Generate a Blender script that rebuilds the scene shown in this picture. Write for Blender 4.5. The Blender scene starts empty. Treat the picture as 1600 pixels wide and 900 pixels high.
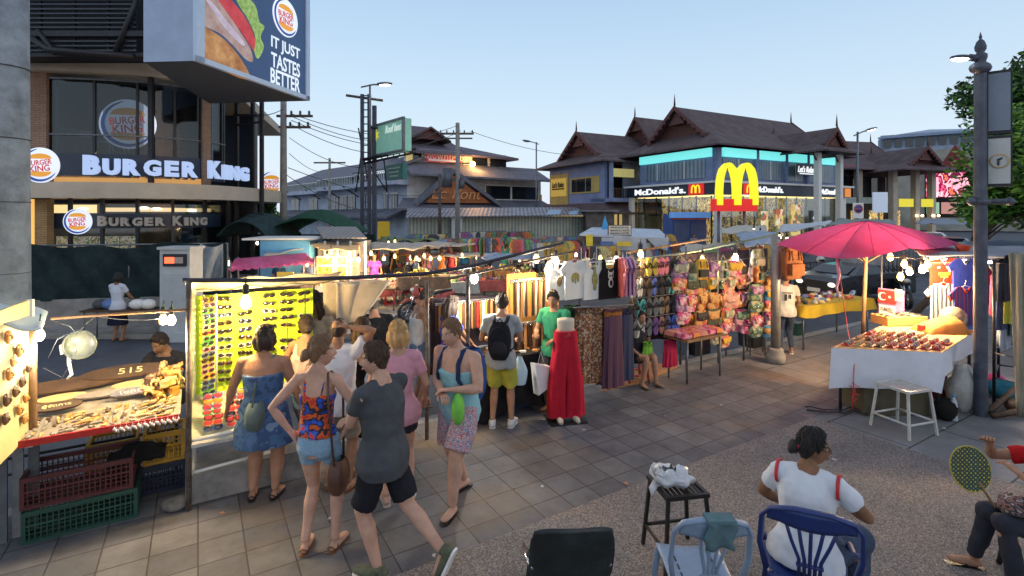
import bpy, bmesh, math, random
from mathutils import Vector as V, Matrix, noise
random.seed(7)
R=random.Random(11)
C=bpy.context.scene.collection
sc=bpy.context.scene
# ---------------------------------------------------------------- camera, sky, sun, exposure
F,H,HY=800.0,2.75,335.0
cam=bpy.data.cameras.new('camera'); co=bpy.data.objects.new('camera',cam); C.objects.link(co)
co.location=(0,0,H); co.rotation_euler=(math.radians(90),0,0)
cam.lens=18; cam.sensor_width=36; cam.shift_y=-115/1600; cam.clip_start=.05; cam.clip_end=5000
sc.camera=co
w=bpy.data.worlds.new('World'); sc.world=w; w.use_nodes=True
nt=w.node_tree; N=nt.nodes; L=nt.links
SUN_EL,SUN_ROT=math.radians(2.0),math.radians(150)
sky=N.new('ShaderNodeTexSky'); sky.sky_type='NISHITA'; sky.sun_disc=False
sky.sun_elevation=SUN_EL; sky.sun_rotation=SUN_ROT; sky.ozone_density=2.0; sky.air_density=1.2; sky.dust_density=2.0
# dusk tones of the sky: pale near the horizon, soft blue above, mixed with the physical sky
tc=N.new('ShaderNodeTexCoord'); sp=N.new('ShaderNodeSeparateXYZ'); cr=N.new('ShaderNodeValToRGB')
L.new(tc.outputs['Generated'],sp.inputs[0]); L.new(sp.outputs['Z'],cr.inputs[0])
e=cr.color_ramp.elements
e[0].position=0.0; e[0].color=(.66,.73,.82,1)
e[1].position=.75; e[1].color=(.40,.44,.54,1)
x=e.new(.12); x.color=(.56,.68,.79,1)
x=e.new(.40); x.color=(.35,.50,.68,1)
ml=N.new('ShaderNodeMixRGB'); ml.blend_type='ADD'; ml.inputs[0].default_value=.0
L.new(cr.outputs[0],ml.inputs[1]); L.new(sky.outputs[0],ml.inputs[2])
bg=N['Background']; L.new(ml.outputs[0],bg.inputs[0]); bg.inputs[1].default_value=1.0
# physical dusk sky adds its own cast at a low strength
bg2=N.new('ShaderNodeBackground'); bg2.inputs[1].default_value=.05; L.new(sky.outputs[0],bg2.inputs[0])
ad=N.new('ShaderNodeAddShader'); L.new(bg.outputs[0],ad.inputs[0]); L.new(bg2.outputs[0],ad.inputs[1])
L.new(ad.outputs[0],N['World Output'].inputs['Surface'])
sl=bpy.data.lights.new('sun','SUN'); sl.energy=.18; sl.angle=math.radians(25); sl.color=(1,.86,.78)
so=bpy.data.objects.new('sun',sl); C.objects.link(so)
so.rotation_euler=(math.radians(62),0,math.radians(30))
sc.view_settings.view_transform='Standard'; sc.view_settings.look='None'; sc.view_settings.gamma=1; sc.view_settings.use_curve_mapping=False
sc.view_settings.exposure=.28
sc.render.engine='CYCLES'; sc.cycles.max_bounces=5; sc.cycles.diffuse_bounces=3; sc.cycles.glossy_bounces=3; sc.cycles.transmission_bounces=4; sc.cycles.transparent_max_bounces=8
sc.cycles.use_light_tree=True; sc.cycles.sample_clamp_indirect=6; sc.cycles.use_denoising=True
# ---------------------------------------------------------------- geometry helpers
def rad(a): return math.radians(a)
def G(px,py,z=0.0):
    Y=(H-z)*F/(py-HY); return V(((px-800)/F*Y,Y,z))
def P(px,py,Y): return V(((px-800)/F*Y,Y,H-(py-HY)/F*Y))
U=V((.8524,.5229,0)); W=V((-.5229,.8524,0)); UANG=math.atan2(.5229,.8524)
BASE=V((-3.03,4.75,0))
def RP(px,py,off=0.0):          # point on the vertical plane of the stall row (shifted by off away from the camera)
    b=BASE+W*off; k=(px-800)/F
    t=(k*b.y-b.x)/(U.x-k*U.y); q=b+U*t; q.z=H-(py-HY)/F*q.y; return q
def fr(o,x=None,z=None):        # local frame matrix with x axis along x, z axis along z
    x=V(x or (1,0,0)).normalized(); z=V(z or (0,0,1)); y=z.cross(x).normalized(); z=x.cross(y).normalized()
    m=Matrix((x,y,z)).transposed().to_4x4(); m.translation=V(o); return m
class MB:
    def __init__(s): s.v=[];s.f=[];s.m=[];s.s=[]
    def add(s,vs,fs,mi=0,sm=False,T=None):
        b=len(s.v)
        s.v+= [T@V(p) for p in vs] if T is not None else [V(p) for p in vs]
        for f in fs: s.f.append([b+i for i in f]); s.m.append(mi); s.s.append(sm)
        return s
    def box(s,c,d,T=None,mi=0,rz=0,top=None):
        x,y,z=[q/2 for q in d]; t=top or 1
        vs=[(-x,-y,-z),(x,-y,-z),(x,y,-z),(-x,y,-z),(-x*t,-y*t,z),(x*t,-y*t,z),(x*t,y*t,z),(-x*t,y*t,z)]
        M=Matrix.Translation(V(c))@Matrix.Rotation(rz,4,'Z')
        if T is not None: M=T@M
        return s.add(vs,[(0,3,2,1),(4,5,6,7),(0,1,5,4),(1,2,6,5),(2,3,7,6),(3,0,4,7)],mi,False,M)
    def tube(s,pts,r,n=8,mi=0,sm=True,T=None,cap=True,ry=None,up=None):
        pts=[V(p) for p in pts]; k=len(pts)
        rs=r if isinstance(r,(list,tuple)) else [r]*k
        ys=ry if isinstance(ry,(list,tuple)) else ([ry]*k if ry else rs)
        vs=[];px=None
        for i,p in enumerate(pts):
            d=(pts[min(i+1,k-1)]-pts[max(i-1,0)])
            d=d.normalized() if d.length>1e-9 else V((0,0,1))
            if px is None:
                a=V(up) if up else (V((1,0,0)) if abs(d.x)<.8 else V((0,1,0)))
                a=(a-d*a.dot(d)).normalized()
            else:
                a=(px-d*px.dot(d)); a=a.normalized() if a.length>1e-6 else px
            px=a; b=d.cross(a)
            for j in range(n):
                t=2*math.pi*j/n; vs.append(p+a*(rs[i]*math.cos(t))+b*(ys[i]*math.sin(t)))
        fs=[(i*n+j,i*n+(j+1)%n,(i+1)*n+(j+1)%n,(i+1)*n+j) for i in range(k-1) for j in range(n)]
        if cap: fs+=[tuple(range(n))[::-1],tuple((k-1)*n+j for j in range(n))]
        return s.add(vs,fs,mi,sm,T)
    def lathe(s,prof,n=20,T=None,mi=0,sm=True,cap=False):   # prof: (r,z) pairs
        vs=[(r*math.cos(2*math.pi*j/n),r*math.sin(2*math.pi*j/n),z) for r,z in prof for j in range(n)]
        k=len(prof)
        fs=[(i*n+j,i*n+(j+1)%n,(i+1)*n+(j+1)%n,(i+1)*n+j) for i in range(k-1) for j in range(n)]
        if cap: fs+=[tuple(range(n))[::-1],tuple((k-1)*n+j for j in range(n))]
        return s.add(vs,fs,mi,sm,T)
    def ball(s,c,r,n=12,mi=0,T=None,m=None):
        rr=r if isinstance(r,(tuple,list)) else (r,r,r); h=m or max(5,n//2)
        vs=[V(c)+V((rr[0]*math.sin(math.pi*i/h)*math.cos(2*math.pi*j/n),rr[1]*math.sin(math.pi*i/h)*math.sin(2*math.pi*j/n),rr[2]*math.cos(math.pi*i/h))) for i in range(1,h) for j in range(n)]
        vs+=[V(c)+V((0,0,rr[2])),V(c)-V((0,0,rr[2]))]; t=len(vs)
        fs=[(i*n+j,(i+1)*n+j,(i+1)*n+(j+1)%n,i*n+(j+1)%n) for i in range(h-2) for j in range(n)]
        fs+=[(t-2,j,(j+1)%n) for j in range(n)]+[(t-1,(h-2)*n+(j+1)%n,(h-2)*n+j) for j in range(n)]
        return s.add(vs,fs,mi,True,T)
    def prism(s,poly,d,T=None,mi=0,sm=False):   # poly in xz plane of T, extruded along y by d
        n=len(poly); vs=[(x,0,z) for x,z in poly]+[(x,d,z) for x,z in poly]
        fs=[tuple(range(n)),tuple(range(2*n-1,n-1,-1))]+[(i,i+n,(i+1)%n+n,(i+1)%n) for i in range(n)]
        return s.add(vs,fs,mi,sm,T)
    def slab(s,pts,d,mi=0,T=None):              # convex polygon of 3D points thickened by vector d
        n=len(pts); d=V(d); vs=[V(p) for p in pts]+[V(p)+d for p in pts]
        fs=[tuple(range(n)),tuple(range(2*n-1,n-1,-1))]+[(i,i+n,(i+1)%n+n,(i+1)%n) for i in range(n)]
        return s.add(vs,fs,mi,False,T)
    def grid(s,fn,nu,nv,mi=0,sm=True,th=None):  # surface fn(u,v) for u,v in 0..1
        vs=[V(fn(i/nu,j/nv)) for i in range(nu+1) for j in range(nv+1)]
        q=lambda i,j:i*(nv+1)+j
        fs=[(q(i,j),q(i+1,j),q(i+1,j+1),q(i,j+1)) for i in range(nu) for j in range(nv)]
        if th:
            t=V(th); n=len(vs); vs=vs+[p+t for p in vs]; fs=fs+[tuple(n+k for k in f[::-1]) for f in fs]
            ed=[q(i,0) for i in range(nu+1)]+[q(nu,j) for j in range(1,nv+1)]+[q(i,nv) for i in range(nu-1,-1,-1)]+[q(0,j) for j in range(nv-1,0,-1)]
            fs=fs+[(ed[k],ed[k]+n,ed[(k+1)%len(ed)]+n,ed[(k+1)%len(ed)]) for k in range(len(ed))]
        return s.add(vs,fs,mi,sm)
    def mesh(s,name,mats):
        me=bpy.data.meshes.new(name); me.from_pydata([tuple(p) for p in s.v],[],s.f)
        for m in (mats if isinstance(mats,(list,tuple)) else [mats]): me.materials.append(m)
        me.polygons.foreach_set('material_index',s.m); me.polygons.foreach_set('use_smooth',s.s)
        me.validate(); me.update(); return me
def tag(o,label=None,cat=None,group=None,kind=None):
    for k,x in (('label',label),('category',cat),('group',group),('kind',kind)):
        if x: o[k]=x
    return o
def obj(name,mb,mats,parent=None,loc=None,rz=0,world=False):
    me=mb.mesh(name,mats) if isinstance(mb,MB) else mb
    o=bpy.data.objects.new(name,me); C.objects.link(o)
    if parent:
        o.parent=parent
        if world: o.matrix_parent_inverse=(Matrix.Translation(parent.location)@parent.rotation_euler.to_matrix().to_4x4()).inverted()
    if loc is not None: o.location=loc
    if rz: o.rotation_euler=(0,0,rz)
    return o
def thing(name,label,cat,loc=(0,0,0),rz=0,group=None):
    o=bpy.data.objects.new(name,None); C.objects.link(o); o.location=loc; o.rotation_euler=(0,0,rz)
    o.empty_display_size=.1
    return tag(o,label,cat,group)
def dup(root,loc,rot=(0,0,0),label=None,group=None,scale=None,swap=None):
    def cp(o,par):
        c=o.copy(); C.objects.link(c)
        if par: c.parent=par
        for ch in kids.get(o.name,[]): cp(ch,c)
        if swap and o.type=='MESH':
            for a,b in swap.items():
                for sl_ in c.material_slots:
                    pass
        return c
    kids={}
    def walk(o):
        kids[o.name]=list(o.children)
        for ch in o.children: walk(ch)
    walk(root)
    r=cp(root,None); r.location=loc; r.rotation_euler=rot if isinstance(rot,(tuple,list)) else (0,0,rot)
    if scale: r.scale=(scale,)*3 if isinstance(scale,(int,float)) else scale
    if label: r['label']=label
    if group: r['group']=group
    return r
def recolor(o,ms):              # object-level materials on a copy (mesh data stays shared)
    for i,m in enumerate(ms):
        if m and i<len(o.material_slots): o.material_slots[i].link='OBJECT'; o.material_slots[i].material=m
FONT=None
def text(name,s,w=None,h=None,T=None,mat=None,parent=None,ext=.01,world=False,bold=0,shear=0,align='CENTER',spacing=1):
    cu=bpy.data.curves.new(name,'FONT'); cu.body=s; cu.extrude=ext; cu.offset=bold; cu.shear=shear; cu.align_x=align; cu.align_y='CENTER'; cu.space_line=spacing; cu.resolution_u=3
    t=bpy.data.objects.new(name,cu); C.objects.link(t)
    dg=bpy.context.evaluated_depsgraph_get(); me=bpy.data.meshes.new_from_object(t.evaluated_get(dg)); bpy.data.objects.remove(t)
    xs=[v.co.x for v in me.vertices]; ys=[v.co.y for v in me.vertices]
    if not xs: return None
    sx=w/(max(xs)-min(xs)) if w else None; sy=h/(max(ys)-min(ys)) if h else None
    sx=sx or sy; sy=sy or sx; cx,cy=(max(xs)+min(xs))/2,(max(ys)+min(ys))/2
    M=(T if T is not None else Matrix())@Matrix.Rotation(rad(90),4,'X')
    for v in me.vertices: v.co=M@V(((v.co.x-cx)*sx,(v.co.y-cy)*sy,v.co.z))
    me.materials.clear(); me.materials.append(mat); me.name=name
    return obj(name,me,mat,parent,world=world)
# ---------------------------------------------------------------- materials
_mc={}
def mat(name,col,rough=.6,metal=0,var=.12,sc_=6,bump=.15,bsc=40,emi=None,es=0,spec=.5,alpha=1,col2=None,sheen=0,trans=0,coat=0,det=4):
    if name in _mc: return _mc[name]
    m=bpy.data.materials.new(name); m.use_nodes=True; n=m.node_tree.nodes; l=m.node_tree.links; b=n['Principled BSDF']
    c4=(*col,1); b.inputs['Roughness'].default_value=rough; b.inputs['Metallic'].default_value=metal
    b.inputs['Specular IOR Level'].default_value=spec; b.inputs['Base Color'].default_value=c4
    if alpha<1: b.inputs['Alpha'].default_value=alpha
    if trans: b.inputs['Transmission Weight'].default_value=trans
    if sheen: b.inputs['Sheen Weight'].default_value=sheen
    if coat: b.inputs['Coat Weight'].default_value=coat
    if emi: b.inputs['Emission Color'].default_value=(*emi,1); b.inputs['Emission Strength'].default_value=es
    t=n.new('ShaderNodeTexCoord')
    if var or col2:
        no=n.new('ShaderNodeTexNoise'); no.inputs['Scale'].default_value=sc_; no.inputs['Detail'].default_value=det; no.inputs['Roughness'].default_value=.65
        r=n.new('ShaderNodeValToRGB'); r.color_ramp.elements[0].position=.3; r.color_ramp.elements[1].position=.7
        a=[max(0,c*(1-var)) for c in col]; z=list(col2) if col2 else [min(1,c*(1+var)) for c in col]
        r.color_ramp.elements[0].color=(*a,1); r.color_ramp.elements[1].color=(*z,1)
        l.new(t.outputs['Object'],no.inputs['Vector']); l.new(no.outputs['Fac'],r.inputs[0]); l.new(r.outputs[0],b.inputs['Base Color'])
    if bump:
        n2=n.new('ShaderNodeTexNoise'); n2.inputs['Scale'].default_value=bsc; n2.inputs['Detail'].default_value=3
        bp=n.new('ShaderNodeBump'); bp.inputs['Strength'].default_value=bump; bp.inputs['Distance'].default_value=.02
        l.new(t.outputs['Object'],n2.inputs['Vector']); l.new(n2.outputs['Fac'],bp.inputs['Height']); l.new(bp.outputs[0],b.inputs['Normal'])
    _mc[name]=m; return m
def nodes(m): return m.node_tree.nodes,m.node_tree.links,m.node_tree.nodes['Principled BSDF']
def newmat(name,rough=.6,metal=0):
    m=bpy.data.materials.new(name); m.use_nodes=True; b=m.node_tree.nodes['Principled BSDF']; b.inputs['Roughness'].default_value=rough; b.inputs['Metallic'].default_value=metal; _mc[name]=m; return m
def ramp(n,stops,const=False):
    r=n.new('ShaderNodeValToRGB'); e=r.color_ramp.elements
    while len(e)<len(stops): e.new(.5)
    for i,(p,c) in enumerate(stops): e[i].position=p; e[i].color=(*c,1)
    if const: r.color_ramp.interpolation='CONSTANT'
    return r
def emit(name,col,s):
    if name in _mc: return _mc[name]
    m=bpy.data.materials.new(name); m.use_nodes=True; n=m.node_tree.nodes; b=n['Principled BSDF']
    b.inputs['Base Color'].default_value=(*[c*.5 for c in col],1); b.inputs['Emission Color'].default_value=(*col,1); b.inputs['Emission Strength'].default_value=s
    _mc[name]=m; return m
def glass(name='clear_glass',tint=(.75,.85,.85),gl=.9):
    if name in _mc: return _mc[name]
    m=bpy.data.materials.new(name); m.use_nodes=True; n=m.node_tree.nodes; l=m.node_tree.links; n.remove(n['Principled BSDF'])
    a=n.new('ShaderNodeBsdfTransparent'); a.inputs[0].default_value=(*tint,1); g=n.new('ShaderNodeBsdfGlossy'); g.inputs['Roughness'].default_value=.04
    f=n.new('ShaderNodeFresnel'); f.inputs[0].default_value=1.5; x=n.new('ShaderNodeMixShader'); mm=n.new('ShaderNodeMath'); mm.operation='MULTIPLY_ADD'; mm.inputs[1].default_value=gl*1.3; mm.inputs[2].default_value=.03; mm.use_clamp=True
    l.new(f.outputs[0],mm.inputs[0]); l.new(mm.outputs[0],x.inputs[0]); l.new(a.outputs[0],x.inputs[1]); l.new(g.outputs[0],x.inputs[2]); l.new(x.outputs[0],n['Material Output'].inputs[0])
    _mc[name]=m; return m
def tiled(name,kind,c1,c2,mortar,w,h,ms=.01,off=.5,rough=.8,rot=0,bump=.4,plane='XY',noisec=.25,stain=None):
    m=newmat(name,rough); n,l,b=nodes(m); t=n.new('ShaderNodeTexCoord'); mp=n.new('ShaderNodeMapping')
    l.new(t.outputs['Object'],mp.inputs[0]); mp.inputs['Rotation'].default_value=(0,0,rot)
    src=mp.outputs[0]
    if plane!='XY':
        s=n.new('ShaderNodeSeparateXYZ'); cb=n.new('ShaderNodeCombineXYZ'); l.new(src,s.inputs[0])
        l.new(s.outputs['X' if plane=='XZ' else 'Y'],cb.inputs[0]); l.new(s.outputs['Z'],cb.inputs[1]); src=cb.outputs[0]
    br=n.new('ShaderNodeTexBrick'); br.offset=off; br.inputs['Scale'].default_value=1; br.inputs['Brick Width'].default_value=w; br.inputs['Row Height'].default_value=h
    br.inputs['Mortar Size'].default_value=ms; br.inputs['Mortar Smooth'].default_value=.3; br.inputs['Color1'].default_value=(*c1,1); br.inputs['Color2'].default_value=(*c2,1); br.inputs['Mortar'].default_value=(*mortar,1)
    l.new(src,br.inputs['Vector'])
    no=n.new('ShaderNodeTexNoise'); no.inputs['Scale'].default_value=2.3; no.inputs['Detail'].default_value=8; no.inputs['Roughness'].default_value=.7; l.new(t.outputs['Object'],no.inputs['Vector'])
    mr=n.new('ShaderNodeMapRange'); mr.inputs[1].default_value=.25; mr.inputs[2].default_value=.75; mr.inputs[3].default_value=1-noisec; mr.inputs[4].default_value=1+noisec; l.new(no.outputs['Fac'],mr.inputs[0])
    mx=n.new('ShaderNodeVectorMath'); mx.operation='SCALE'; l.new(br.outputs['Color'],mx.inputs[0]); l.new(mr.outputs[0],mx.inputs['Scale'])
    out=mx.outputs[0]
    if stain:
        n3=n.new('ShaderNodeTexNoise'); n3.inputs['Scale'].default_value=.55; n3.inputs['Detail'].default_value=6; l.new(t.outputs['Object'],n3.inputs['Vector'])
        rr=ramp(n,[(.52,(0,0,0)),(.68,(1,1,1))]); l.new(n3.outputs['Fac'],rr.inputs[0]); mi=n.new('ShaderNodeMixRGB'); mi.inputs[2].default_value=(*stain,1)
        m2=n.new('ShaderNodeMath'); m2.operation='MULTIPLY'; m2.inputs[1].default_value=.55; l.new(rr.outputs[0],m2.inputs[0]); l.new(m2.outputs[0],mi.inputs[0]); l.new(out,mi.inputs[1]); out=mi.outputs[0]
    l.new(out,b.inputs['Base Color'])
    bp=n.new('ShaderNodeBump'); bp.inputs['Strength'].default_value=bump; bp.inputs['Distance'].default_value=.01; bp.invert=True
    ad=n.new('ShaderNodeMath'); ad.operation='MULTIPLY_ADD'; ad.inputs[1].default_value=.25; n4=n.new('ShaderNodeTexNoise'); n4.inputs['Scale'].default_value=60; l.new(t.outputs['Object'],n4.inputs['Vector'])
    l.new(n4.outputs['Fac'],ad.inputs[0]); l.new(br.outputs['Fac'],ad.inputs[2]); l.new(ad.outputs[0],bp.inputs['Height']); l.new(bp.outputs[0],b.inputs['Normal'])
    return m
def wavy(name,c1,c2,scale,axis='Z',rough=.7,bump=.5,metal=0,noisec=.2,dist=.03):
    m=newmat(name,rough,metal); n,l,b=nodes(m); t=n.new('ShaderNodeTexCoord'); wv=n.new('ShaderNodeTexWave'); wv.bands_direction=axis; wv.inputs['Scale'].default_value=scale; wv.inputs['Distortion'].default_value=.15
    l.new(t.outputs['Object'],wv.inputs['Vector']); no=n.new('ShaderNodeTexNoise'); no.inputs['Scale'].default_value=1.1; no.inputs['Detail'].default_value=8; no.inputs['Roughness'].default_value=.7; l.new(t.outputs['Object'],no.inputs['Vector'])
    r=ramp(n,[(.3,c1),(.7,c2)]); l.new(no.outputs['Fac'],r.inputs[0])
    mr=n.new('ShaderNodeMapRange'); mr.inputs[3].default_value=1-noisec; mr.inputs[4].default_value=1+noisec*.5; l.new(wv.outputs['Fac'],mr.inputs[0])
    mx=n.new('ShaderNodeVectorMath'); mx.operation='SCALE'; l.new(r.outputs[0],mx.inputs[0]); l.new(mr.outputs[0],mx.inputs['Scale']); l.new(mx.outputs[0],b.inputs['Base Color'])
    bp=n.new('ShaderNodeBump'); bp.inputs['Strength'].default_value=bump; bp.inputs['Distance'].default_value=dist; l.new(wv.outputs['Fac'],bp.inputs['Height']); l.new(bp.outputs[0],b.inputs['Normal'])
    return m
def patt(name,cols,scale=20,kind='voronoi',rough=.8,stretch=(1,1,1),emi=0):   # multi-coloured fabric / goods pattern
    if name in _mc: return _mc[name]
    m=newmat(name,rough); n,l,b=nodes(m); t=n.new('ShaderNodeTexCoord'); mp=n.new('ShaderNodeMapping'); mp.inputs['Scale'].default_value=stretch; l.new(t.outputs['Object'],mp.inputs[0])
    k=len(cols); st=[(i/k,c) for i,c in enumerate(cols)]
    if kind=='voronoi':
        v=n.new('ShaderNodeTexVoronoi'); v.inputs['Scale'].default_value=scale; l.new(mp.outputs[0],v.inputs['Vector']); s=n.new('ShaderNodeSeparateColor'); l.new(v.outputs['Color'],s.inputs[0]); f=s.outputs[0]
    elif kind=='noise':
        v=n.new('ShaderNodeTexNoise'); v.inputs['Scale'].default_value=scale; v.inputs['Detail'].default_value=2; l.new(mp.outputs[0],v.inputs['Vector']); mr=n.new('ShaderNodeMapRange'); mr.inputs[1].default_value=.3; mr.inputs[2].default_value=.7; l.new(v.outputs['Fac'],mr.inputs[0]); f=mr.outputs[0]
    else:
        v=n.new('ShaderNodeTexWave'); v.bands_direction=kind; v.inputs['Scale'].default_value=scale; v.inputs['Distortion'].default_value=1.5; l.new(mp.outputs[0],v.inputs['Vector']); f=v.outputs['Fac']
    r=ramp(n,st,True); l.new(f,r.inputs[0]); l.new(r.outputs[0],b.inputs['Base Color'])
    return m
def cloth(name,col,var=.22,bump=.9,bsc=8,rough=.9,**k): return mat(name,col,rough,0,var,5,bump,bsc,spec=.2,**k)
M={}
M['metal']=mat('painted_metal',(.16,.17,.19),.5,.6,.3,8,.1)
M['darkmetal']=mat('dark_metal',(.03,.03,.035),.5,.4,.3,8,.1)
M['rust']=mat('rusty_pole',(.10,.07,.05),.7,.5,.4,9,.2,col2=(.2,.17,.15))
M['white']=mat('white_paint',(.72,.72,.70),.5,0,.08)
M['black']=mat('black_plastic',(.015,.015,.017),.4,0,.2)
M['chrome']=mat('chrome',(.6,.6,.62),.2,1,.1)
M['concrete']=mat('concrete',(.26,.25,.235),.9,0,.3,3,.4,30)
M['wood']=mat('wood_plank',(.22,.12,.055),.6,0,.35,4,.3,20)
M['wooddark']=mat('dark_wood',(.075,.04,.02),.55,0,.4,5,.3,20)
M['tarp']=mat('beige_tarpaulin',(.50,.45,.37),.8,0,.2,3,.4,6)
def bulb(loc,warm=1,e=12,cat='light bulb',label='',big=1,group='bare bulbs over the stalls'):
    col={0:(1,.90,.74),1:(1,.66,.28),2:(1,.50,.14)}[warm]
    t=thing('light_bulb',label,cat,loc,0,group)
    g=MB().lathe([(.001,-.085*big),(.022*big,-.078*big),(.034*big,-.055*big),(.036*big,-.035*big),(.028*big,-.01*big),(.016*big,.012*big),(.015*big,.02*big)],14)
    obj('glass_bulb',g,emit('bulb_glow%d'%warm,(col[0],col[1]*.92,col[2]*.85),3.2 if warm else 9),t)
    s=MB().lathe([(.017*big,.015*big),(.02*big,.02*big),(.02*big,.07*big),(.008,.085*big)],12); s.tube([(0,0,.08*big),(0,.01,.14*big)],.005,6)
    obj('socket',s,M['darkmetal'],t)
    if e:
        l=bpy.data.lights.new('bulb_light','POINT'); l.energy=e*5.4; l.color=col; l.shadow_soft_size=.05*big
        o=bpy.data.objects.new('bulb_light',l); C.objects.link(o); o.parent=t; o.location=(0,0,-.15*big)
    return t
class Fac:                       # a facade plane from (px0,Y0) to (px1,Y1)
    def __init__(s,px0,Y0,px1,Y1):
        s.a=V(((px0-800)/F*Y0,Y0,0)); s.b=V(((px1-800)/F*Y1,Y1,0)); s.d=(s.b-s.a); s.L=s.d.length; s.d.normalize(); s.ang=math.atan2(s.d.y,s.d.x)
    def x(s,px):
        k=(px-800)/F; return (k*s.a.y-s.a.x)/(s.d.x-k*s.d.y)
    def z(s,px,py):
        q=s.a+s.d*s.x(px); return H-(py-HY)/F*q.y
# ================================================================ GROUND
M['asphalt']=mat('asphalt',(.075,.085,.105),.85,0,.3,1.2,.5,120,det=8)
M['paver']=tiled('paver_stone',None,(.115,.114,.124),(.074,.076,.090),(.03,.027,.027),.335,.335,.007,0,.68,0,.6,noisec=.5,stain=(.22,.14,.07))
def aggregate():
    m=newmat('exposed_aggregate',.85); n,l,b=nodes(m); t=n.new('ShaderNodeTexCoord')
    v=n.new('ShaderNodeTexVoronoi'); v.inputs['Scale'].default_value=105; l.new(t.outputs['Object'],v.inputs['Vector'])
    s=n.new('ShaderNodeSeparateColor'); l.new(v.outputs['Color'],s.inputs[0])
    r=ramp(n,[(0,(.10,.09,.085)),(.35,(.15,.13,.12)),(.6,(.20,.18,.165)),(.9,(.32,.29,.27))]); l.new(s.outputs[0],r.inputs[0])
    no=n.new('ShaderNodeTexNoise'); no.inputs['Scale'].default_value=1.1; no.inputs['Detail'].default_value=7; no.inputs['Roughness'].default_value=.6; l.new(t.outputs['Object'],no.inputs['Vector'])
    r2=ramp(n,[(.3,(.62,.64,.68)),(.5,(.90,.88,.88)),(.7,(1.12,.97,.86))]); l.new(no.outputs['Fac'],r2.inputs[0])
    mx=n.new('ShaderNodeMixRGB'); mx.blend_type='MULTIPLY'; mx.inputs[0].default_value=1; l.new(r.outputs[0],mx.inputs[1]); l.new(r2.outputs[0],mx.inputs[2]); l.new(mx.outputs[0],b.inputs['Base Color'])
    bp=n.new('ShaderNodeBump'); bp.inputs['Strength'].default_value=.7; bp.inputs['Distance'].default_value=.006; l.new(v.outputs['Distance'],bp.inputs['Height']); bp.invert=True; l.new(bp.outputs[0],b.inputs['Normal'])
    return m
M['aggregate']=aggregate()
M['slab']=tiled('concrete_slab',None,(.17,.17,.175),(.14,.145,.155),(.04,.04,.045),1.8,.9,.012,.5,.85,0,.3,noisec=.35,stain=(.19,.15,.12))
def uvpoly(pts,z): return [U*a+W*b+V((0,0,z)) for a,b in pts]
g=MB().add([(-900,-60,-.15),(900,-60,-.15),(900,2500,-.15),(-900,2500,-.15)],[(0,1,2,3)]); tag(obj('ground',g,M['asphalt']),kind='structure')
def lay(name,pts,z,m,thick=None):
    # local frame turned to the street so the paving pattern runs along it
    mb=MB(); mb.slab([(a,b,z) for a,b in pts],(0,0,-(thick or .003)))
    o=obj(name,mb,m,rz=UANG); tag(o,kind='structure'); return o
lay('pavement',[(-30,-30),(60,-30),(60,6.35),(-30,6.35)],-.008,M['slab'],.14)
lay('kerb',[(-30,6.355),(60,6.355),(60,6.55),(-30,6.55)],.0,M['concrete'],.148)
lay('paving',[(-30,3.79),(8.6,3.79),(8.6,6.35),(-30,6.35)],0,M['paver'],.006)
lay('forecourt',[(-30,-30),(7.1,-30),(7.1,3.79),(-30,3.79)],0,M['aggregate'],.006)
# far pavement of the road (before the restaurant) and the lane markings
lay('road_line',[(-22,9.6),(3.2,9.6),(3.2,9.68),(-22,9.68)],-.144,M['white'])
b=MB().slab([(-30,11.9,-.149),(-3.2,11.9,-.149),(-3.2,40,-.149),(-30,40,-.149)],(0,0,.12)); tag(obj('far_pavement',b,M['concrete']),kind='structure')

# ================================================================ LEFT: curved fast-food restaurant
def crv(pts,n=8):               # Catmull-Rom through 2D points
    out=[]
    for i in range(len(pts)-1):
        p0=pts[max(i-1,0)];p1=pts[i];p2=pts[i+1];p3=pts[min(i+2,len(pts)-1)]
        for k in range(n):
            t=k/n; out.append(tuple(.5*((2*p1[j])+(-p0[j]+p2[j])*t+(2*p0[j]-5*p1[j]+4*p2[j]-p3[j])*t*t+(-p0[j]+3*p1[j]-3*p2[j]+p3[j])*t**3) for j in range(2)))
    out.append(pts[-1]); return out
def pl(px,Y): return ((px-800)/F*Y,Y)
band=crv([pl(-160,15.8),pl(40,16),pl(150,16.3),pl(240,16.8),pl(327,17.9),pl(390,19.8),pl(432,22),pl(443,23.6)],6)
def offs(c,d):
    o=[]
    for i,(x,y) in enumerate(c):
        a=c[max(i-1,0)];b_=c[min(i+1,len(c)-1)]; dx,dy=b_[0]-a[0],b_[1]-a[1]; l=math.hypot(dx,dy); o.append((x-dy/l*d,y+dx/l*d))
    return o
def ribbon(c,z0,z1,th,mi=0,mb=None):
    mb=mb or MB(); i_=offs(c,th); n=len(c)
    vs=[(x,y,z0) for x,y in c]+[(x,y,z1) for x,y in c]+[(x,y,z0) for x,y in i_]+[(x,y,z1) for x,y in i_]
    fs=[]
    for k in range(n-1):
        fs+=[(k,k+1,n+k+1,n+k),(2*n+k+1,2*n+k,3*n+k,3*n+k+1),(n+k,n+k+1,3*n+k+1,3*n+k),(k+1,k,2*n+k,2*n+k+1)]
    fs+=[(0,n,3*n,2*n),(n-1,3*n-1,4*n-1,2*n-1)]
    return mb.add(vs,fs,mi)
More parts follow.
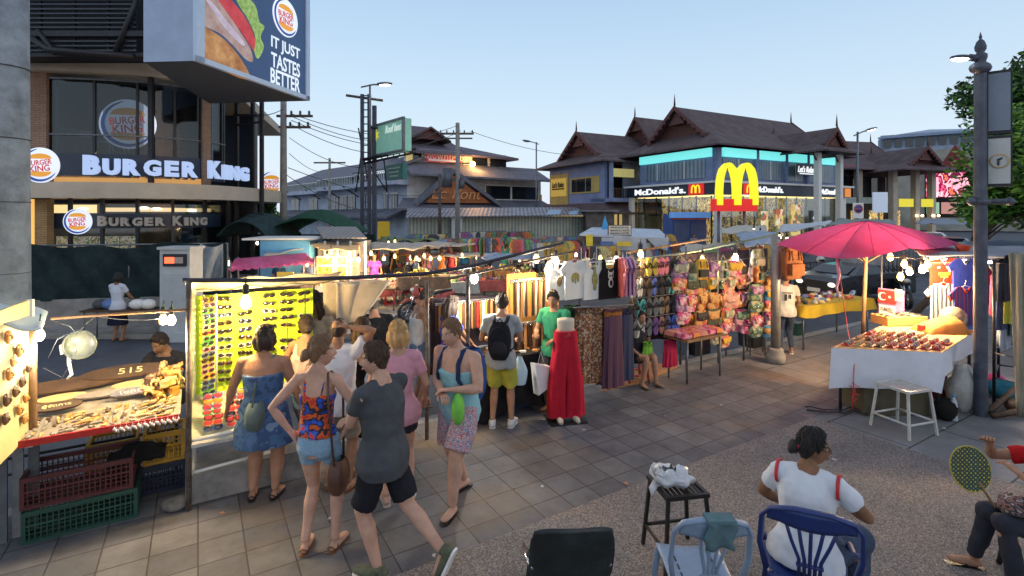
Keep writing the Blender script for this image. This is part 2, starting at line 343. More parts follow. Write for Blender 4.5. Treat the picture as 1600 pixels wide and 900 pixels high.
def cpos(c,px):                 # point on a plan curve seen at pixel column px, with its tangent angle
    k=(px-800)/F
    for i in range(len(c)-1):
        a,b_=c[i],c[i+1]; f0=a[0]-k*a[1]; f1=b_[0]-k*b_[1]
        if f0*f1<=0 and f0!=f1:
            t=f0/(f0-f1); return V((a[0]+(b_[0]-a[0])*t,a[1]+(b_[1]-a[1])*t,0)),math.atan2(b_[1]-a[1],b_[0]-a[0])
    return V((c[-1][0],c[-1][1],0)),0
def cpart(c,a,b_): # part of curve between px a..b
    r=[cpos(c,a)[0].to_2d()[:]]+[p for p in c if a<800+p[0]/p[1]*F<b_]+[cpos(c,b_)[0].to_2d()[:]]
    return r
rest=thing('fast_food_restaurant','curved two storey burger restaurant with dark glass upper floor and cream band, left of photo','restaurant',(-12,17,-.03))
Wd=dict(parent=rest,world=True)
M['cream']=mat('cream_render',(.50,.43,.34),.8,0,.12,1.5,.1)
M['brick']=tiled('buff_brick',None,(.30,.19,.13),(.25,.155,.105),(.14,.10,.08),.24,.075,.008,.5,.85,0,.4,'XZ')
M['navy']=mat('navy_panel',(.012,.022,.045),.35,0,.2,3,.05)
M['dglass']=mat('dark_window_glass',(.012,.017,.025),.04,0,.3,1,0,spec=.8)
M['ceil']=mat('warm_ceiling',(.35,.25,.16),.7,0,.1)
inner=offs(band,.9); inner2=offs(band,.55)
obj('cornice_band',ribbon(band,3.27,3.78,.25),M['cream'],**Wd)
# slab/roof over ground floor and over first floor
def fill(c,z0,z1,back,mb=None):
    mb=mb or MB(); n=len(c); p=[(x,y) for x,y in c]+[(c[-1][0]-3,back),(c[0][0]-4,back)]
    vs=[(x,y,z0) for x,y in p]+[(x,y,z1) for x,y in p]; m=len(p)
    return mb.add(vs,[tuple(range(m))[::-1],tuple(range(m,2*m))]+[(i,(i+1)%m,m+(i+1)%m,m+i) for i in range(m)])
obj('floor_slab',fill(offs(band,.26),3.3,3.7,30),M['darkmetal'],**Wd)
up=offs(cpart(band,-150,368),.5)
obj('roof_slab',fill(offs(cpart(band,-150,372),.2),7.35,7.75,30),M['cream'],**Wd)
obj('upper_parapet',ribbon(offs(cpart(band,-150,372),.1),7.3,7.8,.3),M['cream'],**Wd)
# upper storey back room
obj('rear_wall',MB().box((-19.5,24,3.6),(15,.3,8.2)),M['navy'],**Wd)
gl=glass('window_glass',(.34,.38,.42),.6)
for i,(a,b_) in enumerate([(-150,36),(74,147),(150,214),(217,236),(239,272),(276,312),(331,345),(347,364)]):
    obj('window',ribbon(cpart(up,a,b_),4.72,7.2,.03),gl,**Wd)
    if i: 
        mb=MB(); q,an=cpos(up,b_+1); mb.box((q.x,q.y,5.95),(.07,.09,2.5),rz=an); obj('window_frame',mb,M['black'],**Wd)
obj('window_rail',ribbon(cpart(offs(up,-.06),70,366),5.32,5.36,.03,0,ribbon(cpart(offs(up,-.06),70,366),7.12,7.18,.03)),M['metal'],**Wd)
for a,b_ in ((44,72),(316,330)):
    obj('brick_column',ribbon(cpart(offs(up,-.12),a,b_),3.8,7.5,.4),M['brick'],**Wd)
obj('spandrel_panel',ribbon(cpart(offs(up,-.05),-150,366),3.95,4.72,.15),M['navy'],**Wd)
# cafe seats behind the upper glass (seen dimly through it)
def simple_chair(name,loc,rz,label,group,m):
    t=thing(name,label,'chair',loc,rz,group); a=MB()
    for x in(-.2,.2):
        for y in(-.2,.2): a.tube([(x*1.1,y*1.1,0),(x,y,.45)],.02,6)
        a.tube([(x,-.2,.45),(x*1.05,-.28,.9)],.013,6)
    obj('frame',a,m,t); obj('seat',MB().box((0,0,.46),(.42,.42,.03)),m,t); obj('backrest',MB().box((0,-.27,.78),(.42,.03,.22)),m,t); return t
M['pale']=mat('pale_metal',(.55,.62,.6),.35,.3,.1)
obj('upper_floor',fill(offs(cpart(band,-150,366),.65),4.60,4.70,23),mat('cafe_floor',(.10,.07,.05),.5,0,.3,2),**Wd)
for i_,(px,dd,rz) in enumerate(((108,.95,.6),(132,1.1,-2.3),(160,.95,2.6),(186,1.1,.4),(250,.95,-.5),(268,1.1,2.4),(292,1.0,1.2))):
    q,_=cpos(offs(band,dd),px); simple_chair('cafe_chair',(q.x,q.y,4.70),rz,'pale cafe chair behind the upper glass, %s from the left'%['first','second','third','fourth','fifth','sixth','last'][i_],None,M['pale'])
# ground floor: lit counter behind glass
g0=offs(band,1.2); g1=offs(band,3.4)
obj('ground_glazing',ribbon(cpart(g0,75,358),.9,3.1,.03),glass('shop_glass',(.8,.85,.85),.5),**Wd)
for px in (75,110,160,215,270,320,358):
    q,an=cpos(g0,px); obj('mullion',MB().box((q.x,q.y,1.7),(.09,.12,3.2),rz=an),M['black'],**Wd)
obj('counter_wall',ribbon(cpart(offs(band,4.2),40,360),-.1,3.2,.1),mat('counter_back',(.10,.07,.05),.5,0,.5,3,.1),**Wd)
M['amber']=emit('amber_interior',(1,.50,.12),.8)
obj('amber_wall',ribbon(cpart(offs(band,.8),40,56),.3,3.25,.2),M['amber'],**Wd)  # wall glows by itself to stand in for warm interior light
obj('amber_ceiling',ribbon(cpart(offs(band,.45),84,330),3.80,4.0,.1),emit('amber_soffit',(1,.5,.14),.35),**Wd)  # ceiling strip glows by itself, interior light put into its material
obj('brick_column',ribbon(cpart(offs(band,.7),54,73),-.1,3.25,.3),tiled('lit_brick',None,(.42,.27,.12),(.36,.22,.10),(.2,.13,.06),.24,.075,.008,.5,.85,0,.4,'XZ'),**Wd)  # buff brick again, with the warm light put into its colour
obj('sign_board',ribbon(cpart(offs(band,1.05),70,345),2.28,2.78,.06),M['navy'],**Wd)
obj('lit_panel',ribbon(cpart(offs(band,2.6),80,150),2.8,3.1,.05),emit('warm_panel',(1,.62,.28),1.6),**Wd)
obj('lit_panel',ribbon(cpart(offs(band,2.8),165,330),2.85,3.0,.05),emit('warm_panel2',(1,.66,.34),1.2),**Wd)
food=patt('menu_food',[(.65,.62,.55),(.55,.30,.10),(.7,.66,.6),(.35,.2,.08),(.15,.25,.05),(.75,.72,.68)],7,'noise',.5)
nn,ll,bb=nodes(food); bb.inputs['Emission Strength'].default_value=.35; ll.new(bb.inputs['Base Color'].links[0].from_socket,bb.inputs['Emission Color'])
for i,(a,b_) in enumerate(((88,120),(122,151),(154,185),(187,216))):
    obj('menu_board',ribbon(cpart(offs(band,1.9),a,b_),1.35,1.98,.05),food,**Wd)
for a,b_ in ((172,205),(212,240)): obj('menu_board',ribbon(cpart(offs(band,1.85),a,b_),1.1,1.28,.04),food,**Wd)
for px,zz in ((130,2.95),(225,2.98),(245,2.95),(300,2.9),(285,2.5)):
    q,_=cpos(offs(band,1.8),px); obj('ceiling_lamp',MB().ball((q.x,q.y,zz),(.16,.16,.05),10),emit('ceil_lamp',(1,.85,.6),4),**Wd)
# round burger logos: white rim, blue swoosh, orange buns, red words
red=emit('sign_red',(.62,.03,.02),.55); orange=emit('sign_orange',(.95,.42,.05),.5); blu=emit('sign_blue',(.02,.08,.40),.5); wht=emit('sign_white',(.75,.82,.95),.75)
def logo(parent,T,r,name='round_logo',back=True,a=1):
    root=obj(name,MB().lathe([(0,.0),(r,.0),(r,.08*r),(0,.08*r)],32,T@Matrix.Rotation(rad(90),4,'X')),wht,parent,world=True)
    def arc(r0,r1,a0,a1,d,m,nm):
        mb=MB(); n=20; T2=T@Matrix.Translation((0,-(.08*r+d),0))
        vs=[]
        for k in range(n+1):
            t=rad(a0+(a1-a0)*k/n); f=math.sin(math.pi*k/n)**.5
            rr=r1-(r1-r0)*f; vs+=[(rr*math.cos(t),0,rr*math.sin(t)),(r1*math.cos(t),0,r1*math.sin(t))]
        mb.add(vs,[(2*k,2*k+1,2*k+3,2*k+2) for k in range(n)],0,False,T2); obj(nm,mb,m,root,world=True) if 0 else obj(nm,mb,m,parent,world=True)
    arc(.78*r,.93*r,95,335,.004,blu,'logo_ring')
    def bun(s,nm):
        mb=MB(); n=16; vs=[]
        for k in range(n+1):
            x=-.62*r+1.24*r*k/n; vs.append((x,0,s*(.36*r+.30*r*math.sqrt(max(0,1-(x/(.62*r))**2)))))
        mb.add(vs,[tuple(range(n+1)) if s<0 else tuple(range(n,-1,-1))],0,False,T@Matrix.Translation((0,-(.08*r+.006),0))); obj(nm,mb,orange,parent,world=True)
    bun(1,'logo_bun'); bun(-1,'logo_bun')
    sh=Matrix.Translation((0,-(.08*r+.012),0))
    text('logo_lettering','BURGER',1.25*r,.30*r,T@sh@Matrix.Translation((0,0,.15*r))@Matrix.Rotation(rad(-6),4,'Y'),red,parent,.002,True,.02)
    text('logo_lettering','KING',1.05*r,.34*r,T@sh@Matrix.Translation((0,0,-.19*r))@Matrix.Rotation(rad(-6),4,'Y'),red,parent,.002,True,.02)
def ct(c,px,z):                 # frame on a curve, x along facade, -y to the street
    q,an=cpos(c,px); return Matrix.Translation((q.x,q.y,z))@Matrix.Rotation(an,4,'Z')
s1=thing('round_sign','large round burger sign at the far left of the cream band','sign',cpos(offs(band,-.1),64)[0]+V((0,0,3.8)))
logo(s1,ct(offs(band,-.12),64,4.28),.55)
s2=thing('round_sign','small round burger sign over the ground floor menu boards','sign',cpos(offs(band,.5),122)[0]+V((0,0,2.4)))
logo(s2,ct(offs(band,.6),122,2.52),.42)
s3=thing('round_sign','round burger sign behind the dark upper floor glass','sign',cpos(offs(band,.9),201)[0]+V((0,0,5.3)))
logo(s3,ct(offs(band,.62),201,5.75),.82)
s4=thing('round_sign','round burger sign hung beyond the right end of the curved band','sign',P(424,290,25))
logo(s4,Matrix.Translation(P(425,287,25)),.62)
# letters of the fascia, each laid on the curve
def letters(parent,s,c,px0,px1,z0,hgt,m,gap=.18,big=('B','K')):
    ws={'B':1,'U':1.02,'R':1.02,'G':1.05,'E':.9,'K':1.05,'I':.48,'N':1.02,' ':.45}
    tot=sum(ws[ch] for ch in s); x=0
    # arclength
    p0=cpos(c,px0)[0];pts=cpart(c,px0,px1);ls=[0]
    for i in range(1,len(pts)): ls.append(ls[-1]+math.dist(pts[i-1],pts[i]))
    for k,ch in enumerate(s):
        wd=ws[ch]/tot*ls[-1]
        if ch!=' ':
            mid=x+wd/2; i=max(j for j in range(len(ls)) if ls[j]<=mid); i=min(i,len(ls)-2)
            t=(mid-ls[i])/(ls[i+1]-ls[i]); q=[pts[i][j]+(pts[i+1][j]-pts[i][j])*t for j in(0,1)]
            an=math.atan2(pts[i+1][1]-pts[i][1],pts[i+1][0]-pts[i][0]); bg_=k==0 or s[k-1]==' '
            hh=hgt*(1 if bg_ else .84)
            text('letter',ch,wd*.84,hh,Matrix.Translation((q[0],q[1],z0+hh/2))@Matrix.Rotation(an,4,'Z'),m,parent,.06,True,.055)
        x+=wd
fs=thing('fascia_lettering','big pale channel letters along the cream band of the burger restaurant','sign',cpos(band,240)[0]+V((0,0,4)))
letters(fs,'BURGER KING',offs(band,-.15),128,389,4.0,.62,emit('channel_letter',(.46,.60,.92),.60))
fs2=thing('fascia_lettering','smaller dim letters on the dark board over the ground floor counter','sign',cpos(band,240)[0]+V((0,0,2.4)))
letters(fs2,'BURGER KING',offs(band,.85),152,323,2.36,.34,mat('dim_letter',(.42,.38,.33),.5,0,.1))
# upper louvre screen behind the billboard
lv=thing('louvre_screen','dark slatted screen over the restaurant roof left of the billboard','screen',(-14,16,7.6))
def lf(px,py,Y=15.2): return P(px,py,Y)
mb=MB()
for k in range(34):
    z=7.55+k*.135; x0=-14.9; x1=-11.0-.0*k
    mb.box(((x0+x1)/2-1.5,15.0,z),(x1-x0+3,.05,.045))
obj('slats',mb,mat('dark_slat',(.05,.055,.07),.5,.3,.2),lv,world=True)
mb=MB()
for x in (-13.9,-12.9,-11.9,-11.1): mb.box((x,15.1,9.7),(.07,.07,4.5))
mb.tube([(-14,14.9,7.9),(-13.4,14.8,7.5),(-11.0,14.9,7.35)],.09,6); mb.tube([(-11.6,14.9,7.3),(-10.7,14.9,9.5)],.08,6); mb.tube([(-13.8,14.9,8.1),(-13.2,14.8,7.4)],.07,6)
mb.box((-13,15.0,8.02),(4.5,.2,.16)).box((-13,15.3,7.45),(4.5,.5,.12))
obj('frame',mb,M['darkmetal'],lv,world=True)
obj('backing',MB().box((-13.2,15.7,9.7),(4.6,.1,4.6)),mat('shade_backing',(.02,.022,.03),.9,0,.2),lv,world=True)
# ---- billboard
bbd=thing('billboard','large boxed burger billboard hanging over the restaurant corner','billboard',(-8,14,6.65))
A=V((-8.1,13,0)); B=V((-7.04,17.6,0)); D=(B-A).normalized(); Nn=V((D.y,-D.x,0)) # outward to the right
zb,zt=6.65,11.4; A2=A+V((-1.33,.1,0)); B2=B+V((-3.6,.4,0))
mp=mat('billboard_shell',(.34,.42,.56),.5,.2,.1,2,.03)
mb=MB().add([A+V((0,0,zb)),B+V((0,0,zb)),B2+V((0,0,zb)),A2+V((0,0,zb)),A+V((0,0,zt)),B+V((0,0,zt)),B2+V((0,0,zt)),A2+V((0,0,zt))],[(0,1,5,4),(1,2,6,5),(2,3,7,6),(3,0,4,7),(4,5,6,7)])
obj('shell',mb,mp,bbd,world=True)
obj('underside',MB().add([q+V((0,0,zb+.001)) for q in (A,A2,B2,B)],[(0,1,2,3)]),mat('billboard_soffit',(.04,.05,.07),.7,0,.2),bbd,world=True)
T=Matrix.Translation((A+B)/2+V((0,0,0)))@Matrix.Rotation(math.atan2(D.y,D.x),4,'Z')  # x along the front, -y outward
LL=(B-A).length
mb=MB(); fw=.22
for c,d in (((0,-.05,zb+.07),(LL,.12,.14)),((-LL/2+.13,-.05,9),(.26,.12,4.7)),((LL/2-.1,-.05,9),(.2,.12,4.7))): mb.box(c,d,T)
obj('rim',mb,mat('billboard_rim',(.50,.60,.74),.4,.3,.06),bbd,world=True)
obj('poster',MB().box((0,-.03,9.1),(LL-.3,.06,4.6),T),mat('poster_blue',(.035,.075,.17),.5,0,.15,1,.02,emi=(.03,.07,.17),es=.35),bbd,world=True)
# burger picture: bun halves, lettuce, tomato, onion as flat shapes printed on the poster
def shape(nm,poly,d,m):
    obj(nm,MB().prism(poly,.006,T@Matrix.Translation((0,-.062-d,0))),m,bbd,world=True)
def pxs(pts):                   # poster pixel -> local x,z
    out=[]
    for px,py in pts:
        k=(px-800)/F; t=(k*A.y-A.x)/(D.x-k*D.y); q=A+D*t; out.append((t-LL/2,H-(py-HY)/F*q.y))
    return out
def pm(nm,c,c2,s=3): return mat(nm,c,.5,0,.2,s,.0,emi=c,es=.25,col2=c2)
ed=[(305,36),(330,50),(352,66),(372,90),(385,112),(388,124),(372,122),(350,112),(325,96),(305,88)]
def smooth(poly,n=5):
    out=crv(poly+[poly[0]],n); return out[:-1]
shape('burger_bun',pxs(smooth(ed)),.0,pm('bun',(.38,.13,.03),(.85,.52,.22),2))
shape('burger_patty',pxs(smooth([(306,0),(330,-6),(352,20),(372,50),(388,76),(392,96),(380,92),(362,72),(340,52),(306,34)])),.004,pm('sauce',(.60,.48,.44),(.25,.06,.05),2.5))
shape('burger_tomato',pxs(smooth([(330,-10),(345,-10),(370,14),(388,42),(398,70),(398,86),(388,72),(372,48),(350,18)])),.008,pm('tomato',(.60,.03,.05),(.75,.12,.12)))
shape('burger_onion',pxs(smooth([(318,0),(328,4),(350,32),(378,66),(374,70),(348,44)])),.010,pm('onion',(.55,.45,.60),(.8,.75,.8)))
shape('burger_lettuce',pxs(smooth([(362,-8),(380,-6),(396,10),(402,34),(410,42),(404,58),(409,74),(400,92),(394,80),(396,60),(386,34),(372,12)])),.012,pm('lettuce',(.20,.42,.06),(.62,.78,.30),8))
k=pxs([(443,33)])[0]; logo(bbd,T@Matrix.Translation((k[0],-.04,k[1]+.1)),.60,'poster_logo')
wl=emit('poster_white',(.72,.82,.92),.7)
for s,(x0,y0),(x1,y1),wd in (('IT JUST',(420,60),(466,100),0),('TASTES',(420,92),(466,118),0),('BETTER',(419,116),(466,142),0)):
    a,c=pxs([(x0,y0),(x1,y1)]); 
    text('poster_lettering',s,abs(c[0]-a[0])*.98,.46,T@Matrix.Translation(((a[0]+c[0])/2,-.075,(a[1]+c[1])/2+.07)),wl,bbd,.003,True,.02)
# steel posts and cross pieces carrying the billboard
mb=MB()
for px,Y in ((395,21),(409,20.5),(370,21)): q=P(px,300,Y); mb.box((q.x,q.y,4.6),(.13,.13,9.5))
q0=P(365,180,21);q1=P(412,180,20.5); mb.tube([q0,q1],.05,6); q0=P(365,196,21);q1=P(412,190,20.5); mb.tube([q0,q1],.05,6)
q=P(236,250,16.98); mb.box((q.x,q.y,5.9),(.14,.12,4.2))
obj('support_frame',mb,M['darkmetal'],bbd,world=True)
# stay rods at the restaurant end
# ---- cloth fence on low wall + control box
fw=thing('low_wall','low grey concrete wall under the dark green cloth across the road','wall',(-9,12.6,-.15))
f1=Fac(-60,12.2,352,13.4)
T=Matrix.Translation(f1.a)@Matrix.Rotation(f1.ang,4,'Z')
obj('wall_block',MB().box((f1.L/2,.2,.25),(f1.L,.4,.8),T),M['concrete'],fw,world=True)
cl=thing('cloth_screen','dark green shade cloth stretched above the low wall before the restaurant','screen',(-9,12.6,.6))
def cf(u,v):
    x=u*f1.L; sag=.05*math.sin(u*9)+.04*math.sin(u*23+v*3)
    return T@V((x,.05+.06*math.sin(u*31+v*4)*math.sin(v*3)+.05*math.sin(u*57+v*9)+.04*math.sin(u*17-v*6),.62+v*(1.35+sag)))
obj('cloth',MB().grid(cf,80,12),cloth('shade_cloth',(.017,.032,.034),.3,.6,4),cl,world=True)
mb=MB()
for k in range(6): mb.tube([T@V((k*f1.L/5,.16,.6)),T@V((k*f1.L/5,.16,2.0))],.025,6)
mb.tube([T@V((0,.16,1.98)),T@V((f1.L,.16,1.98))],.025,6); obj('frame',mb,M['metal'],cl,world=True)
mb=MB().grid(lambda u,v:P(312+u*36,380+v*52+6*math.sin(u*3),12.6+u*.6+.15*math.sin(u*8+v*3)),12,8,th=(0,.02,0))
tag(obj('tarpaulin',mb,cloth('grey_blue_tarp',(.22,.26,.30),.2,.6,5)),'crumpled pale grey tarpaulin hanging right of the signal box','tarpaulin')
q=P(284,440,11.9)
sb=thing('signal_box','pale grey roadside cabinet with red digits in a black oval window','cabinet',(q.x,q.y,-.15))
obj('cabinet',MB().box((0,0,1.15),(.68,.5,1.95)).box((0,-.01,2.13),(.75,.58,.06)).box((0,0,.1),(.76,.6,.2)),mat('cabinet_grey',(.42,.45,.47),.5,0,.1),sb)
obj('display_window',MB().box((.02,-.27,1.86),(.52,.05,.28)),M['black'],sb)
for x,cc in ((-.17,1),(-.04,1),(.09,0),(.2,0)):
    obj('display_digit',MB().box((x*.85,-.30,1.86),(.1,.02,.14)),emit('led_red',(1,.08,.03),3) if cc else emit('led_dim',(.25,.22,.2),.4),sb)
obj('door_panel',MB().box((0,-.255,1.0),(.54,.02,1.1)),mat('cabinet_door',(.38,.41,.43),.5,0,.1),sb)
# ---- near-left concrete post
cp=thing('concrete_post','thick weathered concrete post at the left edge of the photo','post',(-6.45,6.5,0))
obj('shaft',MB().lathe([(.27,0),(.25,3),(.235,6.5),(.0,6.5)],28),mat('weathered_concrete',(.20,.235,.27),.9,0,.45,3.5,.5,35,det=9),cp)
obj('cable',MB().tube([(.12,-.235,0),(.06,-.26,1.6),(.16,-.22,2.8),(.03,-.25,3.6),(.1,-.24,5),(.08,-.23,6)],.009,6),M['black'],cp)
for z in (2.0,2.9,3.7,4.6): obj('strap',MB().lathe([(.245,z),(.257,z+.002),(.257,z+.010),(.245,z+.012)],28),M['darkmetal'],cp)
# ================================================================ BACKGROUND BUILDINGS
M['roof']=wavy('roof_tiles',(.058,.036,.042),(.145,.105,.108),2.2,'X',.8,.5,0,.35)
M['roofblue']=wavy('grey_roof_tiles',(.10,.105,.14),(.19,.19,.23),2.2,'X',.8,.5,0,.3)
M['maroon']=mat('maroon_boards',(.10,.032,.030),.65,0,.3,2,.2,30)
M['redwood']=wavy('gable_boards',(.085,.028,.022),(.14,.05,.04),3.0,'Z',.7,.5,0,.4)
M['bluegrey']=mat('bluegrey_wall',(.20,.25,.42),.8,0,.2,1,.1)
M['yellow']=mat('yellow_wall',(.48,.36,.12),.8,0,.15,1,.1)
M['offwhite']=mat('offwhite_wall',(.56,.56,.55),.85,0,.22,.9,.1)
M['winlit']=mat('lit_window',(.35,.3,.15),.2,0,.5,1.5,0,emi=(1,.72,.28),es=.35)
M['curtain']=wavy('curtained_glass',(.12,.17,.24),(.24,.30,.36),1.6,'X',.25,.1,0,.45)
M['cyan']=mat('cyan_lightbox',(.2,.6,.6),.4,0,.15,1.5,0,emi=(.18,.80,.78),es=.75)
def rect(root,name,T,x0,x1,z0,z1,y,m,th=.1):
    return obj(name,MB().box(((x0+x1)/2,y,(z0+z1)/2),(x1-x0,th,z1-z0),T),m,root,world=True)
def gable_roof(root,T,x0,x1,y0,y1,ze,zr,ov=1.1,kick=.35,gm=None,tile=None,boards=True,gx=.9,ends=(1,1)):
    # ridge along x; steep upper part, flatter kicked eave; skirt across the gable ends
    yc=(y0+y1)/2; k=(y1-y0)*.16; zk=ze+(zr-ze)*kick; gm=gm or M['redwood']; tile=tile or M['roof']
    mb=MB(); a,b_=x0-ov,x1+ov; ya,yb=y0-ov,y1+ov; t=.14
    ga,gb=x0+gx,x1-gx
    def face(*p): mb.slab([T@V(q) for q in p],(0,0,-t))
    face((a,ya,ze),(b_,ya,ze),(gb+.0,y0+k,zk),(ga-.0,y0+k,zk)); face((b_,yb,ze),(a,yb,ze),(ga,y1-k,zk),(gb,y1-k,zk))
    face((a,yb,ze),(a,ya,ze),(ga,y0+k,zk),(ga,y1-k,zk)); face((b_,ya,ze),(b_,yb,ze),(gb,y1-k,zk),(gb,y0+k,zk))
    go=.7
    face((ga-go,y0+k-.1,zk-.08),(gb+go,y0+k-.1,zk-.08),(gb+go,yc,zr),(ga-go,yc,zr)); face((gb+go,y1-k+.1,zk-.08),(ga-go,y1-k+.1,zk-.08),(ga-go,yc,zr),(gb+go,yc,zr))
    obj('roof',mb,tile,root,world=True)
    for xx,e in ((ga,ends[0]),(gb,ends[1])):
        if not e: continue
        s=-1 if xx==ga else 1
        m2=MB().slab([T@V((xx,y0+k,zk-.1)),T@V((xx,y1-k,zk-.1)),T@V((xx,yc,zr-.15))],(T.to_3x3()@V((s*-.1,0,0)))); obj('gable',m2,gm,root,world=True)
        m3=MB()
        for yy in (y0+k-.25,y1-k+.25):
            p=T@V((xx+s*(go+.05),yy,zk-.25)); q_=T@V((xx+s*(go+.05),yc,zr+.12)); d=(q_-p)
            m3.slab([p,q_,q_-V((0,0,.42)),p-V((0,0,.3))],T.to_3x3()@V((s*.08,0,0)))
            # scalloped lower edge
            for j in range(6):
                c=p+d*(.1+.14*j)-V((0,0,.42)); m3.ball(c,(.16,.16,.16),6)
        p=T@V((xx+s*(go+.05),yc,zr+.1)); m3.tube([p,p+V((0,0,.5)),p+V((0,0,1.0))],[.09,.06,.01],6)
        m3.slab([T@V((xx+s*.5,yc-.9,zr-1.5)),T@V((xx+s*.5,yc+.9,zr-1.5)),T@V((xx+s*.5,yc,zr-.4))],T.to_3x3()@V((s*.05,0,0)))
        obj('bargeboard',m3,M['maroon'],root,world=True)
UA=math.atan2(.478,.878)
def frame_at(X,Y,ang=UA,z=0): return Matrix.Translation((X,Y,z))@Matrix.Rotation(ang,4,'Z')
# ---- arches restaurant (corner building)
mc=thing('burger_restaurant','two storey corner restaurant with turquoise lightbox strip and navy sign band, right of centre','restaurant',(16,40,-.15))
T=frame_at(16,40); LX,LY=16.5,9
rect(mc,'wall',T,0.1,LX,5.2,8.0,.3,M['bluegrey'],.3)
obj('wall',MB().box((.25,LY/2,6.6),(.3,LY-.6,2.8),T),M['bluegrey'],mc,world=True)
obj('floor_slab',MB().box((LX/2,LY/2,5.05),(LX+1.2,LY+1.2,.2),T).box((LX/2,LY+2,4),(LX,.2,8),T).box((LX,LY/2,4),(.2,LY,8),T),M['bluegrey'],mc,world=True)
obj('sign_band',MB().box((LX/2,-.65,4.75),(LX+1.5,.25,.85),T).box((-.65,LY/2-.02,4.75),(.25,LY+1.0,.85),T),M['navy'],mc,world=True)
obj('band_trim',MB().box((LX/2,-.72,5.27),(LX+1.8,.5,.16),T).box((-.72,LY/2+.17,5.27),(.5,LY+1.2,.16),T),M['white'],mc,world=True)
for x0,x1 in ((.7,4.6),(5.0,8.4),(8.9,11.5),(12,16)):
    rect(mc,'lightbox',T,x0,x1,7.32,8.02,-.02,M['cyan'],.25)
    rect(mc,'window',T,x0+.1,x1-.1,5.65,7.2,.12,M['curtain'],.06)
    rect(mc,'window_frame',T,(x0+x1)/2-.05,(x0+x1)/2+.05,5.65,7.2,.08,M['white'],.08)
obj('lightbox',MB().box((-.05,LY/2,7.67),(.25,LY-1,.7),T),M['cyan'],mc,world=True)
obj('window',MB().box((.06,LY/2,6.45),(.06,LY-2.4,1.5),T),M['curtain'],mc,world=True)
obj('window_frame',MB().box((.02,LY/2-1.2,6.45),(.08,.08,1.5),T).box((.02,LY/2+1.9,6.45),(.08,.08,1.5),T),M['white'],mc,world=True)
for x,y in ((.25,.1),(4.8,.05),(8.65,.05),(11.75,.05)): obj('pilaster',MB().box((x,y,6.6),(.35,.35,2.8),T),M['bluegrey'],mc,world=True)
for x,y in ((-.45,-.45),(LX,-.4),(-.45,LY+.2)): obj('pillar',MB().box((x,y,2.1),(.4,.4,4.4),T),M['white'],mc,world=True)
gable_roof(mc,T,0,LX,0,LY,8.15,12.0,1.2)
# glowing pattern on plain walls stands in for the lit dining room
shop=patt('room_glow_pattern',[(.05,.03,.02),(.45,.28,.08),(.75,.55,.18),(.25,.10,.04),(.85,.68,.30),(.12,.07,.04),(.55,.38,.10),(.06,.04,.03)],1.4,'noise',.6,(1,1,.7))
n_,l_,b_=nodes(shop); b_.inputs['Emission Strength'].default_value=.7; l_.new(b_.inputs['Base Color'].links[0].from_socket,b_.inputs['Emission Color'])
rect(mc,'dining_glow_wall',T,.5,LX,-.1,4.3,3.2,shop); obj('dining_glow_wall',MB().box((3.2,LY/2,2.1),(.1,LY,4.2),T),shop,mc,world=True)
obj('dining_glow_ceiling',MB().box((LX/2,1.6,4.28),(LX,3,.04),T).box((1.6,LY/2,4.27),(3,LY,.04),T),emit('shop_ceiling',(1,.78,.32),1.4),mc,world=True)  # ceiling glows by itself in place of the room's lamps
for k in range(12):
    x=.4+k*1.42; obj('shop_mullion',MB().box((x,.1,2.1),(.1,.1,4.3),T),M['black'],mc,world=True)
for k in range(6): obj('shop_mullion',MB().box((.1,.6+k*1.5,2.1),(.1,.1,4.3),T),M['black'],mc,world=True)
obj('shop_glass',MB().box((LX/2,.02,2.1),(LX,.02,4.2),T).box((.03,LY/2,2.1),(.02,LY,4.2),T),glass('shop_glass'),mc,world=True)
post=patt('food_poster',[(.75,.45,.18),(.5,.12,.06),(.85,.75,.55),(.15,.2,.1),(.8,.6,.2)],2.2,'voronoi',.5); n_,l_,b_=nodes(post); b_.inputs['Emission Strength'].default_value=.45; l_.new(b_.inputs['Base Color'].links[0].from_socket,b_.inputs['Emission Color'])
for x0,x1,z1 in ((9.3,10.6,3.6),(7.2,8.2,3.2),(5.3,6.2,3.0)): rect(mc,'food_poster',T,x0,x1,.9,z1,-.05,post,.05)
x=12.1; rect(mc,'hours_panel',T,x,x+1.5,1.2,3.1,-.05,M['navy'],.06)
yl=emit('arch_yellow',(.90,.78,.02),.85); mr=emit('arch_red',(.75,.02,.02),.6); mw=emit('mc_white',(.85,.88,.9),.9)
def T2(x,y,z): return T@Matrix.Translation((x,y,z))
text('hours_lettering','24',.85,.75,T2(12.85,-.1,2.2),mw,mc,.01,True,.02)
TL=T@Matrix.Translation((-.8,LY/2,4.75))@Matrix.Rotation(rad(-90),4,'Z')
text('sign_lettering',"McDonald's.",6.0,.55,TL@Matrix.Translation((-.9,0,0)),mw,mc,.03,True,.025)
for x0,wd in ((5.4,3.4),(13.9,3.0)): text('sign_lettering',"McDonald's.",wd,.5,T2(x0,-.8,4.78),mw,mc,.03,True,.025)
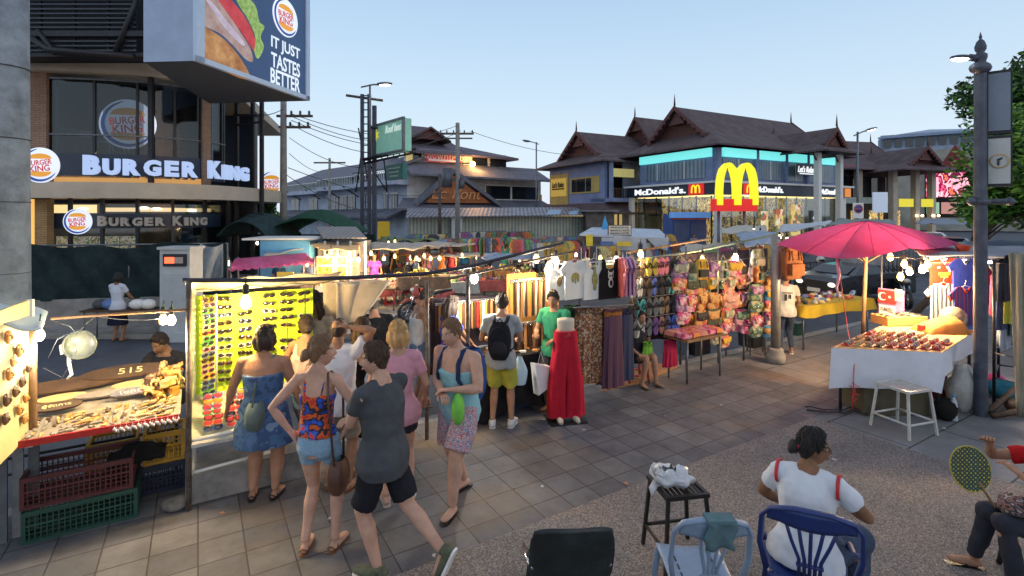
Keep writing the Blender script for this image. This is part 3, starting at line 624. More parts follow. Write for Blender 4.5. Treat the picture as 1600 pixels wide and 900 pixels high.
def arches(parent,T,w,h,d,m,nm='arches',tk=.13):
    mb=MB()
    for s in (-1,1):
        pts=[];n=26
        for k in range(n+1):
            a=math.pi*k/n; x=s*w/4-math.cos(a)*w/4*.93; z=h*abs(math.sin(a))**.62
            pts.append((x,z))
        outer=[];innr=[]
        for k,(x,z) in enumerate(pts):
            a=pts[max(k-1,0)];c=pts[min(k+1,n)];dx,dz=c[0]-a[0],c[1]-a[1];l=math.hypot(dx,dz) or 1
            o=w*tk/2*(.75 if 8<k<18 else 1)
            outer.append((x-dz/l*o,z+dx/l*o)); innr.append((x+dz/l*o,z-dx/l*o))
        n2=len(pts); vs=[(x,0,z) for x,z in outer]+[(x,0,z) for x,z in innr]+[(x,d,z) for x,z in outer]+[(x,d,z) for x,z in innr]
        fs=[]
        for k in range(n2-1): fs+=[(k,k+1,n2+k+1,n2+k),(2*n2+k+1,2*n2+k,3*n2+k,3*n2+k+1),(k+1,k,2*n2+k,2*n2+k+1),(n2+k,n2+k+1,3*n2+k+1,3*n2+k)]
        fs+=[(0,n2,3*n2,2*n2),(n2-1,3*n2-1,4*n2-1,2*n2-1)]
        mb.add(vs,fs,0,False,T@Matrix.Translation((0,.015*s,0)))
    return obj(nm,mb,m,parent,world=True)
for Tm in (TL@Matrix.Translation((3.2,-.02,0)),T2(2.8,-.8,4.75)):
    obj('emblem_panel',MB().box((0,0,0),(1.5,.08,.86),Tm),mr,mc,world=True); arches(mc,Tm@Matrix.Translation((0,-.1,-.3)),.8,.62,.05,yl)
obj('emblem_panel',MB().box((16.6,-.8,4.75),(.9,.08,.8),T),emit('orange_panel',(.9,.3,.05),.5),mc,world=True)
# projecting entrance pavilion on tall columns
pv=thing('entrance_pavilion','tall white columned entrance pavilion with small gabled roof before the corner restaurant','pavilion',tuple((T@V((11.2,-2.4,-.15)))[:3]))
for x in (8.9,12.0):
    obj('column',MB().box((x,-2.6,3.8),(.42,.42,8.0),T),M['white'],pv,world=True); obj('bracket',MB().tube([T@V((x,-2.6,7)),T@V((x+.7,-2.6,7.8))],.07,6).tube([T@V((x,-2.6,7)),T@V((x-.7,-2.6,7.8))],.07,6),M['maroon'],pv,world=True)
Tp=T@Matrix.Translation((10.45,0,0))@Matrix.Rotation(rad(90),4,'Z')
gable_roof(pv,Tp,-3.4,2.5,-2.1,2.1,7.9,9.9,.7,.35)
text('sign_lettering',"Let's Relax",2.4,.55,T2(10.4,-.75,6.65),mw,pv,.02,True,.012,.3); rect(pv,'sign_panel',T,9.1,11.7,6.15,7.1,-.68,M['navy'],.06); rect(pv,'sign_underline',T,9.4,11.6,6.22,6.3,-.78,mw,.04)
# ---- massage house with gables
ho=thing('gabled_house','yellow and lilac house with maroon gable and balcony between the brown and the corner buildings','house',(8.7,48,-.15))
T=frame_at(8.7,48); LX,LY=9.5,9.5
obj('wall',MB().box((.15,LY*.5,5.4),(.3,LY,4.6),T),M['bluegrey'],ho,world=True)
obj('wall',MB().box((.0,LY*.8,5.2),(.16,LY*.36,3.6),T),M['yellow'],ho,world=True)
obj('window',MB().box((-.02,LY*.33,5.65),(.12,LY*.5,1.6),T),M['yellow'],ho,world=True)
for y0,y1 in ((2.0,2.8),(2.95,4.4),(4.5,5.2)): obj('window_pane',MB().box((-.08,(y0+y1)/2,5.65),(.08,y1-y0,1.3),T),M['dglass'],ho,world=True)
obj('sign_panel',MB().box((-.12,LY*.8,5.6),(.08,2.9,1.9),T),mat('mustard_sign',(.55,.38,.07),.6,0,.1,emi=(.6,.4,.08),es=.3),ho,world=True)
text('sign_lettering',"Let's Relax",2.3,.6,T@Matrix.Translation((-.2,LY*.8,5.9))@Matrix.Rotation(rad(-90),4,'Z'),M['black'],ho,.02,True,.02,.3)
obj('sign_underline',MB().box((-.2,LY*.8,5.45),(.04,2.3,.14),T),M['black'],ho,world=True)
obj('lower_roof',MB().slab([T@V(p) for p in ((-1.6,-1.6,2.9),(-1.6,LY+1,2.9),(.1,LY+.5,3.9),(.1,0,3.9))],(0,0,-.15)).slab([T@V(p) for p in ((-1.6,-1.6,2.9),(LX,-1.6,2.9),(LX,.1,3.9),(.1,.1,3.9))],(0,0,-.15)),M['roof'],ho,world=True)
obj('ground_wall',MB().box((.5,LY/2,1.2),(.3,LY,3.4),T).box((LX/2,.9,1.2),(LX,.3,3.4),T),M['winlit'],ho,world=True)
for k in range(7): obj('door_post',MB().box((.8+k*1.4,.7,1.2),(.14,.12,3.4),T),M['wooddark'],ho,world=True)
obj('balcony_room',MB().box((LX/2+.5,2.6,5.8),(LX,.2,4),T),mat('dark_room',(.03,.03,.035),.8,0,.5,1),ho,world=True)
obj('balcony_floor',MB().box((LX/2,.6,4.1),(LX,3.4,.35),T),M['bluegrey'],ho,world=True)
mb=MB().box((LX/2,-.9,5.15),(LX,.08,.08),T)
for k in range(34): mb.box((.1+k*.28,-.9,4.7),(.06,.06,.9),T)
obj('balcony_railing',mb,M['wooddark'],ho,world=True)
for x in (.1,3.9,7.6): obj('balcony_post',MB().box((x,-.8,5.9),(.3,.3,3.8),T),M['bluegrey'],ho,world=True)
for x0,x1 in ((.6,3.4),(4.3,7.3)): rect(ho,'balcony_blind',T,x0,x1,6.3,7.1,-.2,mat('warm_blind',(.45,.42,.2),.8,0,.2,2,emi=(.8,.7,.25),es=.3),.05)
gable_roof(ho,T,0,LX,0,LY,7.75,11.2,1.2,.3)
h2=thing('gable_tower','steep gabled roof block rising behind the balcony of the massage house','house',(14,54,-.15))
T=frame_at(16.2,52.5); gable_roof(h2,T,-1,9,0,7,9.6,13.2,.5,.15,gx=.2)
obj('wall',MB().box((4,3.5,4.8),(8.5,6.4,9.6),T),M['bluegrey'],h2,world=True)
# ---- third house beyond the corner restaurant
h3=thing('gabled_arcade','dark roofed arcade building with pink trimmed gable and pale columns right of the corner restaurant','building',(34,56,-.15))
T=frame_at(35.5,58,rad(14)); LX=14
gable_roof(h3,T,-3,12,-.5,10,7.9,12.0,1.0,.3); gable_roof(h3,T@Matrix.Translation((9,-2.5,0))@Matrix.Rotation(rad(90),4,'Z'),-2,5,-3.6,3.2,7.6,10.2,.8,.3)
obj('wall',MB().box((4.5,5,4),(14,7,8),T),mat('arcade_dark',(.05,.045,.05),.7,0,.4,.8),h3,world=True)
for k,x in enumerate((-1.5,1.4,4.4,7.0,10.2,12.6)): obj('column',MB().box((x,-2.2 if x>5 else -.2,3.8),(.6,.6,8),T),M['cream'],h3,world=True)
for x0,x1 in ((1.8,4.0),(4.8,6.6),(7.5,9.7)): rect(h3,'window',T,x0,x1,4.9,7.2,.9,M['dglass'],.1)
rect(h3,'fascia',T,-2.5,9.6,4.0,4.7,-.6,mat('pale_fascia',(.35,.42,.38),.6,0,.3),.2)
for x0,x1 in ((-2.3,-.4),(7.4,9.4),(10.6,12.3)): rect(h3,'shop_sign',T,x0,x1,3.6,4.5,-2.6 if x0>5 else -.8,emit('yellow_sign',(.80,.68,.04),.65),.1)
for x0,x1 in ((-2.2,-.6),(.0,1.2),(1.8,3.6),(4.9,6.6),(7.6,9.6),(10.7,12.2)): rect(h3,'shopfront',T,x0,x1,-.1,3.2,1.2,shop,.1)  # shopfronts carry the same painted room glow
for x in (10.2,12.6): obj('wall_lamp',MB().ball(T@V((x-.4,-2.7,2.6)),.14,8).ball(T@V((x+.4,-2.7,2.6)),.14,8),emit('warm_lamp',(1,.7,.35),6),h3,world=True)
rect(h3,'pink_trim',T,-4.2,2.2,8.05,8.2,-1.7,mat('pink_board',(.35,.08,.12),.6,0,.2),.1)
# ---- far white hall
fa=thing('warehouse','weathered white hall with blue metal roof far behind on the right','building',(66,85,-.15))
f=Fac(1388,90,1520,84); T=Matrix.Translation(f.a)@Matrix.Rotation(f.ang,4,'Z'); z=lambda py:H+(HY-py)/F*86
obj('wall',MB().box((f.L/2+3,5,z(232)/2),(f.L+8,8,z(232)),T),mat('dirty_wall',(.28,.27,.23),.9,0,.5,.25,.1,det=9),fa,world=True)
mb=MB().box((f.L/2+3,5,z(232)+1.5),(f.L+8,7.6,3.0),T); obj('upper_wall',mb,mat('blue_white_wall',(.25,.30,.38),.8,0,.5,.4,.1,det=9),fa,world=True)
for k in range(11): rect(fa,'window',T,-.5+k*1.5,.5+k*1.5,z(225),z(212),1.1,M['dglass'],.1)
obj('roof',MB().slab([T@V(p) for p in ((-1.5,0,z(208)),(f.L+7,0,z(206)),(f.L+7,9,z(197)),(f.L*.6,9,z(190)))],(0,0,-.3)),mat('blue_metal_roof',(.22,.30,.42),.4,.2,.12,1),fa,world=True)
scn=thing('led_screen','pink and red glowing advertising screen below a red triangular board on the far right','screen',tuple(P(1478,320,62)))
f=Fac(1446,62,1512,59); T=Matrix.Translation(f.a)@Matrix.Rotation(f.ang,4,'Z')
def z_(py,Y=60.5): return H+(HY-py)/F*Y
rect(scn,'frame',T,-.1,f.L+.1,z_(340),z_(268),.2,M['darkmetal'],.25)
led=patt('led_picture',[(.35,.01,.06),(.9,.12,.25),(.30,.0,.05),(1,.55,.6),(.2,.0,.05),(.95,.2,.1)],.9,'noise',.4); n_,l_,b_=nodes(led); b_.inputs['Emission Strength'].default_value=.8; l_.new(b_.inputs['Base Color'].links[0].from_socket,b_.inputs['Emission Color'])
rect(scn,'screen_face',T,.05,f.L-.05,z_(308),z_(270),.04,led,.06)
text('screen_lettering','CARE',1.4,.6,T@Matrix.Translation((1.0,-.05,z_(303))),mw,scn,.01,True,.03)
obj('screen_glow_shape',MB().ball(T@V((1.2,-.01,z_(288))),(.9,.03,.9),14).box((3.4,-.01,z_(288)),(2.0,.04,1.2),T),emit('led_pink',(1,.35,.45),1.4),scn,world=True)
for i,(x0,x1,cc) in enumerate(((.1,1.3,(.5,.85,.6)),(1.5,2.9,(.85,.4,.35)),(3.0,4.8,(.25,.6,.3)))): rect(scn,'shop_panel',T,x0,x1,z_(334),z_(316),.0,emit('shop_panel%d'%i,cc,.45),.06)
tri=thing('roof_board','red triangular billboard rising above the glowing screen','billboard',tuple(P(1478,266,62)))
obj('panel',MB().prism([(-1.4+2.4,z_(266)),(4.6,z_(266)),(2.7,z_(226))],.2,T@Matrix.Translation((0,.3,0))),mat('faded_red',(.25,.045,.04),.7,0,.2,1),tri,world=True)
# ---- brown roofed building in the centre
ce=thing('tiled_roof_building','long white building with brown tiled roofs and an orange lit gable, centre of the view','building',tuple(P(640,360,54)))
f=Fac(636,54,845,64); T=Matrix.Translation(f.a)@Matrix.Rotation(f.ang,4,'Z')
def FZ(px,py): return f.z(px,py)
def fx(px): return f.x(px)
obj('wall',MB().box((f.L/2,3,3.6),(f.L,6,7.4),T),M['offwhite'],ce,world=True)
rect(ce,'wall',T,fx(760),f.L,3.4,5.2,-.12,M['yellow'],.2)
rect(ce,'upper_wall',T,.3,fx(800),7.3,FZ(700,233),1.5,M['offwhite'],.3)
# skirt roof
obj('skirt_roof',MB().slab([T@V(p) for p in ((-.6,-2.2,FZ(660,274)),(f.L,-2.2,FZ(660,274)-.1),(f.L,1.4,FZ(660,262)+.8),(0,1.4,FZ(660,262)+.8))],(0,0,-.2)),M['roofblue'],ce,world=True)
obj('lower_roof',MB().slab([T@V(p) for p in ((-2.5,-3.5,FZ(640,326)),(f.L,-3.3,FZ(640,326)),(f.L,-.1,FZ(640,309)),(-.5,-.1,FZ(640,309)))],(0,0,-.2)),M['roofblue'],ce,world=True)
for a,b_ in ((757,795),(798,838)):
    rect(ce,'window_frame',T,fx(a)-.15,fx(b_)+.15,FZ(780,313),FZ(780,289),-.25,M['white'],.08); rect(ce,'window',T,fx(a),fx(b_),FZ(780,311),FZ(780,291),-.3,M['dglass'],.08)
for a,b_,m in ((642,652,M['winlit']),(654,670,M['dglass']),(732,746,M['offwhite']),(746,770,M['dglass']),(775,800,M['dglass'])): rect(ce,'window',T,fx(a),fx(b_),FZ(690,256),FZ(690,238),1.3,m,.12)
rect(ce,'banner',T,fx(672),fx(728),FZ(700,253),FZ(700,237),.9,mat('red_banner',(.45,.04,.07),.6,0,.2,1,emi=(.5,.05,.08),es=.25),.06)
text('banner_lettering','ห้องพักให้เช่า',5.6,.8,T@Matrix.Translation(((fx(672)+fx(728))/2,.84,FZ(700,243))),M['white'],ce,.01,True)
rect(ce,'banner_text_line',T,fx(675),fx(724),FZ(700,251.5),FZ(700,248.5),.85,M['white'],.03)
# orange gable
gA,gB,gC=(fx(632),FZ(640,320)),(fx(762),FZ(700,320)),(fx(690),FZ(690,268))
obj('orange_gable',MB().prism([(gA[0]+1.2,gA[1]+.2),(gB[0]-1.2,gB[1]+.2),(gC[0],gC[1]-.5)],.3,T@Matrix.Translation((0,-2.6,0))),wavy('orange_shingles',(.30,.09,.03),(.48,.17,.06),2.0,'Z',.7,.5,0,.3),ce,world=True)
m3=MB()
for a,b_ in (((gA[0],gA[1]),gC),((gB[0],gB[1]),gC)):
    m3.slab([T@V((a[0],-3.0,a[1]+.1)),T@V((b_[0],-3.0,b_[1]+.1)),T@V((b_[0],-3.0,b_[1]-.4)),T@V((a[0],-3.0,a[1]-.3))],T.to_3x3()@V((0,1.4,0)))
obj('gable_trim',m3,M['roofblue'],ce,world=True)
text('gable_lettering',"Le Pont",6.0,1.2,T@Matrix.Translation(((gA[0]+gB[0])/2-.3,-2.7,gA[1]+1.2)),mat('script_orange',(.65,.30,.12),.6,0,.1),ce,.02,True,0,.3)
# big roof: front slope with kicked gable ends
x0,x1=fx(640)-1,fx(812)
obj('roof',MB().slab([T@V(p) for p in ((x0,.2,FZ(650,235)),(x1,.2,FZ(650,235)),(fx(745),5,FZ(690,215)),(x0+1,5,FZ(690,215)))],(0,0,-.25))
  .slab([T@V(p) for p in ((x0+1,5,FZ(690,215)),(fx(745),5,FZ(690,215)),(fx(712),7.5,FZ(690,190)+.6),(fx(672),7.5,FZ(690,190)+.6))],(0,0,-.25))
  .slab([T@V(p) for p in ((x1,.2,FZ(650,235)),(x1,9,FZ(650,235)),(fx(745),6,FZ(690,215)))],(0,0,-.25)),wavy('mauve_tiles',(.085,.07,.10),(.16,.13,.16),2.0,'Z',.8,.5,0,.3),ce,world=True)
obj('dormer',MB().prism([(fx(662),FZ(690,212)),(fx(716),FZ(690,212)),(fx(690),FZ(690,195))],2.5,T@Matrix.Translation((0,3.2,0))),M['maroon'],ce,world=True)
m3=MB()
for a in (656,722): m3.slab([T@V((fx(a),2.6,FZ(690,213))),T@V((fx(690),2.6,FZ(690,192))),T@V((fx(690),2.6,FZ(690,195))),T@V((fx(a),2.6,FZ(690,216)))],T.to_3x3()@V((0,3,0)))
obj('dormer_roof',m3,M['roof'],ce,world=True)
for px,nm in ((650,0),(668,0),(700,0),(720,0),(742,0)): obj('eave_strut',MB().tube([T@V((fx(px),-.1,FZ(640,345))),T@V((fx(px),-2.4,FZ(640,331)))],.12,6),M['darkmetal'],ce,world=True)
q=T@V((fx(708),-1.6,FZ(700,333)))
for px in (700,707,735): obj('wall_light',MB().box(T@V((fx(px),-.2,FZ(700,336))),(1.6,.12,.35),rz=f.ang),emit('warm_spot',(1,.6,.3),1.6),ce,world=True)
obj('street_flood',MB().ball(T@V((fx(741),.4,FZ(741,256))),.33,10),emit('sodium',(1,.5,.12),22),ce,world=True)
l=bpy.data.lights.new('sodium_light','POINT'); l.energy=450; l.color=(1,.5,.15); l.shadow_soft_size=.3; o=bpy.data.objects.new('sodium_light',l); C.objects.link(o); o.location=T@V((fx(741),-.9,FZ(741,256)))
rect(ce,'yellow_door',T,fx(590),fx(608),-.1,FZ(600,346),-.1,mat('yellow_door',(.60,.40,.03),.6,0,.15,emi=(.6,.4,.03),es=.15),.1)
# ---- grey wing to the left of it
gw=thing('shophouse_row','bluish white row of shophouses with grey roofs and balconies receding at left of centre','building',tuple(P(520,350,62)))
f=Fac(446,80,636,54); T=Matrix.Translation(f.a)@Matrix.Rotation(f.ang,4,'Z')
wb=mat('bluewhite_wall',(.42,.46,.56),.8,0,.25,.6,.1)
obj('wall',MB().box((f.L/2,3,3.6),(f.L,6,7.6),T),wb,gw,world=True)
for k,(a,b_,y0,y1,y2) in enumerate(((448,515,262,286,300),(515,575,250,275,292),(575,640,238,262,285))):
    xa,xb=fx(a),fx(b_)
    obj('upper_roof',MB().slab([T@V(p) for p in ((xa-1,-1.5,FZ(b_,y1)),(xb,-1.5,FZ(b_,y1)),(xb-1.5,5,FZ(b_,y0)+.9),(xa+1.5,5,FZ(b_,y0)+.9))],(0,0,-.2)),M['roofblue'],gw,world=True)
    obj('balcony_slab',MB().box(((xa+xb)/2,-.9,FZ(b_,y2)),(xb-xa,1.8,.5),T),wb,gw,world=True)
    mb=MB()
    for j in range(int((xb-xa)/.45)): mb.box((xa+j*.45,-1.7,FZ(b_,y2)+.7),(.06,.06,1),T)
    mb.box(((xa+xb)/2,-1.7,FZ(b_,y2)+1.2),(xb-xa,.08,.08),T); obj('balcony_railing',mb,M['pale'],gw,world=True)
for a,b_ in ((456,468),(484,497),(520,530),(533,543),(546,556),(565,572),(600,607),(612,622)):
    rect(gw,'window',T,fx(a),fx(b_),FZ(540,327),FZ(540,308),-.06,M['dglass'],.1); rect(gw,'window_frame',T,fx(a)-.12,fx(b_)+.12,FZ(540,307.5),FZ(540,305.5),-.1,M['white'],.1); rect(gw,'window_frame',T,(fx(a)+fx(b_))/2-.05,(fx(a)+fx(b_))/2+.05,FZ(540,327),FZ(540,308),-.13,M['white'],.04)
obj('low_roof',MB().slab([T@V(p) for p in ((0,-2.4,FZ(560,338)),(f.L,-2.4,FZ(560,338)),(f.L,0,FZ(560,327)),(0,0,FZ(560,327)))],(0,0,-.2)),M['roofblue'],gw,world=True)
for px in (470,500,530,560): obj('strut',MB().tube([T@V((fx(px),-2,FZ(560,300)+.6)),T@V((fx(px),0,FZ(560,308)))],.07,6),M['darkmetal'],gw,world=True)
# ---- corrugated shed between
sh=thing('corrugated_shed','long low shed of pale corrugated sheets with patched tin roof in the centre','shed',tuple(P(780,370,44)))
f=Fac(640,43,912,46); T=Matrix.Translation(f.a)@Matrix.Rotation(f.ang,4,'Z')
obj('wall',MB().box((f.L/2,1.5,1.2),(f.L,3,2.75),T),wavy('corrugated_wall',(.30,.36,.32),(.50,.50,.40),1.1,'X',.5,.4,.2,.35),sh,world=True)
obj('roof',MB().slab([T@V(p) for p in ((-.3,-1.3,2.55),(f.L+.3,-1.3,2.75),(f.L+.2,3,3.45),(-.2,3,3.3))],(0,0,-.08)),wavy('tin_roof',(.13,.12,.13),(.34,.36,.42),.9,'X',.5,.5,.3,.5),sh,world=True)
for x0,x1 in ((12.2,13.4),(14.2,15.0)): obj('roof_patch',MB().slab([T@V(p) for p in ((x0-.7,-1.35,2.72),(x1-.7,-1.35,2.74),(x1+.4,1.6,3.18),(x0+.4,1.6,3.16))],(0,0,.03)),mat('blue_sheet',(.30,.45,.62),.5,0,.15),sh,world=True)
obj('cabinet',MB().box((3.9,-.6,1.6),(.9,.6,2.2),T),M['offwhite'],sh,world=True)
# second little roof right of it
s2=thing('brick_kiosk','small dark kiosk with flat tin roof beside the massage house','kiosk',tuple(P(935,370,44)))
obj('walls',MB().box(tuple(P(935,350,45))[:2]+(1.4,),(2.4,2,3.1)),mat('brown_plaster',(.12,.10,.09),.8,0,.4,2),s2,world=True); obj('roof',MB().box(tuple(P(935,350,45))[:2]+(3.05,),(3.0,2.8,.15)),M['metal'],s2,world=True)
# ================================================================ POLES, WIRES, ROADSIDE SIGNS
def lamp_head(t,p,d,m_on,s=1):
    p=V(p); d=V(d).normalized(); T=fr(p,d)
    obj('lamp_arm',MB().tube([p-d*.9*s-V((0,0,.12*s)),p-d*.3*s,p],[.04*s,.04*s,.05*s],8),M['metal'],t,world=True)
    obj('lamp_shade',MB().ball((.28*s,0,.03*s),(.42*s,.16*s,.09*s),12,0,T),M['metal'],t,world=True)
    obj('lamp_lens',MB().ball((.30*s,0,-.03*s),(.28*s,.12*s,.07*s),12,0,T),m_on,t,world=True)
cool=emit('cool_lamp',(1,.97,.9),14)
def pole(name,label,px,Y,ptop,r,mtl,cat='pole',base=-.15):
    q=P(px,ptop,Y); t=thing(name,label,cat,(q.x,q.y,base)); obj('shaft',MB().tube([(0,0,0),(0,0,q.z-base)],[r,r*.75],12),mtl,t); return t,q.z-base
def insul(mb,p): mb.lathe([(.03,0),(.07,.05),(.03,.08),(.07,.13),(.03,.17),(.02,.2)],8,Matrix.Translation(p))
t,h=pole('utility_pole','concrete utility pole rising behind the end of the burger billboard',443,23,150,.17,M['concrete'])
mb=MB().box((.5,0,h-.9),(1.6,.12,.1)).box((.5,0,h-1.4),(1.4,.12,.1)); obj('crossarm',mb,M['rust'],t)
mb=MB()
for k in range(3): insul(mb,(.35+k*.4,0,h-.85)); insul(mb,(.3+k*.4,0,h-1.35))
obj('insulators',mb,M['black'],t)
t2,h2_=pole('utility_pole','utility pole with transformer and crossarm before the orange gable',715,38,192,.2,M['concrete'])
mb=MB().box((-.1,0,h2_-.8),(2.6,.15,.14)).box((.0,0,h2_-1.15),(2.2,.12,.1)).box((0,0,h2_-3),(1.9,.1,.1)); obj('crossarm',mb,M['rust'],t2)
mb=MB()
for x in (-1.25,-.8,-.3,.5,1.1): insul(mb,(x,0,h2_-.73))
obj('insulators',mb,M['black'],t2)
obj('transformer',MB().tube([(-.75,-.2,h2_-4.8),(-.75,-.2,h2_-3.4)],.38,12).box((-.35,0,h2_-4.2),(.5,.2,.2)).tube([(.35,-.3,h2_-4.9),(.35,-.3,h2_-4.2)],.2,8),mat('transformer_grey',(.10,.11,.13),.5,.3,.2),t2)
t3,h3_=pole('utility_pole','short bare utility pole left of the transformer pole',687,41,272,.14,M['rust'])
obj('crossarm',MB().box((0,0,h3_-1.6),(1.6,.1,.1)),M['rust'],t3)
t4,h4_=pole('utility_pole','far utility pole before the bluish shophouse row',515,55,247,.16,M['concrete'])
obj('crossarm',MB().box((0,0,h4_-.5),(3.4,.12,.16)).box((0,0,h4_-1),(.12,.12,1)),M['rust'],t4)
t5,h5=pole('street_lamp','thin grey street lamp before the arcade building',1340,40,206,.1,M['metal'],'street lamp'); q=P(1340,206,40); lamp_head(t5,q+V((.75,0,.1)),(1,0,.25),cool,1.2)
t6,h6=pole('street_lamp','small unlit street lamp behind the pale roof right of the brown building',838,52,222,.09,M['metal'],'street lamp'); q=P(838,222,52); lamp_head(t6,q+V((-.7,0,.05)),(-1,0,.15),M['metal'],1.1)
# small balcony lamps on the shophouses
# gantry with the hotel sign
gt=thing('sign_gantry','twin lattice sign gantry with faded green hotel sign and street lamp, left of centre','sign',tuple(P(573,335,26))[:2]+(-.15,))
gx,gy=gt.location.x,gt.location.y
def gz(py,Y=26): return H+(HY-py)/F*Y
mb=MB()
for px in (566,577,585):
    x=P(px,335,26).x; mb.box((x,26,gz(152)/2),(.16 if px<585 else .2,.16,gz(152)+.3 if px<585 else gz(240)+2))
for k in range(24):
    z=.5+k*.36; x0,x1=P(566,335,26).x,P(577,335,26).x; mb.box(((x0+x1)/2,26,z),(x1-x0,.06,.05))
obj('lattice_column',mb,mat('gantry_blue',(.06,.075,.11),.5,.4,.3,5),gt,world=True)
mb=MB().tube([P(541,149,26),P(598,157,26)],.07,6); obj('crossbar',mb,M['rust'],gt,world=True)
mb=MB().tube([P(578,240,25.8),P(578,132,25.8)],.05,8); obj('lamp_post',mb,M['metal'],gt,world=True)
lamp_head(gt,P(592,132,25.8),(1,0,.02),cool,1.0)
mb=MB().tube([P(566,250,26),P(650,232,25.4)],.09,6).tube([P(566,256,26),P(650,238,25.4)],.06,6).tube([P(580,200,26),P(590,200,25.8)],.05,6)
for k in range(9):
    a=P(568+k*9,250-k*2,25.9); mb.tube([a,P(572+k*9,258-k*2.2,25.9)],.03,5)
for a in ((578,258,605,300),(605,300,600,250),(560,200,578,300),(556,300,566,230)): mb.tube([P(a[0],a[1],26),P(a[2],a[3],26)],.035,5)
obj('bracket',mb,M['darkmetal'],gt,world=True)
f=Fac(586,26.3,634,23.9); T=Matrix.Translation(f.a)@Matrix.Rotation(f.ang,4,'Z')
zt,zb_=f.z(586,198),f.z(586,244)
obj('sign_panel',MB().box((f.L/2,.1,(zt+zb_)/2),(f.L,.4,zt-zb_),T),mat('sign_green',(.16,.34,.28),.4,0,.35,.9,.05,emi=(.2,.45,.36),es=.3,det=8),gt,world=True)
mb=MB()
for c,d in (((f.L/2,-.12,zt),(f.L+.1,.12,.1)),((f.L/2,-.12,zb_),(f.L+.1,.12,.1)),((0,-.12,(zt+zb_)/2),(.1,.12,zt-zb_)),((f.L,-.12,(zt+zb_)/2),(.1,.12,zt-zb_))): mb.box(c,d,T)
obj('sign_frame',mb,M['metal'],gt,world=True)
obj('star_emblem',MB().add([T@V((.42+.34*(1 if k%2 else .4)*math.cos(k*math.pi/6),-.14,zt-.5+.34*(1 if k%2 else .4)*math.sin(k*math.pi/6))) for k in range(12)],[tuple(range(12))[::-1]]),emit('star_yellow',(.75,.65,.05),.6),gt,world=True)
text('sign_lettering','Roof Inns',f.L*.5,.38,T@Matrix.Translation((f.L*.68,-.13,zt-.35)),emit('faded_white',(.6,.75,.7),.6),gt,.01,True,.01,.3)
f=Fac(606,27,633,25.6); T=Matrix.Translation(f.a)@Matrix.Rotation(f.ang,4,'Z'); z1,z2=f.z(606,259),f.z(606,282)
obj('small_panel',MB().box((f.L/2,0,(z1+z2)/2),(f.L,.25,z1-z2),T),mat('teal_sign',(.03,.17,.16),.5,0,.3,2),gt,world=True)
for k in range(3): obj('small_lettering',MB().box((f.L/2,-.14,z1-.2-k*.2),(f.L*(.7-.12*k),.02,.07),T),mat('pale_letter',(.4,.5,.48),.6,0,.1),gt,world=True)
# overhead wires
def wire(p,q,s,r=.018,n=14): return MB().tube([p+(q-p)*(k/n)-V((0,0,s*4*(k/n)*(1-k/n))) for k in range(n+1)],r,4,cap=False)
ws=[((456,178,23),(715,196,38),.9,'the transformer pole'),((456,182,23),(690,204,38),1.0,0),((455,188,23),(720,204,38),1.2,0),((452,193,23),(700,206,38),1.5,0),((452,215,23),(566,262,26),.3,0),((452,240,23),(515,262,55),.6,0),
    ((735,205,38),(1000,240,46),.9,0),((720,235,38),(845,262,52),.8,0),((400,180,20),(443,170,23),.1,0),((450,262,23),(687,300,41),.7,0),((443,270,23),(600,330,30),.5,0),((715,300,38),(640,316,44),.3,0)]
for i,(a,b_,s,_) in enumerate(ws):
    tag(obj('overhead_wire',wire(P(*a),P(*b_),s),M['black']),'thin dark overhead wire strung between the utility poles','wire','overhead wires between the poles')

# ================================================================ BACKGROUND MARKET
def sheet(name,label,cat,pts,m,th=.03,wr=.03,nu=14,nv=8,group=None,sag=0.0):
    a,b_,c,d=[V(p) for p in pts]     # a-b near edge, d-c far edge
    def fn(u,v):
        p=(a*(1-u)+b_*u)*(1-v)+(d*(1-u)+c*u)*v; p.z+=wr*noise.noise(p*2.3)-sag*4*u*(1-u)*(.5+.5*math.sin(math.pi*v)); return p
    return tag(obj(name,MB().grid(fn,nu,nv,th=(0,0,-th)),m),label,cat,group)
gd=cloth('green_canopy',(.022,.075,.050),.3,.5,2)
def dome(label,px0,px1,py,pyb,Y,m):
    a=P(px0,pyb,Y); b_=P(px1,pyb,Y); r=(b_.x-a.x)/2; z0=a.z; hh=(pyb-py)/F*Y
    def fn(u,v):
        t=u*2-1; return V((a.x+r+r*t,Y-1.6+3.2*v,z0+hh*(1-t*t*.95)*(1-.35*(2*v-1)**2)+.04*noise.noise(V((t*4,v*4,Y)))))
    tag(obj('canopy',MB().grid(fn,24,10,th=(0,0,-.04)),m),label,'canopy')
dome('rounded dark green stall canopy right of the concrete utility pole',440,562,327,364,22,gd)
dome('dark rounded netting canopy under the end of the cream band',372,446,332,368,21,cloth('dark_netting',(.03,.055,.06),.4,.6,6))
# dark backs under the domes
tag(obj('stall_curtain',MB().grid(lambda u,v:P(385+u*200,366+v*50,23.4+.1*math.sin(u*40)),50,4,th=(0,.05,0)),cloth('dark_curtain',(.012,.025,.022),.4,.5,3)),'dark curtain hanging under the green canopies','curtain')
bx=thing('wrapped_stall','stall wrapped in bright blue sheeting behind the magenta awning','stall',tuple(P(455,400,17))[:2]+(-.15,))
obj('blue_wrap',MB().box(tuple(P(458,386,17))[:2]+(1.35,),(1.5,1.6,1.15),rz=.1),mat('blue_sheeting',(.11,.34,.62),.5,0,.15,2,.2,6),bx,world=True)
obj('lid',MB().box(tuple(P(450,371,17))[:2]+(1.97,),(2.2,1.8,.06),rz=.1),M['white'],bx,world=True)
obj('legs',MB().box(tuple(P(430,371,17))[:2]+(.35,),(.06,.06,1.0)).box(tuple(P(485,371,17))[:2]+(.35,),(.06,.06,1.0)),M['darkmetal'],bx,world=True)
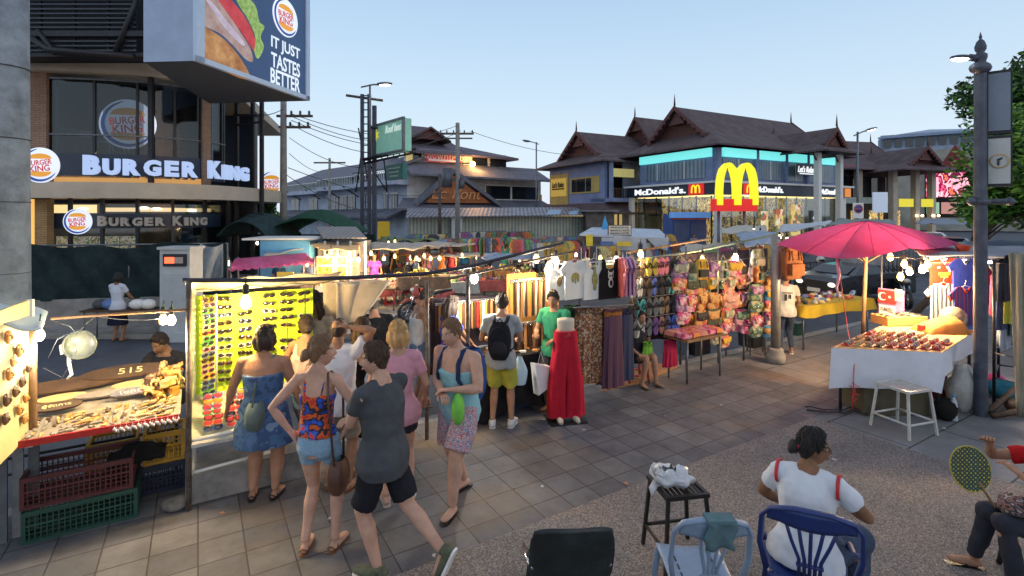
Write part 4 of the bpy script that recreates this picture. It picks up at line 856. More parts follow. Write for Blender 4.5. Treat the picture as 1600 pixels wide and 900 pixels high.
kt=thing('market_hut','grey boarded hut with slanted tin roof beside the lattice gantry','hut',tuple(P(535,400,17))[:2]+(-.15,))
obj('walls',MB().box(tuple(P(540,400,17.4))[:2]+(.85,),(1.35,1.4,2.0)),mat('grey_boards',(.20,.19,.19),.8,0,.4,3),kt,world=True)
obj('roof',MB().slab([P(505,371,16.4),P(573,371,16.4),P(556,354,18.3),P(493,354,18.3)],(0,0,-.05)),wavy('old_tin',(.22,.20,.19),(.34,.32,.31),2,'X',.7,.3,0,.3),kt,world=True)
for px in (508,528,548,571): obj('post',MB().box(tuple(P(px,400,16.5))[:2]+(.87,),(.06,.06,2.05)),M['pale'],kt,world=True)
obj('window',MB().box(tuple(P(538,388,16.62))[:2]+(1.5,),(.75,.05,.6)),mat('hut_glass',(.18,.19,.22),.2,0,.3),kt,world=True)
# scalloped magenta awning
aw=thing('awning_stall','low food stall under a scalloped magenta awning across the road','stall',tuple(P(420,450,13.6))[:2]+(-.15,))
AL=[P(355,400,14.6),P(470,393,15.4),P(498,400,15.6)]; 
def afn(u,v):
    top=P(367+u*110,404-u*9,14.8+u); bot=P(357+u*136,421-u*12,13.7+u*1.2); p=top*(1-v)+bot*v
    if v>.99: p.z-=.05*abs(math.sin(u*math.pi*11))
    return p
obj('awning',MB().grid(afn,66,6,th=(0,0,-.02)),mat('magenta_awning',(.50,.045,.13),.6,0,.12,2,.2,5,col2=(.62,.12,.30)),aw,world=True)
mb=MB()
for px,Y in ((360,13.8),(491,14.9),(372,15),(474,15.8)): q=P(px,415,Y); mb.tube([(q.x,q.y,-.15),(q.x,q.y,1.5)],.03,6)
obj('posts',mb,M['metal'],aw,world=True); obj('counter',MB().box(tuple(P(425,450,14.6))[:2]+(.3,),(2.0,.9,.9)),mat('counter_wood',(.09,.06,.05),.7,0,.4,5),aw,world=True)
obj('yellow_panel',MB().box(tuple(P(446,430,14.0))[:2]+(1.0,),(.45,.05,.35)),mat('yellow_panel',(.65,.42,.05),.5,0,.2,7,emi=(.7,.4,.05),es=.3),aw,world=True)
# glowing lantern pictures
lpm=patt('lantern_picture',[(.75,.28,.03),(.35,.10,.01),(1,.55,.10),(.55,.18,.02),(.95,.42,.06)],4,'noise',.5); n_,l_,b_=nodes(lpm); b_.inputs['Emission Strength'].default_value=.6; l_.new(b_.inputs['Base Color'].links[0].from_socket,b_.inputs['Emission Color'])
for i,(a,b_,c,d,lb) in enumerate(((495,520,402,414,'orange lit picture in white frame, upper left of four beside the awning'),(495,520,416,431,'orange lit picture in white frame, lower left of four beside the awning'),(525,541,402,414,'narrow orange lit picture, upper right of four beside the awning'),(525,541,416,431,'narrow orange lit picture, lower right of four beside the awning'))):
    p=P(a,d,15.2); q=P(b_,c,15.2); t=thing('framed_picture',lb,'picture',(p.x,15.2,p.z),0,'lit pictures beside the awning'); wd,hh=q.x-p.x,q.z-p.z
    obj('frame',MB().box((wd/2,.03,hh/2),(wd+.05,.03,hh+.05)),M['white'],t); obj('picture',MB().box((wd/2,0,hh/2),(wd-.03,.04,hh-.03)),lpm,t)
cv=cloth('beige_canopy',(.48,.42,.35),.2,.5,3)
sheet('canopy','beige cloth canopy over the lit stalls left of centre','canopy',(P(580,389,17.5),P(650,388,18),P(712,378,20),P(578,379,20)),cv,wr=.12)
sheet('canopy','long beige canopy reaching right to the clothes racks','canopy',(P(650,390,19.5),P(742,381,21),P(745,375,23.5),P(690,376,22.5)),cloth('pinkbeige_canopy',(.50,.43,.40),.2,.5,3),wr=.1)
sheet('canopy','green netted canopy behind the beige canopies','canopy',(P(590,378,23),P(690,376,23),P(690,369,27),P(600,369,27)),cloth('olive_canopy',(.16,.20,.10),.4,.5,3),wr=.2)
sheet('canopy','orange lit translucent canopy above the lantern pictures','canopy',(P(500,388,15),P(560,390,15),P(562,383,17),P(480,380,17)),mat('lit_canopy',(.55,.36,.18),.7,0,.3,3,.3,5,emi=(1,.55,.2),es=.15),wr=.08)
sheet('canopy','white translucent sheet left of the orange lit canopy','canopy',(P(410,398,15.8),P(480,388,16.3),P(490,380,17.5),P(430,384,17.5)),cloth('grey_sheet',(.35,.36,.36),.2,.5,4),wr=.08)
bgb=[(560,403,15,0),(580,393,16,1),(600,401,16.5,1),(617,398,17,1),(642,400,16,1),(651,401,15.5,1),(663,397,17,1),(673,401,16,1),(687,401,16.5,1),(607,377,22,1),(617,375,22,1),(630,380,22,1),(511,398,14.7,1),(517,391,15.6,1),(357,408,13.8,0),(425,379,22,0),(402,378,22,0)]
for i,(px,py,Y,wm) in enumerate(bgb):
    q=P(px,py,Y); bulb(q,wm,0 if i in (3,5,8,9,10,11,14,15,16) else 14,'light bulb','small glowing bulb over the stalls across the road',1.5,'bulbs over the stalls across the road')
# cluttered goods of the far stalls: crates, bags, heaps on tables
GC=[(.45,.10,.08),(.55,.35,.08),(.12,.28,.14),(.10,.18,.40),(.50,.48,.42),(.30,.08,.20),(.06,.06,.07),(.55,.20,.05),(.20,.12,.07),(.60,.52,.20)]
GM=[mat('goods_%s'%n,c,.7,0,.3,8,.3,20) for n,c in zip(('red','amber','green','blue','cream','plum','black','orange','brown','yellow'),GC)]
def table(label,c,d,rz,h,tm,cm=None,name='market_table',group=None,drop=.35):
    t=thing(name,label,'table',(c[0],c[1],c[2] if len(c)>2 else -.15),rz,group)
    obj('tabletop',MB().box((0,0,h),(d[0],d[1],.04)),tm,t)
    for x in(-1,1):
        for y in(-1,1): obj('leg',MB().tube([(x*(d[0]/2-.06),y*(d[1]/2-.06),0),(x*(d[0]/2-.06),y*(d[1]/2-.06),h-.02)],.018,6),M['metal'],t)
    if cm:
        def fn(u,v):
            a=2*math.pi*u; cx=max(-1,min(1,1.42*math.cos(a))); cy=max(-1,min(1,1.42*math.sin(a))); o=.03+.03*math.sin(a*14)*v+.02*v
            return V((cx*(d[0]/2+o),cy*(d[1]/2+o),h+.03-v*drop*(1+.08*math.sin(a*5))))
        obj('tablecloth',MB().grid(fn,72,4).box((0,0,h+.028),(d[0]+.05,d[1]+.05,.012)),cm,t)
    return t
def heap(name,label,cat,c,r,h,m,n=16,s=.05,shape='ball',seed=1,group=None,mats=None):
    rr=random.Random(seed); mb=MB(); mats=mats or [m]
    for k in range(n):
        a=rr.random()*6.28; q=math.sqrt(rr.random()); p=(q*r[0]*math.cos(a),q*r[1]*math.sin(a),s*.6+h*(1-q)*rr.random()); mi=rr.randrange(len(mats))
        if shape=='ball': mb.ball(p,(s*(.8+.4*rr.random()),)*3,8,mi)
        else: mb.box(p,(s*2*(.6+rr.random()),s*1.5*(.6+rr.random()),s*(.6+rr.random())),rz=rr.random()*3,mi=mi)
    return tag(obj(name,mb,mats,loc=c),label,cat,group)
rs=random.Random(3)
spots=[(375,440,14.5),(405,438,15.2),(470,440,15.5),(560,430,16),(600,425,17.5),(628,430,16.3),(660,420,17),(690,415,18.5),(715,415,19),(705,432,16.5),(765,405,20),(800,405,20),(830,410,18),(600,410,21),(640,408,22),(760,425,17)]
for i,(px,py,Y) in enumerate(spots):
    q=P(px,py,Y); t=table('',(q.x,q.y),(1.5,.8),.2+rs.random()*.3,.72,M['wood'],GM[rs.choice([4,6,8,0,3])] ,group='tables of the stalls across the road'); t['label']='cloth covered market table heaped with goods across the road'
    for k in range(3):
        heap('goods_heap','heap of small colourful market goods on a table across the road','goods',(q.x-.5+k*.5,q.y,-.15+.75),(.22,.25),.25,None,14,.05,rs.choice(['ball','box']),i*7+k,'heaps of goods across the road',[GM[rs.randrange(10)] for _ in range(3)])
# garments hanging on the far racks
def garment_mesh(w,h,kind=0):
    mb=MB()
    if kind==0: poly=[(-w*.2,0),(w*.2,0),(w*.5,-h*.12),(w*.62,-h*.4),(w*.42,-h*.42),(w*.4,-h*.3),(w*.42,-h),(-w*.42,-h),(-w*.4,-h*.3),(-w*.42,-h*.42),(-w*.62,-h*.4),(-w*.5,-h*.12)]
    else: poly=[(-w*.3,0),(w*.3,0),(w*.45,-h),(-w*.45,-h)]
    return mb.prism(poly,.04,Matrix.Translation((0,-.02,0)))
gme=[garment_mesh(.5,.75,k).mesh('garment',GM[0]) for k in (0,1)]
def rackof(label,p,q,n,zt,gl,grp,seed=1,hmul=1,spread=.06):
    rr=random.Random(seed); p=V((p[0],p[1],0)); q=V((q[0],q[1],0)); d=q-p; an=math.atan2(d.y,d.x)
    t=thing('clothes_rack',label,'rack',(p.x,p.y,-.15),an); Ln=d.length
    obj('frame',MB().tube([(0,0,0),(0,0,zt+.15)],.02,6).tube([(Ln,0,0),(Ln,0,zt+.15)],.02,6).tube([(0,0,zt+.15),(Ln,0,zt+.15)],.018,6),M['metal'],t)
    for k in range(n):
        c=p+d*((k+.5)/n); o=bpy.data.objects.new('hanging_garment',gme[rr.random()>.7]); C.objects.link(o); o.location=(c.x,c.y,zt-.02); o.rotation_euler=(0,0,an+rr.uniform(-.9,.9)); s=rr.uniform(.75,1.1)*hmul; o.scale=(s,s,s)
        recolor(o,[GM[rr.randrange(10)]]); tag(o,gl,'garment',grp)
rackof('far clothes rack below the corrugated shed, right of the canopies',P(742,395,22)[:2],P(812,392,23)[:2],14,1.75,'garment hanging on the far racks below the corrugated shed','garments on the far racks',5)
rackof('second far clothes rack nearer to the belt stall',P(716,400,24)[:2],P(790,392,27)[:2],14,1.9,'garment hanging on the far racks below the corrugated shed','garments on the far racks',6)
rackof('far clothes rack left of the lit fruit stalls',P(590,400,20)[:2],P(640,396,21)[:2],9,1.6,'garment hanging on the rack under the beige canopy','garments under the beige canopy',8)
# fruit table, red stool
q=P(585,455,15); t=table('wooden table of green fruit behind the man in black',(q.x,q.y),(1.3,.7),.1,.75,M['wood']); heap('fruit_pile','pile of green limes on the table behind the man in black','fruit',(q.x,q.y,.62),(.42,.25),.2,mat('lime_green',(.30,.42,.12),.4,0,.25),40,.05,'ball',4)
q=P(662,412,15.6); heap('banana_pile','pile of yellow bananas beneath the far bulbs','fruit',(q.x,q.y,.9),(.5,.25),.2,mat('banana_yellow',(.75,.55,.06),.4,0,.2),30,.06,'ball',9); table('fruit stall table beneath the far bulbs',(q.x,q.y),(1.5,.7),.1,1.0,M['wood'],GM[8])
def pstool(name,label,c,rz,h,w,m,group=None,slats=False,th=.018,cross=True):
    t=thing(name,label,'stool',c,rz,group)
    if slats:
        obj('seat_frame',MB().box((0,-w/2,h),(w+.03,.03,.03)).box((0,w/2,h),(w+.03,.03,.03)).box((-w/2,0,h),(.03,w-.03,.03)).box((w/2,0,h),(.03,w-.03,.03)),m,t)
        mb=MB()
        for k in range(7): mb.box((-w*.37+k*w*.123,0,h+.004),(.022,w-.03,.012))
        obj('seat_slats',mb,m,t)
    else: obj('seat',MB().box((0,0,h),(w,w,.035)).box((0,0,h-.025),(w*.92,w*.92,.02)),m,t)
    sp=1.22
    for x in(-1,1):
        for y in(-1,1): obj('leg',MB().tube([(x*w/2*sp,y*w/2*sp,0),(x*w/2*.95,y*w/2*.95,h-.01)],th,4 if slats else 8,sm=not slats,up=(1,1,0)),m,t)
    if cross:
        mb=MB(); z=h*.3; k=w/2*(sp-(sp-.95)*.3)
        for a,b_ in (((-k,-k),(k,-k)),((k,-k),(k,k)),((k,k),(-k,k)),((-k,k),(-k,-k))): mb.tube([(*a,z),(*b_,z)],th*.8,6)
        obj('stretcher',mb,m,t)
    return t
q=G(610,481,-.15); pstool('plastic_stool','red plastic stool by the fruit table across the road',(q.x,q.y,-.15),.2,.46,.27,mat('red_plastic',(.55,.03,.03),.4,0,.1),th=.03)
# blue kiosk, roti tent, notice board
kk=thing('blue_kiosk','blue shuttered kiosk before the corner restaurant','kiosk',tuple(P(1077,380,32))[:2]+(-.15,))
q=P(1077,360,32); kb=mat('kiosk_blue',(.03,.10,.34),.5,.1,.2,2); 
obj('body',MB().box((q.x,q.y+1,1.3),(2.2,1.8,2.9)),kb,kk,world=True); obj('shutter',MB().box((q.x-.5,q.y+.06,1.2),(.95,.05,2.3)).box((q.x+.55,q.y+.06,1.2),(.9,.05,2.3)),wavy('shutter_blue',(.05,.08,.18),(.08,.11,.22),5,'Z',.5,.4,.3,.3),kk,world=True)
obj('roof_sign',MB().box((q.x,q.y-.1,2.72),(2.5,.3,.36)),mat('kiosk_sign',(.10,.28,.65),.5,0,.2,3,emi=(.1,.3,.7),es=.25),kk,world=True); obj('red_trim',MB().box((q.x,q.y-.02,2.48),(2.2,.1,.1)),GM[0],kk,world=True)
rt=thing('roti_stall','white tented pancake stall with printed board on its roof','stall',tuple(P(985,390,20))[:2]+(-.15,))
a=P(968,360,20)
obj('tent_roof',MB().slab([P(905,366,18.5),P(1045,372,18.5),P(1030,358,22),P(925,355,22)],(0,0,-.06)),mat('tent_white',(.45,.50,.58),.6,0,.2,2,.3,5),rt,world=True)
obj('tent_flap',MB().slab([P(1010,372,18.45),P(1045,373,18.45),P(1043,392,18.45),P(1024,386,18.45)],(0,.03,0)).slab([P(940,371,18.5),P(1010,373,18.5),P(1010,392,18.5),P(940,390,18.5)],(0,.03,0)),mat('tent_grey',(.42,.46,.52),.7,0,.2,2,.3,5),rt,world=True)
q=P(968,360,18.7); obj('board',MB().box((q.x,q.y,q.z),(.86,.06,.40)),M['wooddark'],rt,world=True); obj('board_face',MB().box((q.x,q.y-.04,q.z),(.80,.03,.34)),mat('board_cream',(.62,.60,.54),.6,0,.1),rt,world=True)
for k,(s,hh) in enumerate((('MASSAGE OIL',.06),('MANGO RICE',.07),('BANANA ROTEE',.08))): text('board_lettering',s,.68,hh,Matrix.Translation((q.x,q.y-.06,q.z+.11-k*.11)),M['black'],rt,.004,True,.01)
obj('yellow_advert',MB().box(tuple(P(975,381,18.3)),(.5,.04,.16)),mat('advert_yellow',(.75,.55,.05),.5,0,.1),rt,world=True); obj('blue_advert',MB().box(tuple(P(948,380,18.3)),(.45,.04,.13)),GM[3],rt,world=True)
mb=MB()
for px in (912,1040): q=P(px,380,18.6); mb.tube([(q.x,q.y,-.15),(q.x,q.y,2.0)],.03,6)
obj('posts',mb,M['metal'],rt,world=True)
q=P(945,350,21); tag(obj('pennant',MB().slab([P(940,358,21),P(952,358,21),P(945,336,21)],(0,.02,0)),mat('pennant_blue',(.05,.3,.6),.6,0,.1)),'small bright blue pennant left of the roti board','pennant')
q=P(921,378,17); tag(obj('yellow_banner',MB().box(tuple(q),(.22,.03,.5)),mat('banner_yellow',(.75,.60,.04),.6,0,.1)),'narrow yellow banner behind the white shirts','banner')
# blue-grey tarps over stalls right of there
tp=cloth('tarp_bluegrey',(.30,.36,.45),.3,.6,4)
sheet('canopy','grey blue plastic sheet over the bag stall back','canopy',(P(1165,383,12),P(1215,376,13),P(1212,360,16),P(1150,365,16)),tp,wr=.12)
sheet('canopy','pale canopy behind the bag stall, lit from below','canopy',(P(1130,364,16),P(1200,362,16),P(1195,350,20),P(1125,356,20)),cloth('warm_canopy',(.50,.47,.40),.2,.5,4),wr=.12)
sheet('canopy','white canopy left of the magenta parasol peak','canopy',(P(1215,362,19),P(1290,352,20),P(1300,346,23),P(1220,352,23)),cloth('white_canopy',(.50,.53,.56),.2,.5,4),wr=.12)
sheet('canopy','grey canopy behind the parasol peak','canopy',(P(1290,352,26),P(1400,350,26),P(1390,342,32),P(1310,342,32)),cloth('grey_canopy',(.22,.25,.24),.2,.5,4),wr=.12)
sheet('canopy','low dark canopy beyond the parked cars','canopy',(P(1430,349,30),P(1520,352,30),P(1510,343,38),P(1445,341,38)),cloth('slate_canopy',(.22,.25,.30),.2,.5,4),wr=.1)
rackof('far clothes rack behind the bag stall',P(1100,390,15)[:2],P(1200,378,17)[:2],12,1.75,'garment on the rack behind the bag stall','garments behind the bag stall',15)
rackof('clothes rack behind the white shirts',P(830,395,17)[:2],P(905,388,19)[:2],10,1.8,'garment on the rack behind the white shirts','garments behind the white shirts',25)
rackof('clothes rack beside the blue kiosk',P(990,385,24)[:2],P(1050,380,25)[:2],8,1.8,'garment on the rack beside the blue kiosk','garments beside the blue kiosk',35)
for i,(px,py,Y) in enumerate(((1178,358,18),(1188,362,17),(1230,372,15),(1247,356,22),(1218,368,17))): bulb(P(px,py,Y),0,4 if i%2 else 0,'light bulb','small white bulb under the canopies behind the bag stall',1.5,'bulbs behind the bag stall')
# road sign and blank board before the arcade
q=P(1340,330,30); t,h_=pole('no_stopping_sign','round no stopping sign with white plate on a thin post above the parasol',1340,30,325,.04,M['metal'],'sign')
obj('sign_disc',MB().lathe([(0,0),(.26,0),(.26,.03),(0,.03)],20,Matrix.Translation((0,-.05,h_-.05))@Matrix.Rotation(rad(90),4,'X')),mat('sign_navy',(.03,.05,.25),.4,0,.1),t)
obj('sign_ring',MB().lathe([(.20,.032),(.26,.032),(.26,.038),(.20,.038)],20,Matrix.Translation((0,-.05,h_-.05))@Matrix.Rotation(rad(90),4,'X')),GM[0],t); obj('plate',MB().box((0,-.05,h_-.15),(.62,.03,.9)),M['white'],t); obj('no_stopping_bar',MB().box((0,-.1,h_-.05),(.4,.01,.05),Matrix.Translation((0,0,0))),GM[0],t)
q=P(1375,318,34); t=thing('blank_sign_board','blank bluish white board on a post before the yellow shop signs','sign',(q.x,q.y,-.15)); obj('board',MB().box((0,0,3.7),(.95,.12,1.35)),mat('blank_board',(.50,.58,.68),.4,0,.06,emi=(.5,.6,.75),es=.25),t); obj('post',MB().tube([(0,.1,0),(0,.1,3.2)],.05,8),M['metal'],t)
# big arches sign on the street post
q=P(1148,325,30); ar=thing('arches_sign','large yellow double arch sign on a red board before the corner restaurant','sign',(q.x,q.y,-.15))
TT=Matrix.Translation((q.x,30,0))@Matrix.Rotation(rad(3),4,'Z')
z0=H+(HY-330)/F*30; z1=H+(HY-311)/F*30
obj('red_board',MB().box((0,.1,(z0+z1)/2),(2.55,.6,z1-z0),TT),mr,ar,world=True)
arches(ar,TT@Matrix.Translation((.05,-.35,(z0+z1)/2+.0)),2.2,2.35,.45,yl,tk=.135)
obj('post',MB().tube([(q.x-.9,30.1,-.15),(q.x-.9,30.1,z0)],.09,8).tube([(q.x+.6,30.1,-.15),(q.x+.6,30.1,z0)],.09,8),M['metal'],ar,world=True)
# ---------------------------------------------------------------- vehicles
def car(label,c,rz,body,L_=4.4,Wd_=1.75,Hh=1.5,suv=False,name='parked_car'):
    t=thing(name,label,'car',c,rz)
    prof=[(-.5,.28),(-.5,.62),(-.46,.72),(-.30,.78),(-.18,.97),(-.02,1.0),(.26,1.0),(.40,.80 if not suv else .92),(.49,.72),(.5,.5),(.5,.28)]
    mb=MB(); n=len(prof)
    vs=[]
    for s,k in ((-1,1),(1,1)):
        for x,z in prof: 
            ins=.86 if z>.8 else 1; vs.append((x*L_,s*Wd_/2*ins,z*Hh))
    mb.add(vs,[tuple(range(n)),tuple(range(2*n-1,n-1,-1))]+[(i+n,i,(i+1)%n,(i+1)%n+n) for i in range(n)],0,False); obj('body',mb,body,t)
    wv=[(-.29,.78),(-.175,.94),(.25,.94),(.375,.80)]
    for s in (-1,1):
        y=s*(Wd_/2*.95); obj('side_window',MB().slab([(x*L_,y if z<.85 else s*Wd_/2*.87,z*Hh) for x,z in wv],(0,s*.03,0)),M['dglass'],t)
    obj('windscreen',MB().slab([(-.305*L_,-.7*Wd_/2,.785*Hh),(-.305*L_,.7*Wd_/2,.785*Hh),(-.19*L_,.68*Wd_/2,.955*Hh),(-.19*L_,-.68*Wd_/2,.955*Hh)],(-.03,0,.01)),M['dglass'],t)
    obj('rear_window',MB().slab([(.41*L_,-.7*Wd_/2,.80*Hh),(.41*L_,.7*Wd_/2,.80*Hh),(.29*L_,.68*Wd_/2,.965*Hh),(.29*L_,-.68*Wd_/2,.965*Hh)],(.03,0,.01)),M['dglass'],t)
    for x in (-.32,.31):
        for s in (-1,1):
            w_=obj('wheel',MB().lathe([(0,-.1),(.3,-.1),(.33,-.06),(.33,.06),(.3,.1),(0,.1)],18,Matrix.Translation((x*L_,s*(Wd_/2-.1),.33))@Matrix.Rotation(rad(90),4,'X')),M['black'],t)
            obj('rim',MB().lathe([(0,-.115),(.19,-.115),(.2,.115),(0,.115)],12,Matrix.Translation((x*L_,s*(Wd_/2-.1),.33))@Matrix.Rotation(rad(90),4,'X')),M['chrome'],w_)
    for s in (-1,1):
        obj('headlight',MB().ball((-.495*L_,s*.36*Wd_,.55*Hh),(.05,.16,.08),8),emit('headlight',(1,.9,.7),1.5),t); obj('tail_light',MB().box((.5*L_,s*.40*Wd_,.62*Hh),(.04,.16,.16)),emit('tail_red',(.6,.02,.02),.8),t)
    obj('bumper',MB().box((-.5*L_,0,.3*Hh),(.12,Wd_*.94,.2)).box((.5*L_,0,.3*Hh),(.12,Wd_*.94,.2)),M['black'],t); obj('plate',MB().box((-.515*L_,0,.38*Hh),(.03,.45,.12)),M['white'],t)
    return t
cs=mat('silver_paint',(.40,.42,.45),.25,.5,.05,2,0,coat=.5); cw=mat('white_car_paint',(.62,.64,.66),.25,0,.05,2,0,coat=.5); ck=mat('dark_car_paint',(.03,.035,.045),.25,.3,.1,2,0,coat=.5); cbl=mat('blue_car_paint',(.07,.13,.24),.25,.3,.1,2,0,coat=.5)
for lb,px,Y,rz,m in (('silver van parked behind the right wing of the parasol',1420,27,.35,cs),('white hatchback facing the camera beyond the parasol tip',1478,33,1.25,cw),('dark car half hidden behind the round lamp post',1506,26,1.1,ck),('blue car standing far right beneath the tree',1560,24,.9,cbl),('dark car behind the roti stall',860,27,.3,ck),('silver car parked far behind the parasol',1395,38,.5,cs),('white car beyond the white hatchback',1450,42,1.2,cw)):
    q=P(px,335,Y); car(lb,(q.x,q.y,-.15),rz,m,4.5 if 'van' in lb else 4.2,1.75,1.75 if 'van' in lb else 1.45,'van' in lb)
def motorbike(label,c,rz,m,helmet=None):
    t=thing('motorbike',label,'motorbike',c,rz)
    for x in (-.62,.62):
        T=Matrix.Translation((x,0,.29))@Matrix.Rotation(rad(90),4,'X')
        w_=obj('wheel',MB().lathe([(.22,-.045),(.28,-.05),(.30,0),(.28,.05),(.22,.045),(.21,0)],18,T),M['black'],t)
        mb=MB().lathe([(0,-.04),(.05,-.04),(.05,.04),(0,.04)],8,T)
        for k in range(6): a=k*math.pi/3; mb.tube([T@V((0,0,0)),T@V((.22*math.cos(a),.22*math.sin(a),0))],.012,4)
        obj('rim',mb,M['chrome'],w_)
    obj('body',MB().tube([(-.35,0,.55),(-.1,0,.42),(.15,0,.45),(.45,0,.68),(.72,0,.72)],[.07,.10,.13,.12,.05],10),m,t)
    obj('seat',MB().tube([(.02,0,.72),(.3,0,.77),(.62,0,.80)],[.08,.12,.09],8,ry=[.04,.05,.04]),M['black'],t)
    obj('fork',MB().tube([(-.62,-.06,.29),(-.42,-.06,.85)],.025,6).tube([(-.62,.06,.29),(-.42,.06,.85)],.025,6),M['chrome'],t)
    obj('front_fairing',MB().ball((-.42,0,.78),(.10,.14,.18),10),m,t); obj('headlight',MB().ball((-.50,0,.86),(.06,.08,.06),8),M['white'],t)
    obj('handlebar',MB().tube([(-.30,-.34,.98),(-.38,-.12,.98),(-.38,.12,.98),(-.30,.34,.98)],.018,6),M['black'],t)
    for s in (-1,1): obj('mirror',MB().tube([(-.35,s*.22,.98),(-.38,s*.28,1.14)],.008,4).ball((-.38,s*.3,1.17),(.015,.06,.045),8),M['black'],t)
    obj('engine',MB().box((-.02,0,.32),(.32,.2,.22)).tube([(.0,-.13,.25),(.6,-.14,.28)],.045,8),M['darkmetal'],t); obj('mudguard',MB().tube([(-.8,0,.5),(-.62,0,.62),(-.44,0,.55)],.05,6),m,t)
    return t
for lb,px,py,rz,m in (('black motorbike parked beyond the railing by the yellow cloth stall',1282,452,1.9,ck),('dark blue motorbike second beyond the railing',1300,440,1.7,cbl),('black motorbike standing beside the Turkish flag sign',1408,478,1.2,ck),('red and white motorbike behind the man with the camera',672,500,.5,GM[0]),('dark motorbike left of the lit fruit stall',570,470,1.3,ck),('dark motorbike in the gap left of the gantry',555,462,1.5,ck)):
    q=G(px,py,-.15); motorbike(lb,(q.x,q.y,-.15),rz,m)
hq=G(1282,452,-.15); he=thing('helmet','white and black helmet resting on the parked motorbike','helmet',(hq.x,hq.y,1.0)); obj('shell',MB().ball((0,0,0),(.14,.17,.14),14),M['white'],he); obj('visor',MB().ball((0,-.06,-.02),(.125,.13,.07),12),M['black'],he)
# pickup with grey load behind the parasol pole
pk=car('dark pickup truck with a grey railed load behind the parasol pole',tuple(G(1335,470,-.15)),.35,ck,3.6,1.6,1.25,name='pickup_truck')
mb=MB(); 
for k in range(9): mb.tube([(.3+k*.2,-.78,.95),(.3+k*.2,-.78,1.75)],.02,5).tube([(.3+k*.2,.78,.95),(.3+k*.2,.78,1.75)],.02,5)
mb.box((1.1,-.78,1.75),(1.8,.04,.04)).box((1.1,.78,1.75),(1.8,.04,.04)); obj('load_rails',mb,M['metal'],pk); obj('load',MB().box((1.1,0,1.3),(1.6,1.4,.8)),mat('grey_load',(.28,.30,.33),.7,0,.4,4,.4,8),pk)
# railing
rl=thing('railing','black steel railing along the kerb beyond the yellow cloth stall','railing',tuple(G(1270,465,-.0)))
a=G(1235,458,-.15); b_=G(1345,440,-.15); mb=MB()
for z in (.25,1.05): mb.tube([a+V((0,0,z)),b_+V((0,0,z))],.025,6)
for k in range(25): p=a+(b_-a)*(k/24); mb.tube([p+V((0,0,.0 if k%6==0 else .25)),p+V((0,0,1.05))],.014 if k%6 else .03,5)
obj('bars',mb,M['black'],rl,world=True)

# more canopies, racks and clutter of the crowded far market
for i,(a,m,lb) in enumerate((((706,398,20.5),cv,'patched beige canopy before the transformer pole'),((760,388,25),cloth('teal_canopy',(.10,.20,.20)),'teal canopy below the shed wall'),((800,402,18),tp,'grey blue canopy behind the long belts'),((850,392,22),cv,'cream canopy beyond the white shirts'),((630,396,21),cloth('rust_canopy',(.30,.12,.05)),'rust coloured canopy over the banana stall'),((880,384,27),cloth('plum_canopy',(.20,.10,.16)),'plum canopy before the brown kiosk'),((1060,392,21),tp,'grey canopy left of the greenish pole'),((1115,386,18),cv,'cream canopy beyond the yellow backpack'))):
    px,py,Y=a; w_=30*18/Y+18; sheet('canopy',lb,'canopy',(P(px-w_,py+3,Y-1),P(px+w_,py+2,Y-1),P(px+w_*.9,py-6,Y+1.5),P(px-w_*.9,py-5,Y+1.5)),m,wr=.14)
    mb=MB()
    for s_ in(-1,1): q=P(px+s_*w_*.9,py,Y-.9); mb.tube([(q.x,q.y,-.15),(q.x,q.y,q.z)],.025,5)
    tag(obj('canopy_poles',mb,M['rust']),'pair of poles under the '+lb,'poles')
for j,(a,b_,Y0,Y1,n_,z_) in enumerate(((640,700,24,25,12,1.8),(690,760,21,22,13,1.75),(760,830,24.5,25.5,13,1.9),(800,860,19.5,20,11,1.8),(845,915,21.5,22.5,13,1.8),(905,960,16.5,17.5,9,1.7),(1000,1060,18.5,19,10,1.75),(1150,1210,18,19.5,11,1.8))):
    rackof('far clothes rack number by place, between the canopies'.replace('number by place, ',['leftmost, ','second, ','third, ','fourth, ','fifth, ','sixth, ','seventh, ','rightmost, '][j]),P(a,395,Y0)[:2],P(b_,392,Y1)[:2],n_,z_,'garment on the crowded far racks between the canopies','garments between the canopies',50+j)
for i,(px,py,Y,wm) in enumerate(((722,396,20,1),(745,401,21,1),(779,398,22,0),(812,404,18,1),(846,398,21,0),(655,404,20,1),(900,396,18,0),(1040,396,19,1),(1072,398,17,0),(520,410,16.2,1),(548,404,16.5,0),(480,411,15.1,1))): bulb(P(px,py,Y),wm,12 if i in(0,3,9,7) else 0,'light bulb','small glowing bulb among the crowded far racks',1.4,'bulbs among the far racks')
# ================================================================ STALL ROW
def S(a,b_,z): return BASE+U*a+W*b_+V((0,0,z))
def adv(a,b_,z,rz=0): return Matrix.Translation(S(a,b_,z))@Matrix.Rotation(UANG+rz,4,'Z')
dp=mat('dark_pipe',(.035,.035,.05),.5,.5,.3,9,.1)
tag(obj('awning_pipe',MB().tube([RP(285,438),RP(420,438.5),RP(545,434),RP(660,428),RP(731,417),RP(800,400),RP(880,380)],.022,8),dp),'long dark pipe running over the sunglasses and belt stalls','pipe')
tag(obj('awning_pipe',MB().tube([RP(700,436,.2),RP(900,392,.2)],.016,8),M['rust']),'rusty pipe just below the long dark pipe over the belt stall','pipe')
tag(obj('awning_pipe',MB().tube([RP(900,420,.6),RP(1090,392,.6),RP(1215,366,.6)],.02,8),mat('green_pipe',(.18,.22,.16),.6,.2,.2)),'greenish pole carrying the bags','pipe')
tag(obj('awning_pipe',MB().tube([RP(980,395,.9),RP(1110,373,.9)],.02,8),M['wood']),'wooden pole behind the flip flops','pipe')
